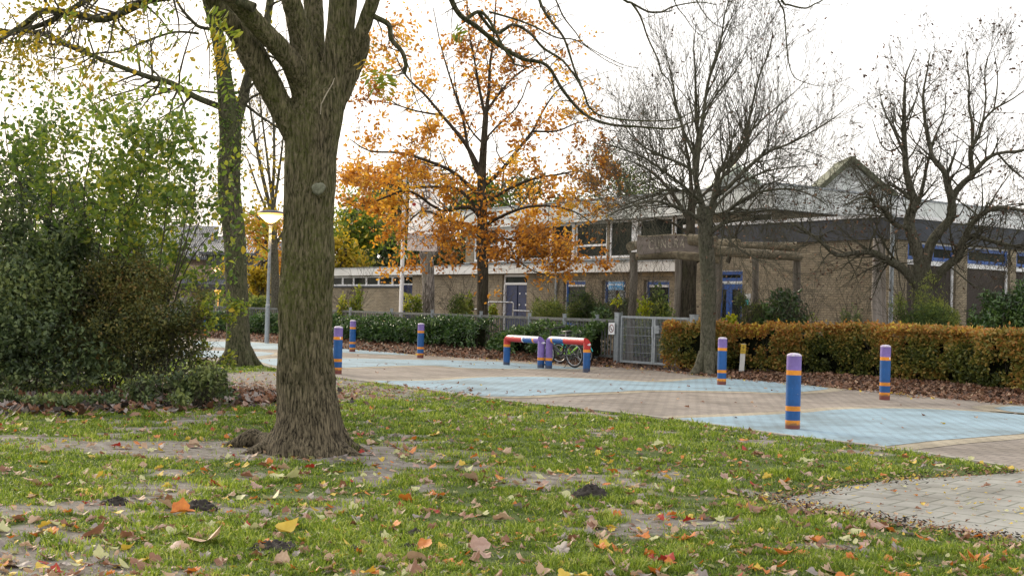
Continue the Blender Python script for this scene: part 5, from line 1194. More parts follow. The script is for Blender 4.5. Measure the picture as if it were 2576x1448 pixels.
# oak with orange leaves
BX0, BX1, BZ0, BZ1 = A(1018, 600, OYB).x, A(1100, 600, OYB).x, A(1050, 650, OYB).z, A(1050, 450, OYB).z
def bandclear(p):   # thinner foliage on the side where the banner hangs
    f = OYB / max(p.y, 1); return BX0 < p.x * f < BX1 and BZ0 < (p.z - CH) * f + CH < BZ1
def oakprob(q):
    z = q[:, 2]; n = fastnoise3(q * .9 + 3); return np.clip(np.interp(z, [2, 3.2, 6.2, 7.5, 12], [.62, .75, .72, .36, .28]) * np.clip((n - .36) * 5, .04, 1), 0, 1)
OY = 37.0
pixel_tree('oak_tree', 'young oak with orange autumn leaves and straight dark trunk in front of the school', OY,
    [(1213, 872), (1213, 850), (1213, 780), (1215, 700), (1214, 620), (1213, 540), (1212, 450), (1215, 390), (1219, 330), (1222, 290)], [42, 34, 29, 28, 28, 25, 22, 19, 16, 14],
    [([(1222, 290), (1230, 225), (1232, 170), (1240, 110), (1245, 40), (1250, -30)], 11, 3, .3), ([(1220, 290), (1205, 220), (1195, 160), (1180, 80), (1175, 0)], 9, 2, -.5),
     ([(1222, 285), (1260, 230), (1310, 180), (1370, 150), (1420, 120)], 8, 2, .6), ([(1214, 440), (1170, 360), (1120, 300), (1070, 240), (1020, 190), (990, 130)], 13, 2, -.7),
     ([(1213, 460), (1180, 380), (1165, 300), (1140, 220), (1110, 120), (1090, 20)], 10, 2, .8), ([(1212, 500), (1150, 440), (1090, 410), (1010, 385), (930, 380), (880, 350)], 12, 2, -1.2),
     ([(1213, 545), (1160, 480), (1090, 470), (1010, 470), (930, 450), (870, 430)], 10, 2, 1.2), ([(1214, 560), (1180, 520), (1110, 530), (1030, 480), (960, 500), (900, 520), (860, 500)], 10, 2, -1.8),
     ([(1215, 620), (1190, 570), (1130, 555), (1060, 530), (1000, 590), (960, 560)], 9, 2, 1.8), ([(1214, 470), (1260, 430), (1300, 380), (1340, 330), (1360, 290), (1400, 230), (1450, 200)], 12, 2, .9),
     ([(1213, 520), (1270, 480), (1340, 450), (1400, 440), (1460, 430), (1500, 450)], 10, 2, -1), ([(1214, 570), (1270, 540), (1330, 520), (1400, 520), (1460, 540), (1510, 580)], 9, 2, -2),
     ([(1215, 610), (1260, 600), (1320, 610), (1380, 620), (1440, 600)], 7, 2, 1.5), ([(1215, 640), (1250, 640), (1290, 650), (1340, 680), (1370, 690)], 6, 2, -1.6), ([(1214, 400), (1230, 340), (1300, 270), (1330, 200)], 7, 2, -1),
     ([(1215, 600), (1240, 580), (1270, 600), (1300, 650)], 5, 2, -2.5), ([(1110, 290), (1050, 280), (980, 260), (900, 250)], 6, 2, .5), ([(1340, 330), (1400, 330), (1450, 310), (1500, 300)], 6, 2, -.5), ([(1214, 360), (1180, 320), (1150, 240), (1140, 160)], 6, 2, 1)],
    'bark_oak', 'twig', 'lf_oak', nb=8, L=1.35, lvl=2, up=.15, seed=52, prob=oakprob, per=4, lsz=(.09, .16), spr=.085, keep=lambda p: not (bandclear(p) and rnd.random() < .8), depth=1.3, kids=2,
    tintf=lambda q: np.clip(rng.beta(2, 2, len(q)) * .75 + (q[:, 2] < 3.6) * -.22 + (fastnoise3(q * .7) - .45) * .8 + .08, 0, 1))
# pale pollard behind the fence
pixel_tree('pollard_tree', 'pale grey pollarded tree trunk behind the fence next to the flagpole', 43,
    [(1078, 840), (1078, 760), (1077, 700), (1074, 655), (1070, 635)], [34, 30, 30, 34, 36],
    [([(1064, 640), (1056, 610), (1040, 580), (1020, 540), (1000, 500)], 14, 4, 0), ([(1082, 645), (1100, 610), (1112, 570), (1118, 520), (1130, 470), (1150, 420)], 16, 4, .5), ([(1085, 650), (1110, 620), (1150, 570), (1180, 540), (1230, 520)], 13, 3, -.5), ([(1075, 640), (1080, 560), (1075, 480), (1060, 420)], 10, 3, .5), ([(1112, 590), (1130, 540), (1170, 480), (1200, 420)], 8, 3, 0)],
    'bark_pale', 'twig', 'lf_oak', nb=5, L=1.2, lvl=2, up=.3, seed=61, prob=.35, per=2, lsz=(.09, .15), roots=False, kids=1)
# thin multi-stem trees behind the lamp
pixel_tree('bare_tree', 'bare many-stemmed tree with a few yellow leaves behind the nearer street lamp', 58,
    [(692, 790), (692, 700), (690, 640), (686, 580), (683, 520)], [22, 20, 20, 20, 18],
    [([(684, 540), (660, 440), (640, 340), (625, 240), (610, 140)], 12, 2, 2), ([(684, 520), (690, 400), (688, 300), (680, 200), (672, 100)], 10, 2, 0), ([(686, 540), (700, 450), (712, 350), (722, 260)], 9, 2, -1), ([(684, 560), (650, 480), (630, 420), (612, 380)], 8, 2, 2), ([(690, 620), (720, 570), (745, 520), (800, 420)], 9, 3, 0), ([(688, 600), (660, 560), (640, 540), (610, 530)], 8, 2, 1), ([(688, 640), (660, 620), (640, 600)], 5, 2, -2), ([(684, 500), (670, 380), (655, 260), (650, 150)], 8, 2, 1)],
    'bark_grey', 'twig', 'lf_yellow', nb=5, L=2.4, lvl=2, up=.4, seed=71, per=5, spr=.35, lsz=(.16, .26), prob=lambda q: np.interp(q[:, 2], [2, 4.5, 5.5, 9], [.8, .7, .25, .02]), roots=False, kids=2, tintf=lambda q: rng.beta(2.5, 1.6, len(q)))

# ---- background trees: trunk, a few limbs, leaf-clump crown -----------------
def crown_tree(name, label, u, Y, zt, zb, w, leaf, n, seed, lumps=10, gate=.42, lsz=(.2, .32), tint=(2, 2), trunkw=.3, group='background trees behind the school', nscale=.7, sparse=0, dz=1.0):
    rg = random.Random(seed); c = A(u, 700, Y); T = empty(name, (c.x, c.y, 0), 0, label, 'tree', group)
    mb = MB(); P, rr = catmull([(0, 0, -.1), (.05, 0, zb * .6), (-.1, .1, (zb + zt) / 2), (0, 0, zt * .9)], [trunkw, trunkw * .8, trunkw * .5, .04], 4); mb.tube(P, rr, 10, lump=.1, seed=seed)
    mb.build('trunk', M['bark_oak'], T); L_ = []
    for i in range(lumps):
        z = rg.uniform(zb, zt * .93); f = (z - zb) / max(.1, zt - zb); rad = w * math.sin(math.pi * min(.95, max(.12, f * .85 + .12))); a = rg.uniform(0, 6.28); k = rg.uniform(.1, .8)
        s_ = w * rg.uniform(.32, .5); L_.append((rad * k * math.cos(a), rad * k * math.sin(a) * .7, z, s_, s_ * .8, s_ * .75 * dz))
    S = Segs()
    for l in L_:
        st = P[min(len(P) - 1, int(len(P) * .35 + rg.random() * len(P) * .5))]; e = Vector(l[:3]); d = e - st; grow(S, st, d + Vector((0, 0, .3)), max(.5, d.length), trunkw * .3, 1 if sparse == 0 else 2, rg, up=.1, kids=2, nseg=5, wander=.2)
    mb = MB(); S.mesh(mb, 0, 3); q = cloud(L_, n, gate, nscale, seed); leaf_mesh(mb, q, rng.uniform(*lsz, len(q)), rng.beta(*tint, len(q)), 1, upw=.5)
    mb.build('crown', [M['twig'], M[leaf]], T); return T
for i, (u, Y, zt, zb, w_, leaf, n, lab, tn) in enumerate([
    (890, 66, 7.2, 1.6, 3.4, 'lf_green', 6500, 'leafy green tree rising behind the left end of the school roof', (2, 1.3)),
    (868, 60, 4.6, 1.5, 2.2, 'lf_yellow', 3500, 'low yellow tree just right of the big trunk behind the school', (1.6, 1.8)),
    (985, 72, 8.6, 1.5, 4.0, 'lf_dark', 7000, 'dark green tree behind the banner', (2, 2)),
    (1075, 70, 8.8, 1.5, 3.8, 'lf_dark', 6500, 'dark green tree behind the pale pollard', (2, 2.6)),
    (1165, 74, 9.2, 1.5, 3.8, 'lf_green', 6500, 'dark leafy tree directly left of the upper storey', (1.4, 3)),
    (940, 80, 10, 3, 3.8, 'lf_oak', 4000, 'taller brownish orange tree far behind the banner', (1.5, 2.5)),
    (1260, 78, 11, 4, 3.6, 'lf_haw', 3200, 'thin brown tree behind the oak and the upper roof', (2, 2)),
    (1400, 80, 9.0, 4, 3.0, 'lf_ever', 3000, 'thin olive tree behind the upper roof right of the oak', (2, 2))]):
    crown_tree('background_tree', lab, u, Y, zt, zb, w_, leaf, n, 100 + i, tint=tn)
for i, (u, Y, zt, zb, w_, n, lab) in enumerate([(1555, 70, 10.2, 3, 3.6, 3600, 'olive green half bare tree behind the roof left of the bare tree crown'), (1480, 76, 8.6, 3, 2.6, 1800, 'small olive tree behind the roof between oak and bare tree'), (1650, 74, 8.8, 4, 2.8, 1700, 'olive tree behind the roof under the bare tree crown')]):
    crown_tree('background_tree', lab, u, Y, zt, zb, w_, 'lf_ever', n * 2, 130 + i, gate=.47, lsz=(.10, .18), tint=(2.4, 2.2), sparse=1, dz=1.3)
for i, (u, Y, zt, zb, w_, n, lab) in enumerate([(2560, 52, 6.6, 2.2, 2.4, 3000, 'brownish bushy tree at the right edge behind the hall roof')]):
    crown_tree('background_tree', lab, u, Y, zt, zb, w_, 'lf_haw', n, 150 + i, gate=.48, lsz=(.08, .16), tint=(2, 2), sparse=1)
for i, (u, Y, zt, zb, w_, leaf, n, lab, tn) in enumerate([
    (672, 95, 8, 2, 3, 'lf_oak', 2600, 'orange brown tree beside the tiled house behind the lamp', (2, 2)), (660, 88, 5, 1.6, 2.6, 'lf_yellow', 3000, 'yellow tree low behind the nearer lamp post', (3, 1.5)),
    (300, 70, 8, 2, 5, 'lf_green', 5000, 'green tree far behind the left shrubs', (2, 2)), (120, 60, 7.5, 2, 5, 'lf_dark', 5000, 'dark green tree far behind the left picture edge', (2, 2)), (440, 140, 12, 3, 5, 'lf_haw', 2500, 'brown tree behind the ridge of the tiled house', (2, 2))]):
    crown_tree('background_tree', lab, u, Y, zt, zb, w_, leaf, n, 160 + i, tint=tn, group='background trees at the left')

# ================================================================== HEDGES AND SHRUBS
def hedge(name, label, path, h0, h1, th, leaf, n, lsz, tintf, z0=0, seed=0, wob=.1, group=None, asp=.5, skip=None):
    """path: list of (x, y) of the FRONT base line; thickness th away from camera"""
    T = empty(name, (0, 0, 0), 0, label, 'hedge', group); P = [Vector((x, y, 0)) for x, y in path]; cum = [0]
    for a, b in zip(P[:-1], P[1:]): cum.append(cum[-1] + (b - a).length)
    Lt = cum[-1]
    def at(s):
        i = np.clip(np.searchsorted(cum, s, side='right') - 1, 0, len(P) - 2); a = np.array([tuple(v)[:2] for v in P]); c = np.array(cum)
        t = (s - c[i]) / (c[i + 1] - c[i]); d = a[i + 1] - a[i]; p = a[i] + d * t[:, None]; d = d / np.linalg.norm(d, axis=1, keepdims=True); nn = np.stack([-d[:, 1], d[:, 0]], 1); nn *= np.sign(nn[:, 1:2]); return p, d, nn
    s = rng.random(n) * Lt; face = rng.random(n); u = np.where(face < .56, 0, np.where(face < .86, rng.random(n), 1)) ; zf_ = np.where(face < .56, rng.random(n) ** .8, np.where(face < .86, 1, rng.random(n)))
    p, d, nn = at(s); H_ = h0 + (h1 - h0) * s / Lt + (fastnoise3(np.stack([s * 1.5, s * 0 + seed, u * 2], 1)) - .5) * wob * 2
    bul = (fastnoise3(np.stack([s * 1.7 + 9, zf_ * 2.5, u * 0 + seed], 1)) - .5) * wob * 2.4
    off = u * th + np.where(u == 0, -bul, np.where(u == 1, bul, 0)) + np.where(u == 0, np.abs(rng.normal(size=n)) * .09 - .03, rng.normal(size=n) * .045)
    z = z0 + .06 + zf_ * (H_ - .06) + rng.normal(size=n) * .03 + (face > .56) * (face < .86) * np.abs(rng.normal(size=n)) * .035
    rnd_ = np.clip((zf_ - .8) / .2, 0, 1) * (u == 0) * .1
    q = np.stack([p[:, 0] + nn[:, 0] * (off + rnd_), p[:, 1] + nn[:, 1] * (off + rnd_), z], 1)
    q[:, :2] += d * rng.normal(size=(n, 1)) * .03
    thin = fastnoise3(q * 4.2 + seed) > .33
    low = (zf_ < .12) & (rng.random(n) < .4); keep = thin & ~low
    if skip is not None: keep &= ~skip(q)
    q = q[keep]; mb = MB(); 
    Dn = np.concatenate([-nn, np.full((n, 1), .3)], 1)[keep] * .5
    leaf_mesh(mb, q, rng.uniform(*lsz, len(q)), tintf(q, zf_[keep]), 0, D=Dn + rng.normal(size=(len(q), 3)) * .7, asp=asp, upw=.3); mb.build('foliage', M[leaf], T)
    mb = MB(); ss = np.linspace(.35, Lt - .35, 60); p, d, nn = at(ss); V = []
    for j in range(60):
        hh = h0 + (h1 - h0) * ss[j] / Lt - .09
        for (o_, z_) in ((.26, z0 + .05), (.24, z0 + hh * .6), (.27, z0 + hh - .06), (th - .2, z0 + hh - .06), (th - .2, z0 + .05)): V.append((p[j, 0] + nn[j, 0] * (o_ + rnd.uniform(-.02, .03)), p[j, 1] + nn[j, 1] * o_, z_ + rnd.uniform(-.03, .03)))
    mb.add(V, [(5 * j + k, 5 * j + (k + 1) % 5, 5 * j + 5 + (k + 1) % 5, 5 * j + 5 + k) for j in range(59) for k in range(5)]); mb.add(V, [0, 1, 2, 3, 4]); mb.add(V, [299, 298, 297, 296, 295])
    S = Segs(); rg = random.Random(seed)
    for k in range(int(Lt * 7)):
        p_, d_, n_ = at(np.array([rg.random() * Lt])); o_ = rg.uniform(.05, th - .05); a = Vector((p_[0, 0] + n_[0, 0] * o_, p_[0, 1] + n_[0, 1] * o_, z0 - .05)); grow(S, a, Vector((rg.uniform(-.3, .3), rg.uniform(-.3, .3), 1)), rg.uniform(.5, .9) * h0, .011, 1, rg, up=.3, kids=1, nseg=4)
    S.mesh(mb, 1, 3); mb.build('stems', [M['core'], M['twig']], T); return T  # mesh holds the real stems plus the solid core coloured as inner shade
lf_path = [(p.x, p.y) for p in (A(430, 800, 49.2), A(532, 800, 47.2), A(694, 800, 44.2), A(833, 800, 40.6), A(950, 800, 38.4), A(1048, 800, 36.6), A(1150, 800, 35.0), A(1195, 800, 34.4))]
hedge('laurel_hedge', 'glossy dark laurel hedge along the slat fence, left of the oak', lf_path, .50, .66, .85, 'lf_laurel', 24000, (.09, .14), lambda q, z: np.clip(rng.beta(1.6, 2.4, len(q)) + z * .12, 0, 1), z0=.2, seed=4, wob=.14, group='laurel hedges along the fence', asp=.42)
lf2 = [(p.x, p.y) for p in (A(1232, 800, 34.4), A(1300, 800, 33.2), A(1400, 800, 31.8), A(1495, 800, 30.6))]
hedge('laurel_hedge', 'laurel hedge right of the oak behind the painted barrier hoops and bicycles', lf2, .42, .80, .7, 'lf_laurel', 8000, (.09, .14), lambda q, z: np.clip(rng.beta(1.8, 2.0, len(q)) + z * .2, 0, 1), z0=.16, seed=6, wob=.22, group='laurel hedges along the fence', asp=.42)
bpth = [tuple(G(u, v)[:2]) for u, v in ((1662, 932), (1730, 936), (1790, 937), (1850, 936), (2017, 947), (2180, 959), (2351, 973), (2545, 994), (2750, 1016))]
def btint(q, z):
    n1 = fastnoise3(q * 1.5 + 2); n2 = fastnoise3(q * np.array([.5, .5, 2.5]) + 8); x = q[:, 0]
    return np.clip(-.02 + rng.beta(1.3, 1.8, len(q)) * .62 + (n1 - .45) * .75 + z ** 2 * .42 + np.clip((4.6 - x) * .18, 0, .25) - .08, 0, 1)
hedge('beech_hedge', 'clipped beech hedge turning copper and yellow along the right side', bpth, .98, 1.03, .75, 'lf_beech', 66000, (.055, .09), btint, z0=.04, seed=9, wob=.08, asp=.62)

def shrub(name, label, base, lumps, leaf, n, lsz, stems=14, seed=0, gate=.42, tint=(2, 2), nscale=1.6, asp=.5, group=None, core=.55, D=None, twig='twig', stemr=.012, cat='shrub', height_bias=0):
    T = empty(name, (0, 0, 0), 0, label, cat, group); rg = random.Random(seed); S = Segs(); b = Vector((base.x, base.y, 0))
    for k in range(stems):
        l = rg.choice(lumps); e = Vector(l[:3]) + Vector((rg.uniform(-.6, .6) * l[3], rg.uniform(-.6, .6) * l[4], rg.uniform(-.3, .8) * l[5])); st = Vector((e.x * .35 + b.x * .65 + rg.uniform(-.15, .15), e.y * .35 + b.y * .65, -.05)); d = e - st
        grow(S, st, d.normalized() * 1.5 + Vector((0, 0, .5)), d.length, stemr, 2, rg, up=.05, kids=1, nseg=5, wander=.14, spread=.8)
    mb = MB(); S.mesh(mb, 0, 3); mb.build('stems', [M[twig]], T)
    mb = MB(); q = cloud(lumps, n, gate, nscale, seed)
    if n > 10000: q = q[rng.random(len(q)) < np.interp(q[:, 2], [.1, .6, 1.2], [.3, .55, 1])]
    leaf_mesh(mb, q, rng.uniform(*lsz, len(q)), np.clip(rng.beta(*tint, len(q)) + (fastnoise3(q * 2.2 + 40) - .45) * .7, 0, 1), 0, asp=asp, upw=.4); 
    mb.build('foliage', [M[leaf]], T)
    return T
def lump(u, v, Y, rx, rz, ry=None):
    p = A(u, v, Y); k = Y / FPX; return (p.x, p.y, p.z, rx * k, (ry or rx) * k, rz * k)
# left shrub mass
shrub('hawthorn_shrub', 'broad brownish green shrub at the left, its lower right side over the leaf litter', A(330, 990, 16.5), [lump(330, 720, 16.6, 120, 90), lump(400, 800, 16.3, 110, 90), lump(300, 850, 16.2, 150, 90), lump(420, 900, 16.0, 90, 70), lump(250, 760, 16.9, 120, 100), lump(460, 800, 16.2, 70, 90), lump(480, 900, 16, 60, 60), lump(190, 830, 16.5, 120, 90)], 'lf_haw', 36000, (.03, .06), 30, 3, tint=(1.3, 2.4), gate=.46, nscale=2.6, asp=.6)
shrub('dark_shrub', 'dense dark green shrub at the left picture edge', A(60, 1000, 16), [lump(60, 720, 16, 130, 110), lump(120, 620, 16.6, 130, 100), lump(-40, 840, 15.8, 160, 110), lump(110, 850, 15.8, 130, 90), lump(60, 940, 15.6, 140, 50), lump(210, 920, 15.7, 110, 50), lump(-30, 600, 16.4, 130, 120)], 'lf_dark', 26000, (.04, .09), 24, 5, gate=.46, nscale=2.2, asp=.6)
shrub('bramble', 'low grey green bramble at the foot of the left shrubs', A(440, 1000, 14.8), [lump(450, 975, 14.9, 60, 30), lump(520, 960, 14.8, 50, 35), lump(380, 985, 14.7, 70, 28), lump(560, 985, 14.7, 25, 22), lump(480, 1000, 14.5, 60, 15), lump(330, 1000, 14.4, 60, 14)], 'lf_dark', 3000, (.05, .09), 24, 8, gate=.52, nscale=3.5, tint=(2.6, 1.6))
shrub('bramble', 'little weedy plants under the shrubs at the far left', A(60, 1015, 14.2), [lump(40, 995, 14.2, 40, 24), lump(130, 1008, 14.1, 60, 14), lump(230, 1012, 14.2, 60, 12)], 'lf_dark', 1800, (.035, .08), 8, 9, gate=.45, nscale=3.5, tint=(2.6, 1.6))
shrub('dark_shrub', 'shrub deep inside the left shrub group, leaves coloured dark for shade', A(230, 990, 18.2), [lump(230, 880, 18.2, 210, 110), lump(60, 860, 18, 200, 130), lump(380, 900, 17.8, 110, 90), lump(200, 720, 18.6, 180, 110)], 'lf_dark', 16000, (.06, .11), 16, 12, gate=.34, nscale=1.6, tint=(1.2, 4))  # leaf tints kept dark to paint the shade seen through the gaps
# leafy saplings rising out of them
def sapling(name, label, stems_, Y, leaf, lsz, seed, n=9, L=.8, per=2, prob=.7, tint=(2, 2), w=5, spr=.07, asp=.6):
    T = empty(name, (0, 0, 0), 0, label, 'sapling', 'leafy saplings at the left'); rg = random.Random(seed); mb = MB(); S = Segs()
    for i, l in enumerate(stems_):
        P, rr = limb(mb, l, Y + rg.uniform(-.4, .4), w, 1.2, rg.uniform(-.8, .8), 6, .05, i, 3); sprout(S, P, rr, n, L, 2, rg, up=.1, t0=.3, kids=1, spread=.8, wander=.25, nseg=4)
    mb.build('stems', M['twig'], T); mb = MB(); S.mesh(mb, 0, 3); mb2 = MB()
    q = clus_leaves(S.tips, per, spr); ux = q[:, 0] / q[:, 1] * FPX + CX; q = q[rng.random(len(q)) < prob * np.interp(ux, [450, 500, 600], [1, .22, .10]) * np.interp(q[:, 2], [2.4, 3.3, 4.2], [1, .75, .4])]; leaf_mesh(mb2, q, rng.uniform(*lsz, len(q)), rng.beta(*tint, len(q)), 0, asp=asp, upw=.6)
    mb.build('twigs', M['twig'], T); mb2.build('foliage', M[leaf], T)
    print(name, len(q))
sapling('leafy_sapling', 'slender sapling with green leaves leaning towards the second trunk', [[(400, 900), (420, 760), (450, 640), (470, 540), (500, 430), (520, 330)], [(390, 900), (420, 760), (460, 660), (500, 560), (530, 470)], [(400, 860), (440, 700), (480, 560), (490, 440), (470, 330)], [(420, 850), (450, 720), (490, 640), (520, 600), (545, 590)], [(400, 860), (420, 780), (460, 740), (490, 720)], [(380, 860), (400, 680), (420, 520), (430, 400), (450, 290)]], 16.8, 'lf_green', (.05, .115), 11, n=11, L=.7, per=4, prob=.8, spr=.075)
sapling('leafy_sapling', 'tall green and yellow sapling in the middle of the left shrub group', [[(230, 900), (240, 700), (260, 560), (290, 430), (330, 310)], [(240, 860), (280, 650), (330, 520), (370, 420), (400, 320)], [(220, 860), (200, 680), (190, 540), (170, 430), (160, 330)], [(250, 860), (300, 700), (340, 600), (380, 520), (400, 450)], [(230, 860), (230, 640), (210, 500), (230, 380), (240, 300)], [(240, 800), (300, 640), (350, 480), (370, 360)]], 17.2, 'lf_green', (.05, .115), 13, n=11, L=.85, per=4, prob=.8, tint=(2.3, 1.8), spr=.08)
sapling('leafy_sapling', 'airy sapling with blue green leaves at the far left edge', [[(60, 900), (50, 700), (60, 540), (40, 400), (50, 290)], [(80, 900), (110, 680), (130, 520), (120, 400), (110, 300)], [(20, 900), (0, 700), (-20, 520), (-10, 400)], [(70, 860), (90, 640), (60, 480), (20, 380), (10, 260)], [(90, 860), (140, 640), (170, 540), (150, 440)]], 17, 'lf_green', (.045, .10), 15, n=14, L=.85, per=4, prob=.75, tint=(1.5, 2.6), spr=.08)
# drooping sprig across the trunk
mb = MB(); S = Segs(); rg = random.Random(6); P, rr = limb(mb, [(470, 830), (500, 810), (540, 795), (575, 785), (610, 790)], 16, 3, 1, 0, 5, .05, 1, 3); sprout(S, P, rr, 12, .25, 1, rg, kids=1, up=0); P, rr = limb(mb, [(480, 860), (520, 880), (560, 905)], 16, 2, 1, 0, 5, .05, 1, 3); sprout(S, P, rr, 5, .2, 1, rg, kids=1, up=0)
S.mesh(mb, 0, 3); q = clus_leaves(S.tips, 2, .03); leaf_mesh(mb, q, rng.uniform(.04, .07, len(q)), rng.beta(3, 1.3, len(q)), 1, asp=.7)
q = [A(585, 772, 15.9), A(545, 740, 15.9), A(611, 640, 16)]; leaf_mesh(mb, [tuple(v) for v in q], .11, .9, 2, asp=.8); tag(mb.build('overhanging_sprig', [M['twig'], M['lf_green'], M['lf_yellow']]), 'thin leafy sprig reaching in front of the second trunk', 'branch')

# plants in the school garden
def clump(name, label, u, v0, v1, w, Y, leaf, n, lsz, seed, tint=(2, 2), gate=.40, asp=.42, nscale=3, group='garden plants behind hedge and fence', stems=10, cat='shrub'):
    mid = (v0 + v1) / 2; h = abs(v1 - v0) / 2; base = A(u, v1, Y); L_ = [lump(u, mid, Y, w, h, w), lump(u - w * .5, mid + h * .4, Y - .1, w * .6, h * .6), lump(u + w * .45, mid + h * .3, Y + .1, w * .6, h * .6), lump(u + w * .1, v0 + h * .3, Y, w * .4, h * .45)]
    return shrub(name, label, base, L_, leaf, n, lsz, stems, seed, gate, tint, nscale, asp, group, cat=cat, stemr=.008)
clump('cherry_laurel', 'large upright cherry laurel behind the beech hedge in front of the hall wall', 1965, 735, 860, 45, 30.0, 'lf_laurel', 1500, (.12, .19), 1, (3.5, 1.6), gate=.3, nscale=3)
clump('bamboo_clump', 'feathery green bamboo between the blue entrance doors and the cherry laurel', 1905, 765, 850, 50, 30.4, 'lf_ever', 5000, (.05, .09), 2, (2, 2.4), asp=.25)
clump('glossy_shrub', 'dark glossy shrub at the right foot of the cherry laurel', 1990, 775, 850, 35, 29.6, 'lf_laurel', 2200, (.05, .08), 3, (2, 2.4), asp=.6)
clump('bamboo_clump', 'tall thin bamboo in front of the blue entrance doors', 1862, 740, 850, 18, 30.6, 'lf_ever', 1100, (.06, .1), 4, (2.2, 2), asp=.22)
clump('yellow_shrub', 'small shrub with bright yellow leaves right of the bare trunk', 1833, 790, 838, 22, 29.6, 'lf_lime', 190, (.08, .12), 5, (1.5, 1.5), asp=.8, gate=.2, nscale=4)
clump('bamboo_clump', 'broad light green bamboo at the foot of the gnarled tree', 2345, 765, 850, 65, 27.6, 'lf_ever', 8500, (.05, .09), 6, (2.5, 1.6), asp=.22)
clump('bamboo_clump', 'airy yellow green bamboo shoots left of the gnarled trunk', 2262, 740, 850, 26, 27.8, 'lf_ever', 900, (.05, .09), 7, (3, 1.3), asp=.22, gate=.5)
clump('bamboo_clump', 'tall pale bamboo canes in front of the gnarled trunk', 2335, 690, 800, 35, 28.2, 'lf_ever', 700, (.06, .1), 17, (3.5, 1.2), asp=.2, gate=.5)
clump('glossy_shrub', 'tall glossy green shrub at the right edge before the hall windows', 2500, 735, 860, 55, 27, 'lf_laurel', 3400, (.07, .11), 8, (2.8, 1.7), asp=.5, gate=.36)
clump('glossy_shrub', 'glossy shrub at the right picture edge under a white window post', 2575, 720, 860, 40, 26.8, 'lf_laurel', 2600, (.07, .11), 9, (2.2, 2), asp=.5, gate=.36)
clump('small_shrub', 'sparse small shrub against the hall wall near the twin posts', 2140, 765, 835, 24, 31, 'lf_dark', 500, (.05, .09), 10, (2, 2), gate=.5)
clump('small_shrub', 'thin whitish leafy plant right of the cherry laurel', 2045, 790, 840, 22, 29.6, 'lf_ever', 350, (.05, .08), 11, (3, 1.2), gate=.5)
clump('viburnum', 'pale green leafy shrub behind the right half of the gate', 1655, 728, 900, 42, 31.5, 'lf_ever', 3600, (.07, .11), 12, (3, 1.5), asp=.5, gate=.36)
clump('viburnum', 'mixed green shrub behind the left half of the gate', 1600, 790, 905, 45, 32, 'lf_green', 2600, (.07, .11), 13, (2, 2), asp=.5)
clump('yellow_shrub', 'bright lime leaves beside the first timber post', 1622, 745, 800, 13, 30.6, 'lf_lime', 110, (.09, .14), 14, (1.2, 2), asp=.6, gate=.2, nscale=4)
clump('yellow_shrub', 'lime green sprig at the foot of the blue sign post', 1552, 745, 772, 14, 31, 'lf_lime', 28, (.10, .15), 15, (1.2, 2), asp=.5, gate=.1, nscale=4)
clump('viburnum', 'leafy green plant directly behind the fence left of the gate', 1515, 775, 850, 34, 31.8, 'lf_laurel', 1500, (.08, .13), 16, (3, 1.5))
clump('bamboo_clump', 'dark feathery bamboo between the first two blue windows', 1470, 738, 815, 42, 38, 'lf_ever', 4200, (.07, .12), 18, (1.6, 3), asp=.25)
clump('bamboo_clump', 'yellow green bamboo in front of the downpipe', 1380, 740, 820, 42, 37, 'lf_ever', 2300, (.07, .11), 19, (3, 1.3), asp=.22, gate=.45)
clump('bamboo_clump', 'rounded light green bamboo under the brick wall left of the oak', 1155, 745, 812, 26, 42, 'lf_ever', 1700, (.07, .12), 20, (3, 1.5), asp=.25)
clump('garden_shrub', 'dark leafy plants under the second and third blue window', 1560, 755, 815, 40, 36, 'lf_dark', 2200, (.07, .11), 21, (2, 2))
for i, (u, v0, lab) in enumerate(((861, 745, 'upright laurel shoot left of the pair on the low brick wall'), (902, 716, 'tallest laurel shoot before the clerestory windows'), (885, 752, 'low dark laurel between two upright shoots'), (1027, 735, 'laurel shoot in front of the narrow navy door'), (1050, 742, 'laurel shoot just left of the pollard trunk'), (1182, 735, 'upright laurel shoot left of the oak trunk'), (1240, 765, 'small shrub right of the oak trunk under the handrail'))):
    clump('laurel_shoot', lab, u, v0, 800, 9 if i != 3 else 13, 42.5, 'lf_green', 200, (.10, .17), 30 + i, (4, 1.8), gate=.3, stems=5, asp=.4, nscale=3)
clump('clipped_shrub', 'rounded yellow green shrubs beyond the fence right of the lamp post', 660, 748, 800, 48, 60, 'lf_ever', 4200, (.13, .2), 40, (3.5, 1.3), group='shrubs beyond the fence at left', gate=.3)
clump('clipped_shrub', 'yellow green shrub spilling over the garden fence of the house', 600, 738, 790, 42, 90, 'lf_ever', 2600, (.18, .28), 41, (3, 1.6), group='shrubs beyond the fence at left', gate=.3)
clump('clipped_shrub', 'light green climber on top of the plank fence', 528, 735, 752, 32, 106, 'lf_ever', 900, (.18, .28), 42, (3, 1.6), group='shrubs beyond the fence at left', gate=.3)

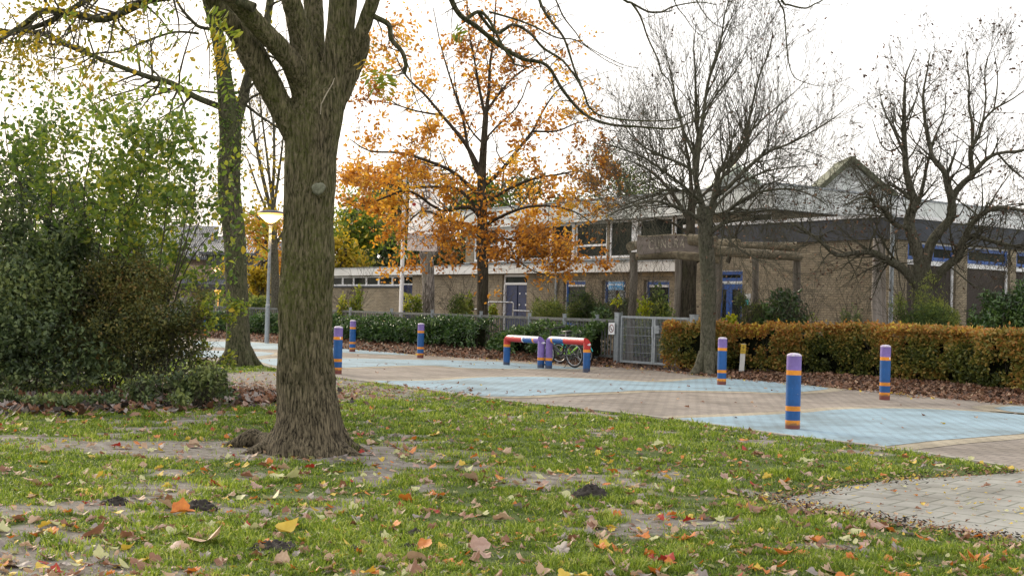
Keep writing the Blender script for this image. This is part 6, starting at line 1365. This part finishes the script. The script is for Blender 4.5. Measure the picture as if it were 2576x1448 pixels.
# ================================================================== LAWN: grass, leaves, molehills
def scatter(n, ymin, ymax, bias=1.0):
    """points in the lawn in front of the camera, denser near it"""
    y = ymin + (ymax - ymin) * rng.random(n) ** bias; x = (rng.random(n) * 2 - 1) * y * .47 - .1
    k = inpoly(x, y, lawn_poly); return x[k], y[k]
x, y = scatter(640000, 5.2, 27, 1.9)
tc_ = rng.integers(0, len(x), 11000); ist = rng.random(len(x)) < .45; tci = tc_[rng.integers(0, len(tc_), len(x))]
tx0, ty0 = x[tci], y[tci]; gx_ = rng.normal(size=len(x)) * .028; gy_ = rng.normal(size=len(x)) * .028
x = np.where(ist, tx0 + gx_, x); y = np.where(ist, ty0 + gy_, y); lx = np.where(ist, gx_ / .028, rng.normal(size=len(x))); ly = np.where(ist, gy_ / .028, rng.normal(size=len(x)))
sm = soilmask(x, y); n2 = fbm2(x + 90, y + 10, 3.2, 3); de = edist(x, y)
keep = rng.random(len(x)) < np.clip((1.02 - sm) * np.clip((n2 - .26) * 5, .12, 1), .015, 1) * np.clip(.5 + de * 4, 0, 1); x, y, sm, n2, ist, lx, ly = x[keep], y[keep], sm[keep], n2[keep], ist[keep], lx[keep], ly[keep]
n = len(x); print('blades', n)
z = lawnz(x, y) * np.clip(edist(x, y) / .35, 0, 1)
hgt = rng.uniform(.018, .042, n) * (.7 + (n2 - .35) * 1.8).clip(.5, 1.7) * (1 + (y > 12) * .15); hgt = hgt * np.where(ist, 1.35, .9); wd = rng.uniform(.0016, .0032, n) * np.interp(y, [5, 10, 25], [1, 1.7, 4])
a = rng.uniform(0, 6.283, n); lean = rng.uniform(.2, 1.1, n); la = np.arctan2(ly, lx) + rng.normal(size=n) * .3
b = np.stack([x, y, z - .004], 1); sd_ = np.stack([np.cos(a), np.sin(a), 0 * a], 1) * wd[:, None]; ld = np.stack([np.cos(la), np.sin(la), 0 * la], 1)
m1 = b + ld * (hgt * lean * .35)[:, None] + np.array([0, 0, 1]) * (hgt * .6)[:, None]; tp = b + ld * (hgt * lean)[:, None] + np.array([0, 0, 1]) * (hgt * (1.05 - lean * .35))[:, None]
V = np.stack([b - sd_, b + sd_, m1 + sd_ * .8, m1 - sd_ * .8, tp], 1).reshape(-1, 3); i5 = (np.arange(n) * 5)[:, None]
tn = np.clip(rng.beta(1.4, 2.2, n) + (n2 - .5) * .9 + sm * .3, 0, 1); tn = np.where(rng.random(n) < .03, 1, tn)
mb = MB(); mb.add(V, i5 + np.array([[0, 1, 2, 3]]), 0, tn); mb.n = 0; 
mb2 = MB(); mb2.V = mb.V; mb2.F = mb.F + [((i5 + np.array([[3, 2, 4]])).astype(np.int32), np.zeros(n, np.int32), tn.astype(np.float32), False)]
tag(mb2.build('grass', M['grass']), 'short patchy lawn grass between the fallen leaves', 'grass', kind='stuff')

# leaf shapes
def star_leaf(seed, size, curl, lobes=5, cup=.3):
    rg = random.Random(seed); V = [(0, 0, 0)]; n = 30; ang0 = rg.uniform(-.2, .2); ax = rg.uniform(0, 3.14); ax2 = rg.uniform(0, 3.14)
    for k in range(n):
        a = 2 * math.pi * k / n; back = abs(math.atan2(math.sin(a + math.pi), math.cos(a + math.pi)))
        r = .70 + .24 * abs(math.cos(a * lobes / 2 + ang0)) ** .7 * (1 if back > .5 else .2) + rg.uniform(-.08, .08); r *= size / 2 * (1.1 if abs(a) < .5 or a > 5.8 else 1)
        V.append((r * math.cos(a), r * math.sin(a), 0))
    o = []
    for (X_, Y_, Z_) in V:
        t1 = X_ * math.cos(ax) + Y_ * math.sin(ax); t2 = X_ * math.cos(ax2 + 1.2) + Y_ * math.sin(ax2 + 1.2); rr_ = math.hypot(X_, Y_) / (size / 2)
        Z_ = curl * (t1 / (size / 2)) ** 2 * size * .5 + cup * rr_ ** 2 * size * .12 * math.sin(3 * math.atan2(Y_, X_) + seed) + .05 * size * (t2 / (size / 2)) ** 3 * curl * 2
        X_ *= 1 - abs(curl) * .25 * abs(math.cos(ax)); Y_ *= 1 - abs(curl) * .25 * abs(math.sin(ax)); o.append((X_, Y_, Z_))
    F = [(0, 1 + k, 1 + (k + 1) % n) for k in range(n)]; o_ = list(o); st = (-size * .45, 0, 0); stalk = [(-size * .38, -.0015, .002), (-size * .38, .0015, .002), (-size * .8, .0012, .012), (-size * .8, -.0012, .012)]
    return np.array(o_ + stalk), F, [(n + 1, n + 2, n + 3, n + 4)]
def oval_leaf(seed, size, curl):
    rg = random.Random(seed); n = 7; V = []
    for i in range(n + 1):
        t = i / n; wv = math.sin(math.pi * t ** .8) * size * .23; xx = (t - .5) * size; zz = curl * (t - .5) ** 2 * size; tw = (t - .5) * rg.uniform(-.6, .6)
        V += [(xx, -wv, zz + wv * (.5 * abs(curl) + tw)), (xx, 0, zz), (xx, wv, zz + wv * (.5 * abs(curl) - tw))]
    F = [(3 * i + j, 3 * i + j + 1, 3 * i + 4 + j, 3 * i + 3 + j) for i in range(n) for j in (0, 1)]
    return np.array(V), F, []
COLS = {'tan': ((.34, .22, .13), (.50, .36, .25)), 'brown': ((.17, .08, .045), (.28, .14, .08)), 'orange': ((.42, .11, .02), (.60, .22, .035)), 'yellow': ((.48, .33, .03), (.62, .46, .08)), 'pale green': ((.38, .40, .17), (.52, .50, .28)), 'red': ((.28, .02, .015), (.40, .05, .03)), 'pinkish': ((.30, .18, .135), (.46, .32, .26)), 'grey': ((.20, .17, .155), (.32, .28, .26))}
LM = {}
for c, (a, b) in COLS.items():
    t = NT('fallen_leaf_' + c.replace(' ', '_')); cc = t.ramp(t.noise(t.coord(), 22, 5), [(.3, a), (.7, b)]); vn = t.n('ShaderNodeTexWave', wave_type='RINGS'); vn.inputs['Scale'].default_value = 9; t.l(t.coord(), vn.inputs[0])
    t.base(cc); t.p.inputs['Roughness'].default_value = .6; tr = t.n('ShaderNodeBsdfTranslucent'); t.l(cc, tr.inputs[0]); ms = t.n('ShaderNodeMixShader'); ms.inputs[0].default_value = .25; t.l(t.p.outputs[0], ms.inputs[1]); t.l(tr.outputs[0], ms.inputs[2]); t.l(ms.outputs[0], t.out.inputs[0]); t.bump(vn.outputs[0], .25, .004); LM[c] = t.m
SH = [('lobed', star_leaf(i, s_, c_)) for i, (s_, c_) in enumerate(((.15, .3), (.17, .5), (.13, -.3), (.16, .75)))] + [('oval', oval_leaf(20 + i, s_, c_)) for i, (s_, c_) in enumerate(((.07, .7), (.085, .5), (.10, 1.1)))]
meshes = {}
def leafme(si, c):
    if (si, c) not in meshes:
        V, F, Q = SH[si][1]; mb = MB()
        F3 = [f for f in F if len(f) == 3]; F4 = [f for f in F if len(f) == 4] + list(Q)
        if F3: mb.add(V, F3, smooth=True)
        if F4:
            if F3: mb.F.append((np.array(F4, np.int32), np.zeros(len(F4), np.int32), np.zeros(len(F4), np.float32), False))
            else: mb.add(V, F4, smooth=True)
        meshes[(si, c)] = mb.build('fallen_leaf', LM[c], link=False)
    return meshes[(si, c)]
cw = ['tan'] * 7 + ['pinkish'] * 2 + ['brown'] * 4 + ['orange'] * 3 + ['yellow'] * 2 + ['pale green'] * 4 + ['red'] * 1 + ['grey'] * 2
def put_leaf(x, y, si, c, sc_, dz=.012, rot=None, lab=None, zb=None):
    o = bpy.data.objects.new('fallen_leaf', leafme(si, c)); col.objects.link(o)
    z = float(lawnz(np.array([x]), np.array([y]))[0]) if zb is None else zb
    o.location = (x, y, max(z, 0) + dz); o.rotation_euler = rot or (rg.gauss(0, .17), rg.gauss(0, .17), rg.uniform(0, 6.28)); o.scale = (sc_,) * 3
    kind = SH[si][0]; big = 'large' if sc_ > 1.05 else 'small' if sc_ < .8 else 'medium'
    st = ('flat' if SH is None else ['half curled', 'curled', 'arched', 'tightly curled', 'half curled', 'nearly flat', 'tightly curled'][si])
    if lab is None:
        nearw = min(((math.hypot(x - X_, y - Y_), w_) for X_, Y_, w_ in LMK))[1]
        lab = f'{big} {st} {c} {kind} leaf {nearw}'
    return tag(o, lab, 'fallen leaf', 'fallen leaves lying on the lawn')
rg = random.Random(99)
LMK = [(*tuple(G(u, v))[:2], w_) for u, v, w_ in ((775, 1170, 'just below the big trunk'), (500, 1150, 'on the bare soil left of the big trunk'), (200, 1090, 'before the left shrubs'), (60, 1180, 'at the left edge of the lawn'), (503, 1284, 'near the black molehill'), (250, 1270, 'near the small left molehill'), (100, 1330, 'low in the left lawn'), (100, 1420, 'in the bottom left corner'), (400, 1400, 'at the bottom between corner and broad molehill'), (690, 1390, 'near the broad molehill'), (1045, 1350, 'near the small molehill below the trunk'), (900, 1260, 'in the middle of the lawn'), (1200, 1290, 'left of the tall molehill'), (1487, 1252, 'near the tall brown molehill'), (1700, 1260, 'between tall molehill and slab path'), (1950, 1290, 'at the tip of the slab path'), (1300, 1400, 'at the bottom edge near the centre'), (1700, 1400, 'at the bottom edge right of centre'), (2100, 1400, 'at the bottom below the slab path'), (2450, 1420, 'in the bottom right corner'), (1100, 1100, 'right of the big trunk towards the paving'), (1500, 1110, 'in the grass before the long paving edge'), (1900, 1150, 'in the grass below the closest bollard'), (2300, 1180, 'in the grass tongue above the slab path'))]
SPEC = [(716, 1352, 4 + 2, 'yellow', 2.0, 'long bright yellow curled leaf lying over a dark molehill'), (732, 1332, 0, 'orange', .75, 'bright orange lobed leaf behind the long yellow leaf'), (293, 1131, 0, 'red', .6, 'dark red leaf standing on the bare soil left of the big trunk'), (1020, 1270, 0, 'orange', .8, 'orange lobed leaf right of centre below the big trunk'), (1066, 1388, 0, 'orange', .75, 'orange leaf near the bottom edge, left of centre'), (1730, 1370, 0, 'orange', .8, 'orange leaf low in the lawn, left of the slab path'), (1655, 1133, 1, 'pale green', .8, 'pale cream leaf in the grass right of centre'), (730, 1212, 1, 'pale green', 1.2, 'large pale green leaf just below the big trunk'), (1185, 1218, 0, 'tan', 1.0, 'tan folded leaf in the lawn below the blue wave'), (1893, 1300, 3, 'brown', .9, 'brown leaf standing upright left of the slab path'), (1050, 1420, 2, 'tan', 1.2, 'broad tan leaf at the bottom edge near the centre'), (1205, 1392, 0, 'pinkish', .85, 'large pinkish leaf at the bottom, right of the orange one'), (435, 1390, 2, 'pinkish', .95, 'large pinkish brown leaf near the bottom left'), (520, 1375, 1, 'tan', 1.3, 'large folded tan leaf near the bottom left'), (240, 1350, 0, 'brown', 1.1, 'rusty lobed leaf in the lower left lawn'), (80, 1225, 0, 'tan', 1.0, 'tan leaf at the left edge of the lawn'), (415, 1282, 0, 'tan', .9, 'upright tan leaf left of a molehill'), (455, 1303, 3, 'orange', 1.0, 'orange and cream rolled leaf before a molehill'), (1845, 1248, 2, 'tan', .9, 'tan leaf beside the left tip of the slab path'), (1420, 1262, 1, 'pale green', .8, 'pale green leaf beside the brown molehill'), (2480, 1237, 1, 'brown', .5, 'single brown leaf lying on the slab path')]
for u, v, si, c, s_, lab in SPEC:
    p = G(u, v); put_leaf(p.x, p.y, si, c, s_, .03, (R(rg.uniform(15, 40)), R(rg.uniform(-15, 15)), rg.uniform(0, 6.28)), lab)
x, y = scatter(900, 5.9, 15, 1.7); cnt = 0
for xx, yy in zip(x, y):
    if cnt >= 275: break
    if abs(xx) > yy * .405 + .1 or math.hypot(xx - TREE.x, yy - TREE.y) < .5: continue
    si = rg.choice([0, 1, 2, 3, 0, 1, 2, 3, 4, 5, 6]); put_leaf(xx, yy, si, rg.choice(cw), rg.uniform(.45, .95) if si < 4 else rg.uniform(.7, 1.2), rg.uniform(.004, .018)); cnt += 1
# the many more, smaller and farther
def litter(name, label, X, Y_, Z_, szs, mats, probs, tilt=.5, shapes=(0, 1, 2, 3, 4, 5, 6), group=None):
    mb = MB(); n = len(X); s_ = rng.choice(shapes, n); ci = rng.choice(len(mats), n, p=probs)
    for s in shapes:
        V0, F, Q = SH[s][1]; V0 = V0.copy(); sz0 = np.ptp(V0[:, 0]); k = np.where(s_ == s)[0]
        if not len(k): continue
        a = rng.uniform(0, 6.283, len(k)); tx_ = rng.normal(size=len(k)) * tilt; ty_ = rng.normal(size=len(k)) * tilt; m = len(V0); sc_ = szs[k] / .15
        if s >= 4: sc_ = sc_ * 1.3
        W = V0[None] * sc_[:, None, None]; Z1 = W[..., 2] + W[..., 0] * np.sin(tx_)[:, None] + W[..., 1] * np.sin(ty_)[:, None]
        X1 = W[..., 0] * np.cos(a)[:, None] - W[..., 1] * np.sin(a)[:, None]; Y1 = W[..., 0] * np.sin(a)[:, None] + W[..., 1] * np.cos(a)[:, None]
        VV = np.stack([X1 + X[k][:, None], Y1 + Y_[k][:, None], np.maximum(Z1, -.03) + Z_[k][:, None]], 2).reshape(-1, 3)
        for L_ in (3, 4):
            f = np.array([f for f in F if len(f) == L_]); 
            if len(f): FF = (f[None] + (np.arange(len(k)) * m)[:, None, None]).reshape(-1, L_); mb.add(VV, FF, np.repeat(ci[k], len(f)), np.repeat(rng.random(len(k)), len(f)))
    return tag(mb.build(name, mats), label, 'leaf litter', group, 'stuff')
allm = [LM[c] for c in COLS]; pr_ = np.array([.22, .18, .10, .09, .14, .02, .13, .12]); pr_ /= pr_.sum()
x, y = scatter(8500, 5.6, 26, 1.4); z = np.maximum(lawnz(x, y), 0) + .012; litter('leaf_litter', 'smaller dry leaves strewn all over the lawn', x, y, z, rng.uniform(.03, .085, len(x)), allm, pr_, .35)
# tiny scraps: leaflets and bits between the grass
x, y = scatter(13000, 5.4, 22, 1.5); z = np.maximum(lawnz(x, y), 0) + .008; litter('leaf_scraps', 'small leaflets and leaf scraps between the grass', x, y, z, rng.uniform(.012, .032, len(x)), allm, pr_, .3, (4, 5, 6))
# dark litter by the left shrubs, near-black soil colour mixed in
c = A(300, 1000, 0.1); 
def strip(n, pts, wd):
    P = np.array([tuple(G(u, v))[:2] for u, v in pts]); i = rng.integers(0, len(P) - 1, n); t = rng.random(n)[:, None]; q = P[i] * (1 - t) + P[i + 1] * t + rng.normal(size=(n, 2)) * wd; return q[:, 0], q[:, 1]
x, y = strip(3600, [(-60, 1030), (120, 1026), (300, 1020), (450, 1012), (560, 1003), (660, 1008)], .55); litter('leaf_litter', 'dark leaf litter along the foot of the left shrubs', x, y, np.maximum(lawnz(x, y), 0) + .015 + rng.random(len(x)) * .05, rng.uniform(.06, .15, len(x)), [LM['brown'], LM['grey'], LM['pinkish'], M['lf_litter'], M['soil_dark']], [.35, .2, .07, .2, .18], .5)
x, y = strip(1500, [(560, 990), (640, 985), (720, 975), (900, 985), (1000, 990)], 1.0); litter('leaf_litter', 'scattered dull leaves on the worn soil behind the big trunk', x, y, np.maximum(lawnz(x, y), 0) + .01, rng.uniform(.03, .09, len(x)), [LM['brown'], LM['grey'], LM['pinkish'], LM['tan']], [.35, .3, .2, .15], .3)
# litter on the bank
def onbank(n, dmin, dmax, rowsel=None, xr=None):
    i = rng.integers(0, len(bank) - 1, n); t = rng.random(n); d = rng.uniform(dmin, dmax, n); rd = np.array([r[0] for r in rows]); j = np.clip(np.searchsorted(rd, d) - 1, 0, nr - 2); s = (d - rd[j]) / (rd[j + 1] - rd[j])
    q = (bankV[i, j] * (1 - s)[:, None] + bankV[i, j + 1] * s[:, None]) * (1 - t)[:, None] + (bankV[i + 1, j] * (1 - s)[:, None] + bankV[i + 1, j + 1] * s[:, None]) * t[:, None]; return q
q = onbank(30000, -.1, 2.6); q = q[(q[:, 0] > -14) & (q[:, 0] < 13)]; q = q[~((np.abs(q[:, 0] - 3.35) < .6) & (rng.random(len(q)) < .9))]
litter('leaf_litter', 'brown leaves banked up along the foot of the hedges', q[:, 0], q[:, 1], q[:, 2] + rng.random(len(q)) * .03, rng.uniform(.05, .11, len(q)), [M['lf_litter'], LM['brown'], LM['tan']], [.72, .24, .04], .5)
# leaves blown on the paving
FEa = np.array(FAR_EDGE); i = rng.integers(1, len(FEa) - 2, 1500); t = rng.random(1500)[:, None]; q = FEa[i] * (1 - t) + FEa[i + 1] * t; q[:, 1] -= np.abs(rng.normal(size=1500)) * .5; 
q2 = np.stack([rng.uniform(-9, 9, 420), rng.uniform(11, 32, 420)], 1); q = np.concatenate([q, q2]); k = ~inpoly(q[:, 0], q[:, 1], lawn_poly) & (q[:, 1] > 10.5); q = q[k]
litter('blown_leaves', 'dry leaves blown over the paving', q[:, 0], q[:, 1], np.full(len(q), .018), rng.uniform(.03, .08, len(q)), [LM['brown'], LM['tan'], LM['yellow'], LM['grey']], [.5, .2, .1, .2], .25)
p0_ = G(2250, 1260); q = np.stack([rng.uniform(2, 5, 420), rng.uniform(7.0, 10.5, 420)], 1); q = q[inpoly(q[:, 0], q[:, 1], pth)]
litter('blown_leaves', 'yellow and brown leaf bits on the slab path', q[:, 0], q[:, 1], np.full(len(q), .012), rng.uniform(.02, .055, len(q)), [LM['brown'], LM['tan'], LM['yellow'], LM['pale green'], LM['orange']], [.2, .2, .35, .15, .1], .2, (1, 4, 5, 6))
# litter and soil rim along path
x, y = strip(1500, [(1930, 1268), (2040, 1286), (2200, 1312), (2400, 1343), (2600, 1374)], .13); litter('leaf_litter', 'dark crumbs and leaves along the near edge of the slab path', x, y, np.full(len(x), .014) + rng.random(len(x)) * .015, rng.uniform(.015, .05, len(x)), [LM['brown'], M['soil_dark'], LM['yellow'], LM['tan']], [.35, .4, .12, .13], .4, (4, 5, 6))
x, y = strip(900, [(1925, 1262), (2040, 1240), (2200, 1213), (2400, 1199), (2560, 1188)], .11); litter('leaf_litter', 'dark crumbs and leaves along the far edge of the slab path', x, y, np.full(len(x), .014) + rng.random(len(x)) * .015, rng.uniform(.015, .05, len(x)), [LM['brown'], M['soil_dark'], LM['yellow'], LM['tan']], [.35, .4, .12, .13], .4, (4, 5, 6))

# molehills
def molehill(u, v, r, h, label, seed):
    p = G(u, v); mb = MB(); n, m = 40, 22; V = [(0, 0, h)]
    for j in range(1, m + 1):
        t = j / m
        for i in range(n): a = 6.2832 * i / n; V.append((r * t * math.cos(a) * 1.25, r * t * math.sin(a), h * (1 - t ** 1.7) - .012 * (j == m)))
    V = np.array(V); nn = fastnoise3(V * 42 + seed * 7) - .5; n2_ = fastnoise3(V * 110 + seed) - .5; k = np.clip(1.2 - np.hypot(V[:, 0] / 1.25, V[:, 1]) / r, 0.1, 1); V[:, 2] += (nn * .045 + n2_ * .016) * k; V[:, :2] *= (1 + (nn * .35))[:, None]
    F3 = [(0, 1 + i, 1 + (i + 1) % n) for i in range(n)]; F4 = [(1 + (j - 1) * n + i, 1 + j * n + i, 1 + j * n + (i + 1) % n, 1 + (j - 1) * n + (i + 1) % n) for j in range(1, m) for i in range(n)]
    mb.add(V, F3, smooth=True); mb.F.append((np.array(F4, np.int32), np.zeros(len(F4), np.int32), np.zeros(len(F4), np.float32), True))
    for _ in range(60):
        a = rnd.uniform(0, 6.28); q = r * rnd.uniform(.2, 1.15); s = rnd.uniform(.004, .011); c = Vector((q * 1.25 * math.cos(a), q * math.sin(a), h * max(0, 1 - (q / r) ** 1.7) + s * .4))
        W = [c + Vector(d) * s * rnd.uniform(.7, 1.2) for d in ((1, 0, 0), (-1, 0, 0), (0, 1, 0), (0, -1, 0), (0, 0, 1), (0, 0, -1))]; mb.add([tuple(w_) for w_ in W], [(0, 2, 4), (2, 1, 4), (1, 3, 4), (3, 0, 4), (2, 0, 5), (1, 2, 5), (3, 1, 5), (0, 3, 5)])
    o = mb.build('molehill', M['soil_dark']); o.location = (p.x, p.y, max(0, float(lawnz(np.array([p.x]), np.array([p.y]))[0]))); return tag(o, label, 'molehill', 'molehills in the lawn')
molehill(1487, 1252, .105, .085, 'tall brown molehill standing alone right of centre', 1); molehill(503, 1284, .09, .055, 'rounded black molehill below and left of the big trunk', 2)
molehill(690, 1384, .12, .035, 'broad flat molehill under the long yellow leaf', 3); molehill(292, 1268, .07, .04, 'small black molehill in the left part of the lawn', 4); molehill(900, 1392, .06, .03, 'small dark molehill low in the lawn beside the broad one', 5)
molehill(1045, 1350, .07, .03, 'crumbly small molehill left of the pale green leaf, low in the lawn', 6); molehill(1030, 1383, .05, .022, 'tiny dark molehill next to the orange leaf at the bottom', 7)
# tuft at the tree foot
x = rng.normal(size=900) * .06 + G(855, 1135).x; y = rng.normal(size=900) * .06 + G(855, 1138).y; mb = MB(); n = 900; hh = rng.uniform(.04, .13, n); la = rng.uniform(0, 6.28, n); b = np.stack([x, y, 0 * x], 1); sd_ = np.stack([np.full(n, .002), 0 * x, 0 * x], 1); tp = b + np.stack([np.cos(la) * hh * .4, np.sin(la) * hh * .4, hh], 1)
mb.add(np.stack([b - sd_, b + sd_, tp], 1).reshape(-1, 3), np.arange(n * 3).reshape(n, 3), 0, rng.beta(2, 2, n)); tag(mb.build('grass_tuft', M['grass']), 'taller grass tuft between the roots of the big trunk', 'grass tuft')
print('objects', len(bpy.data.objects))
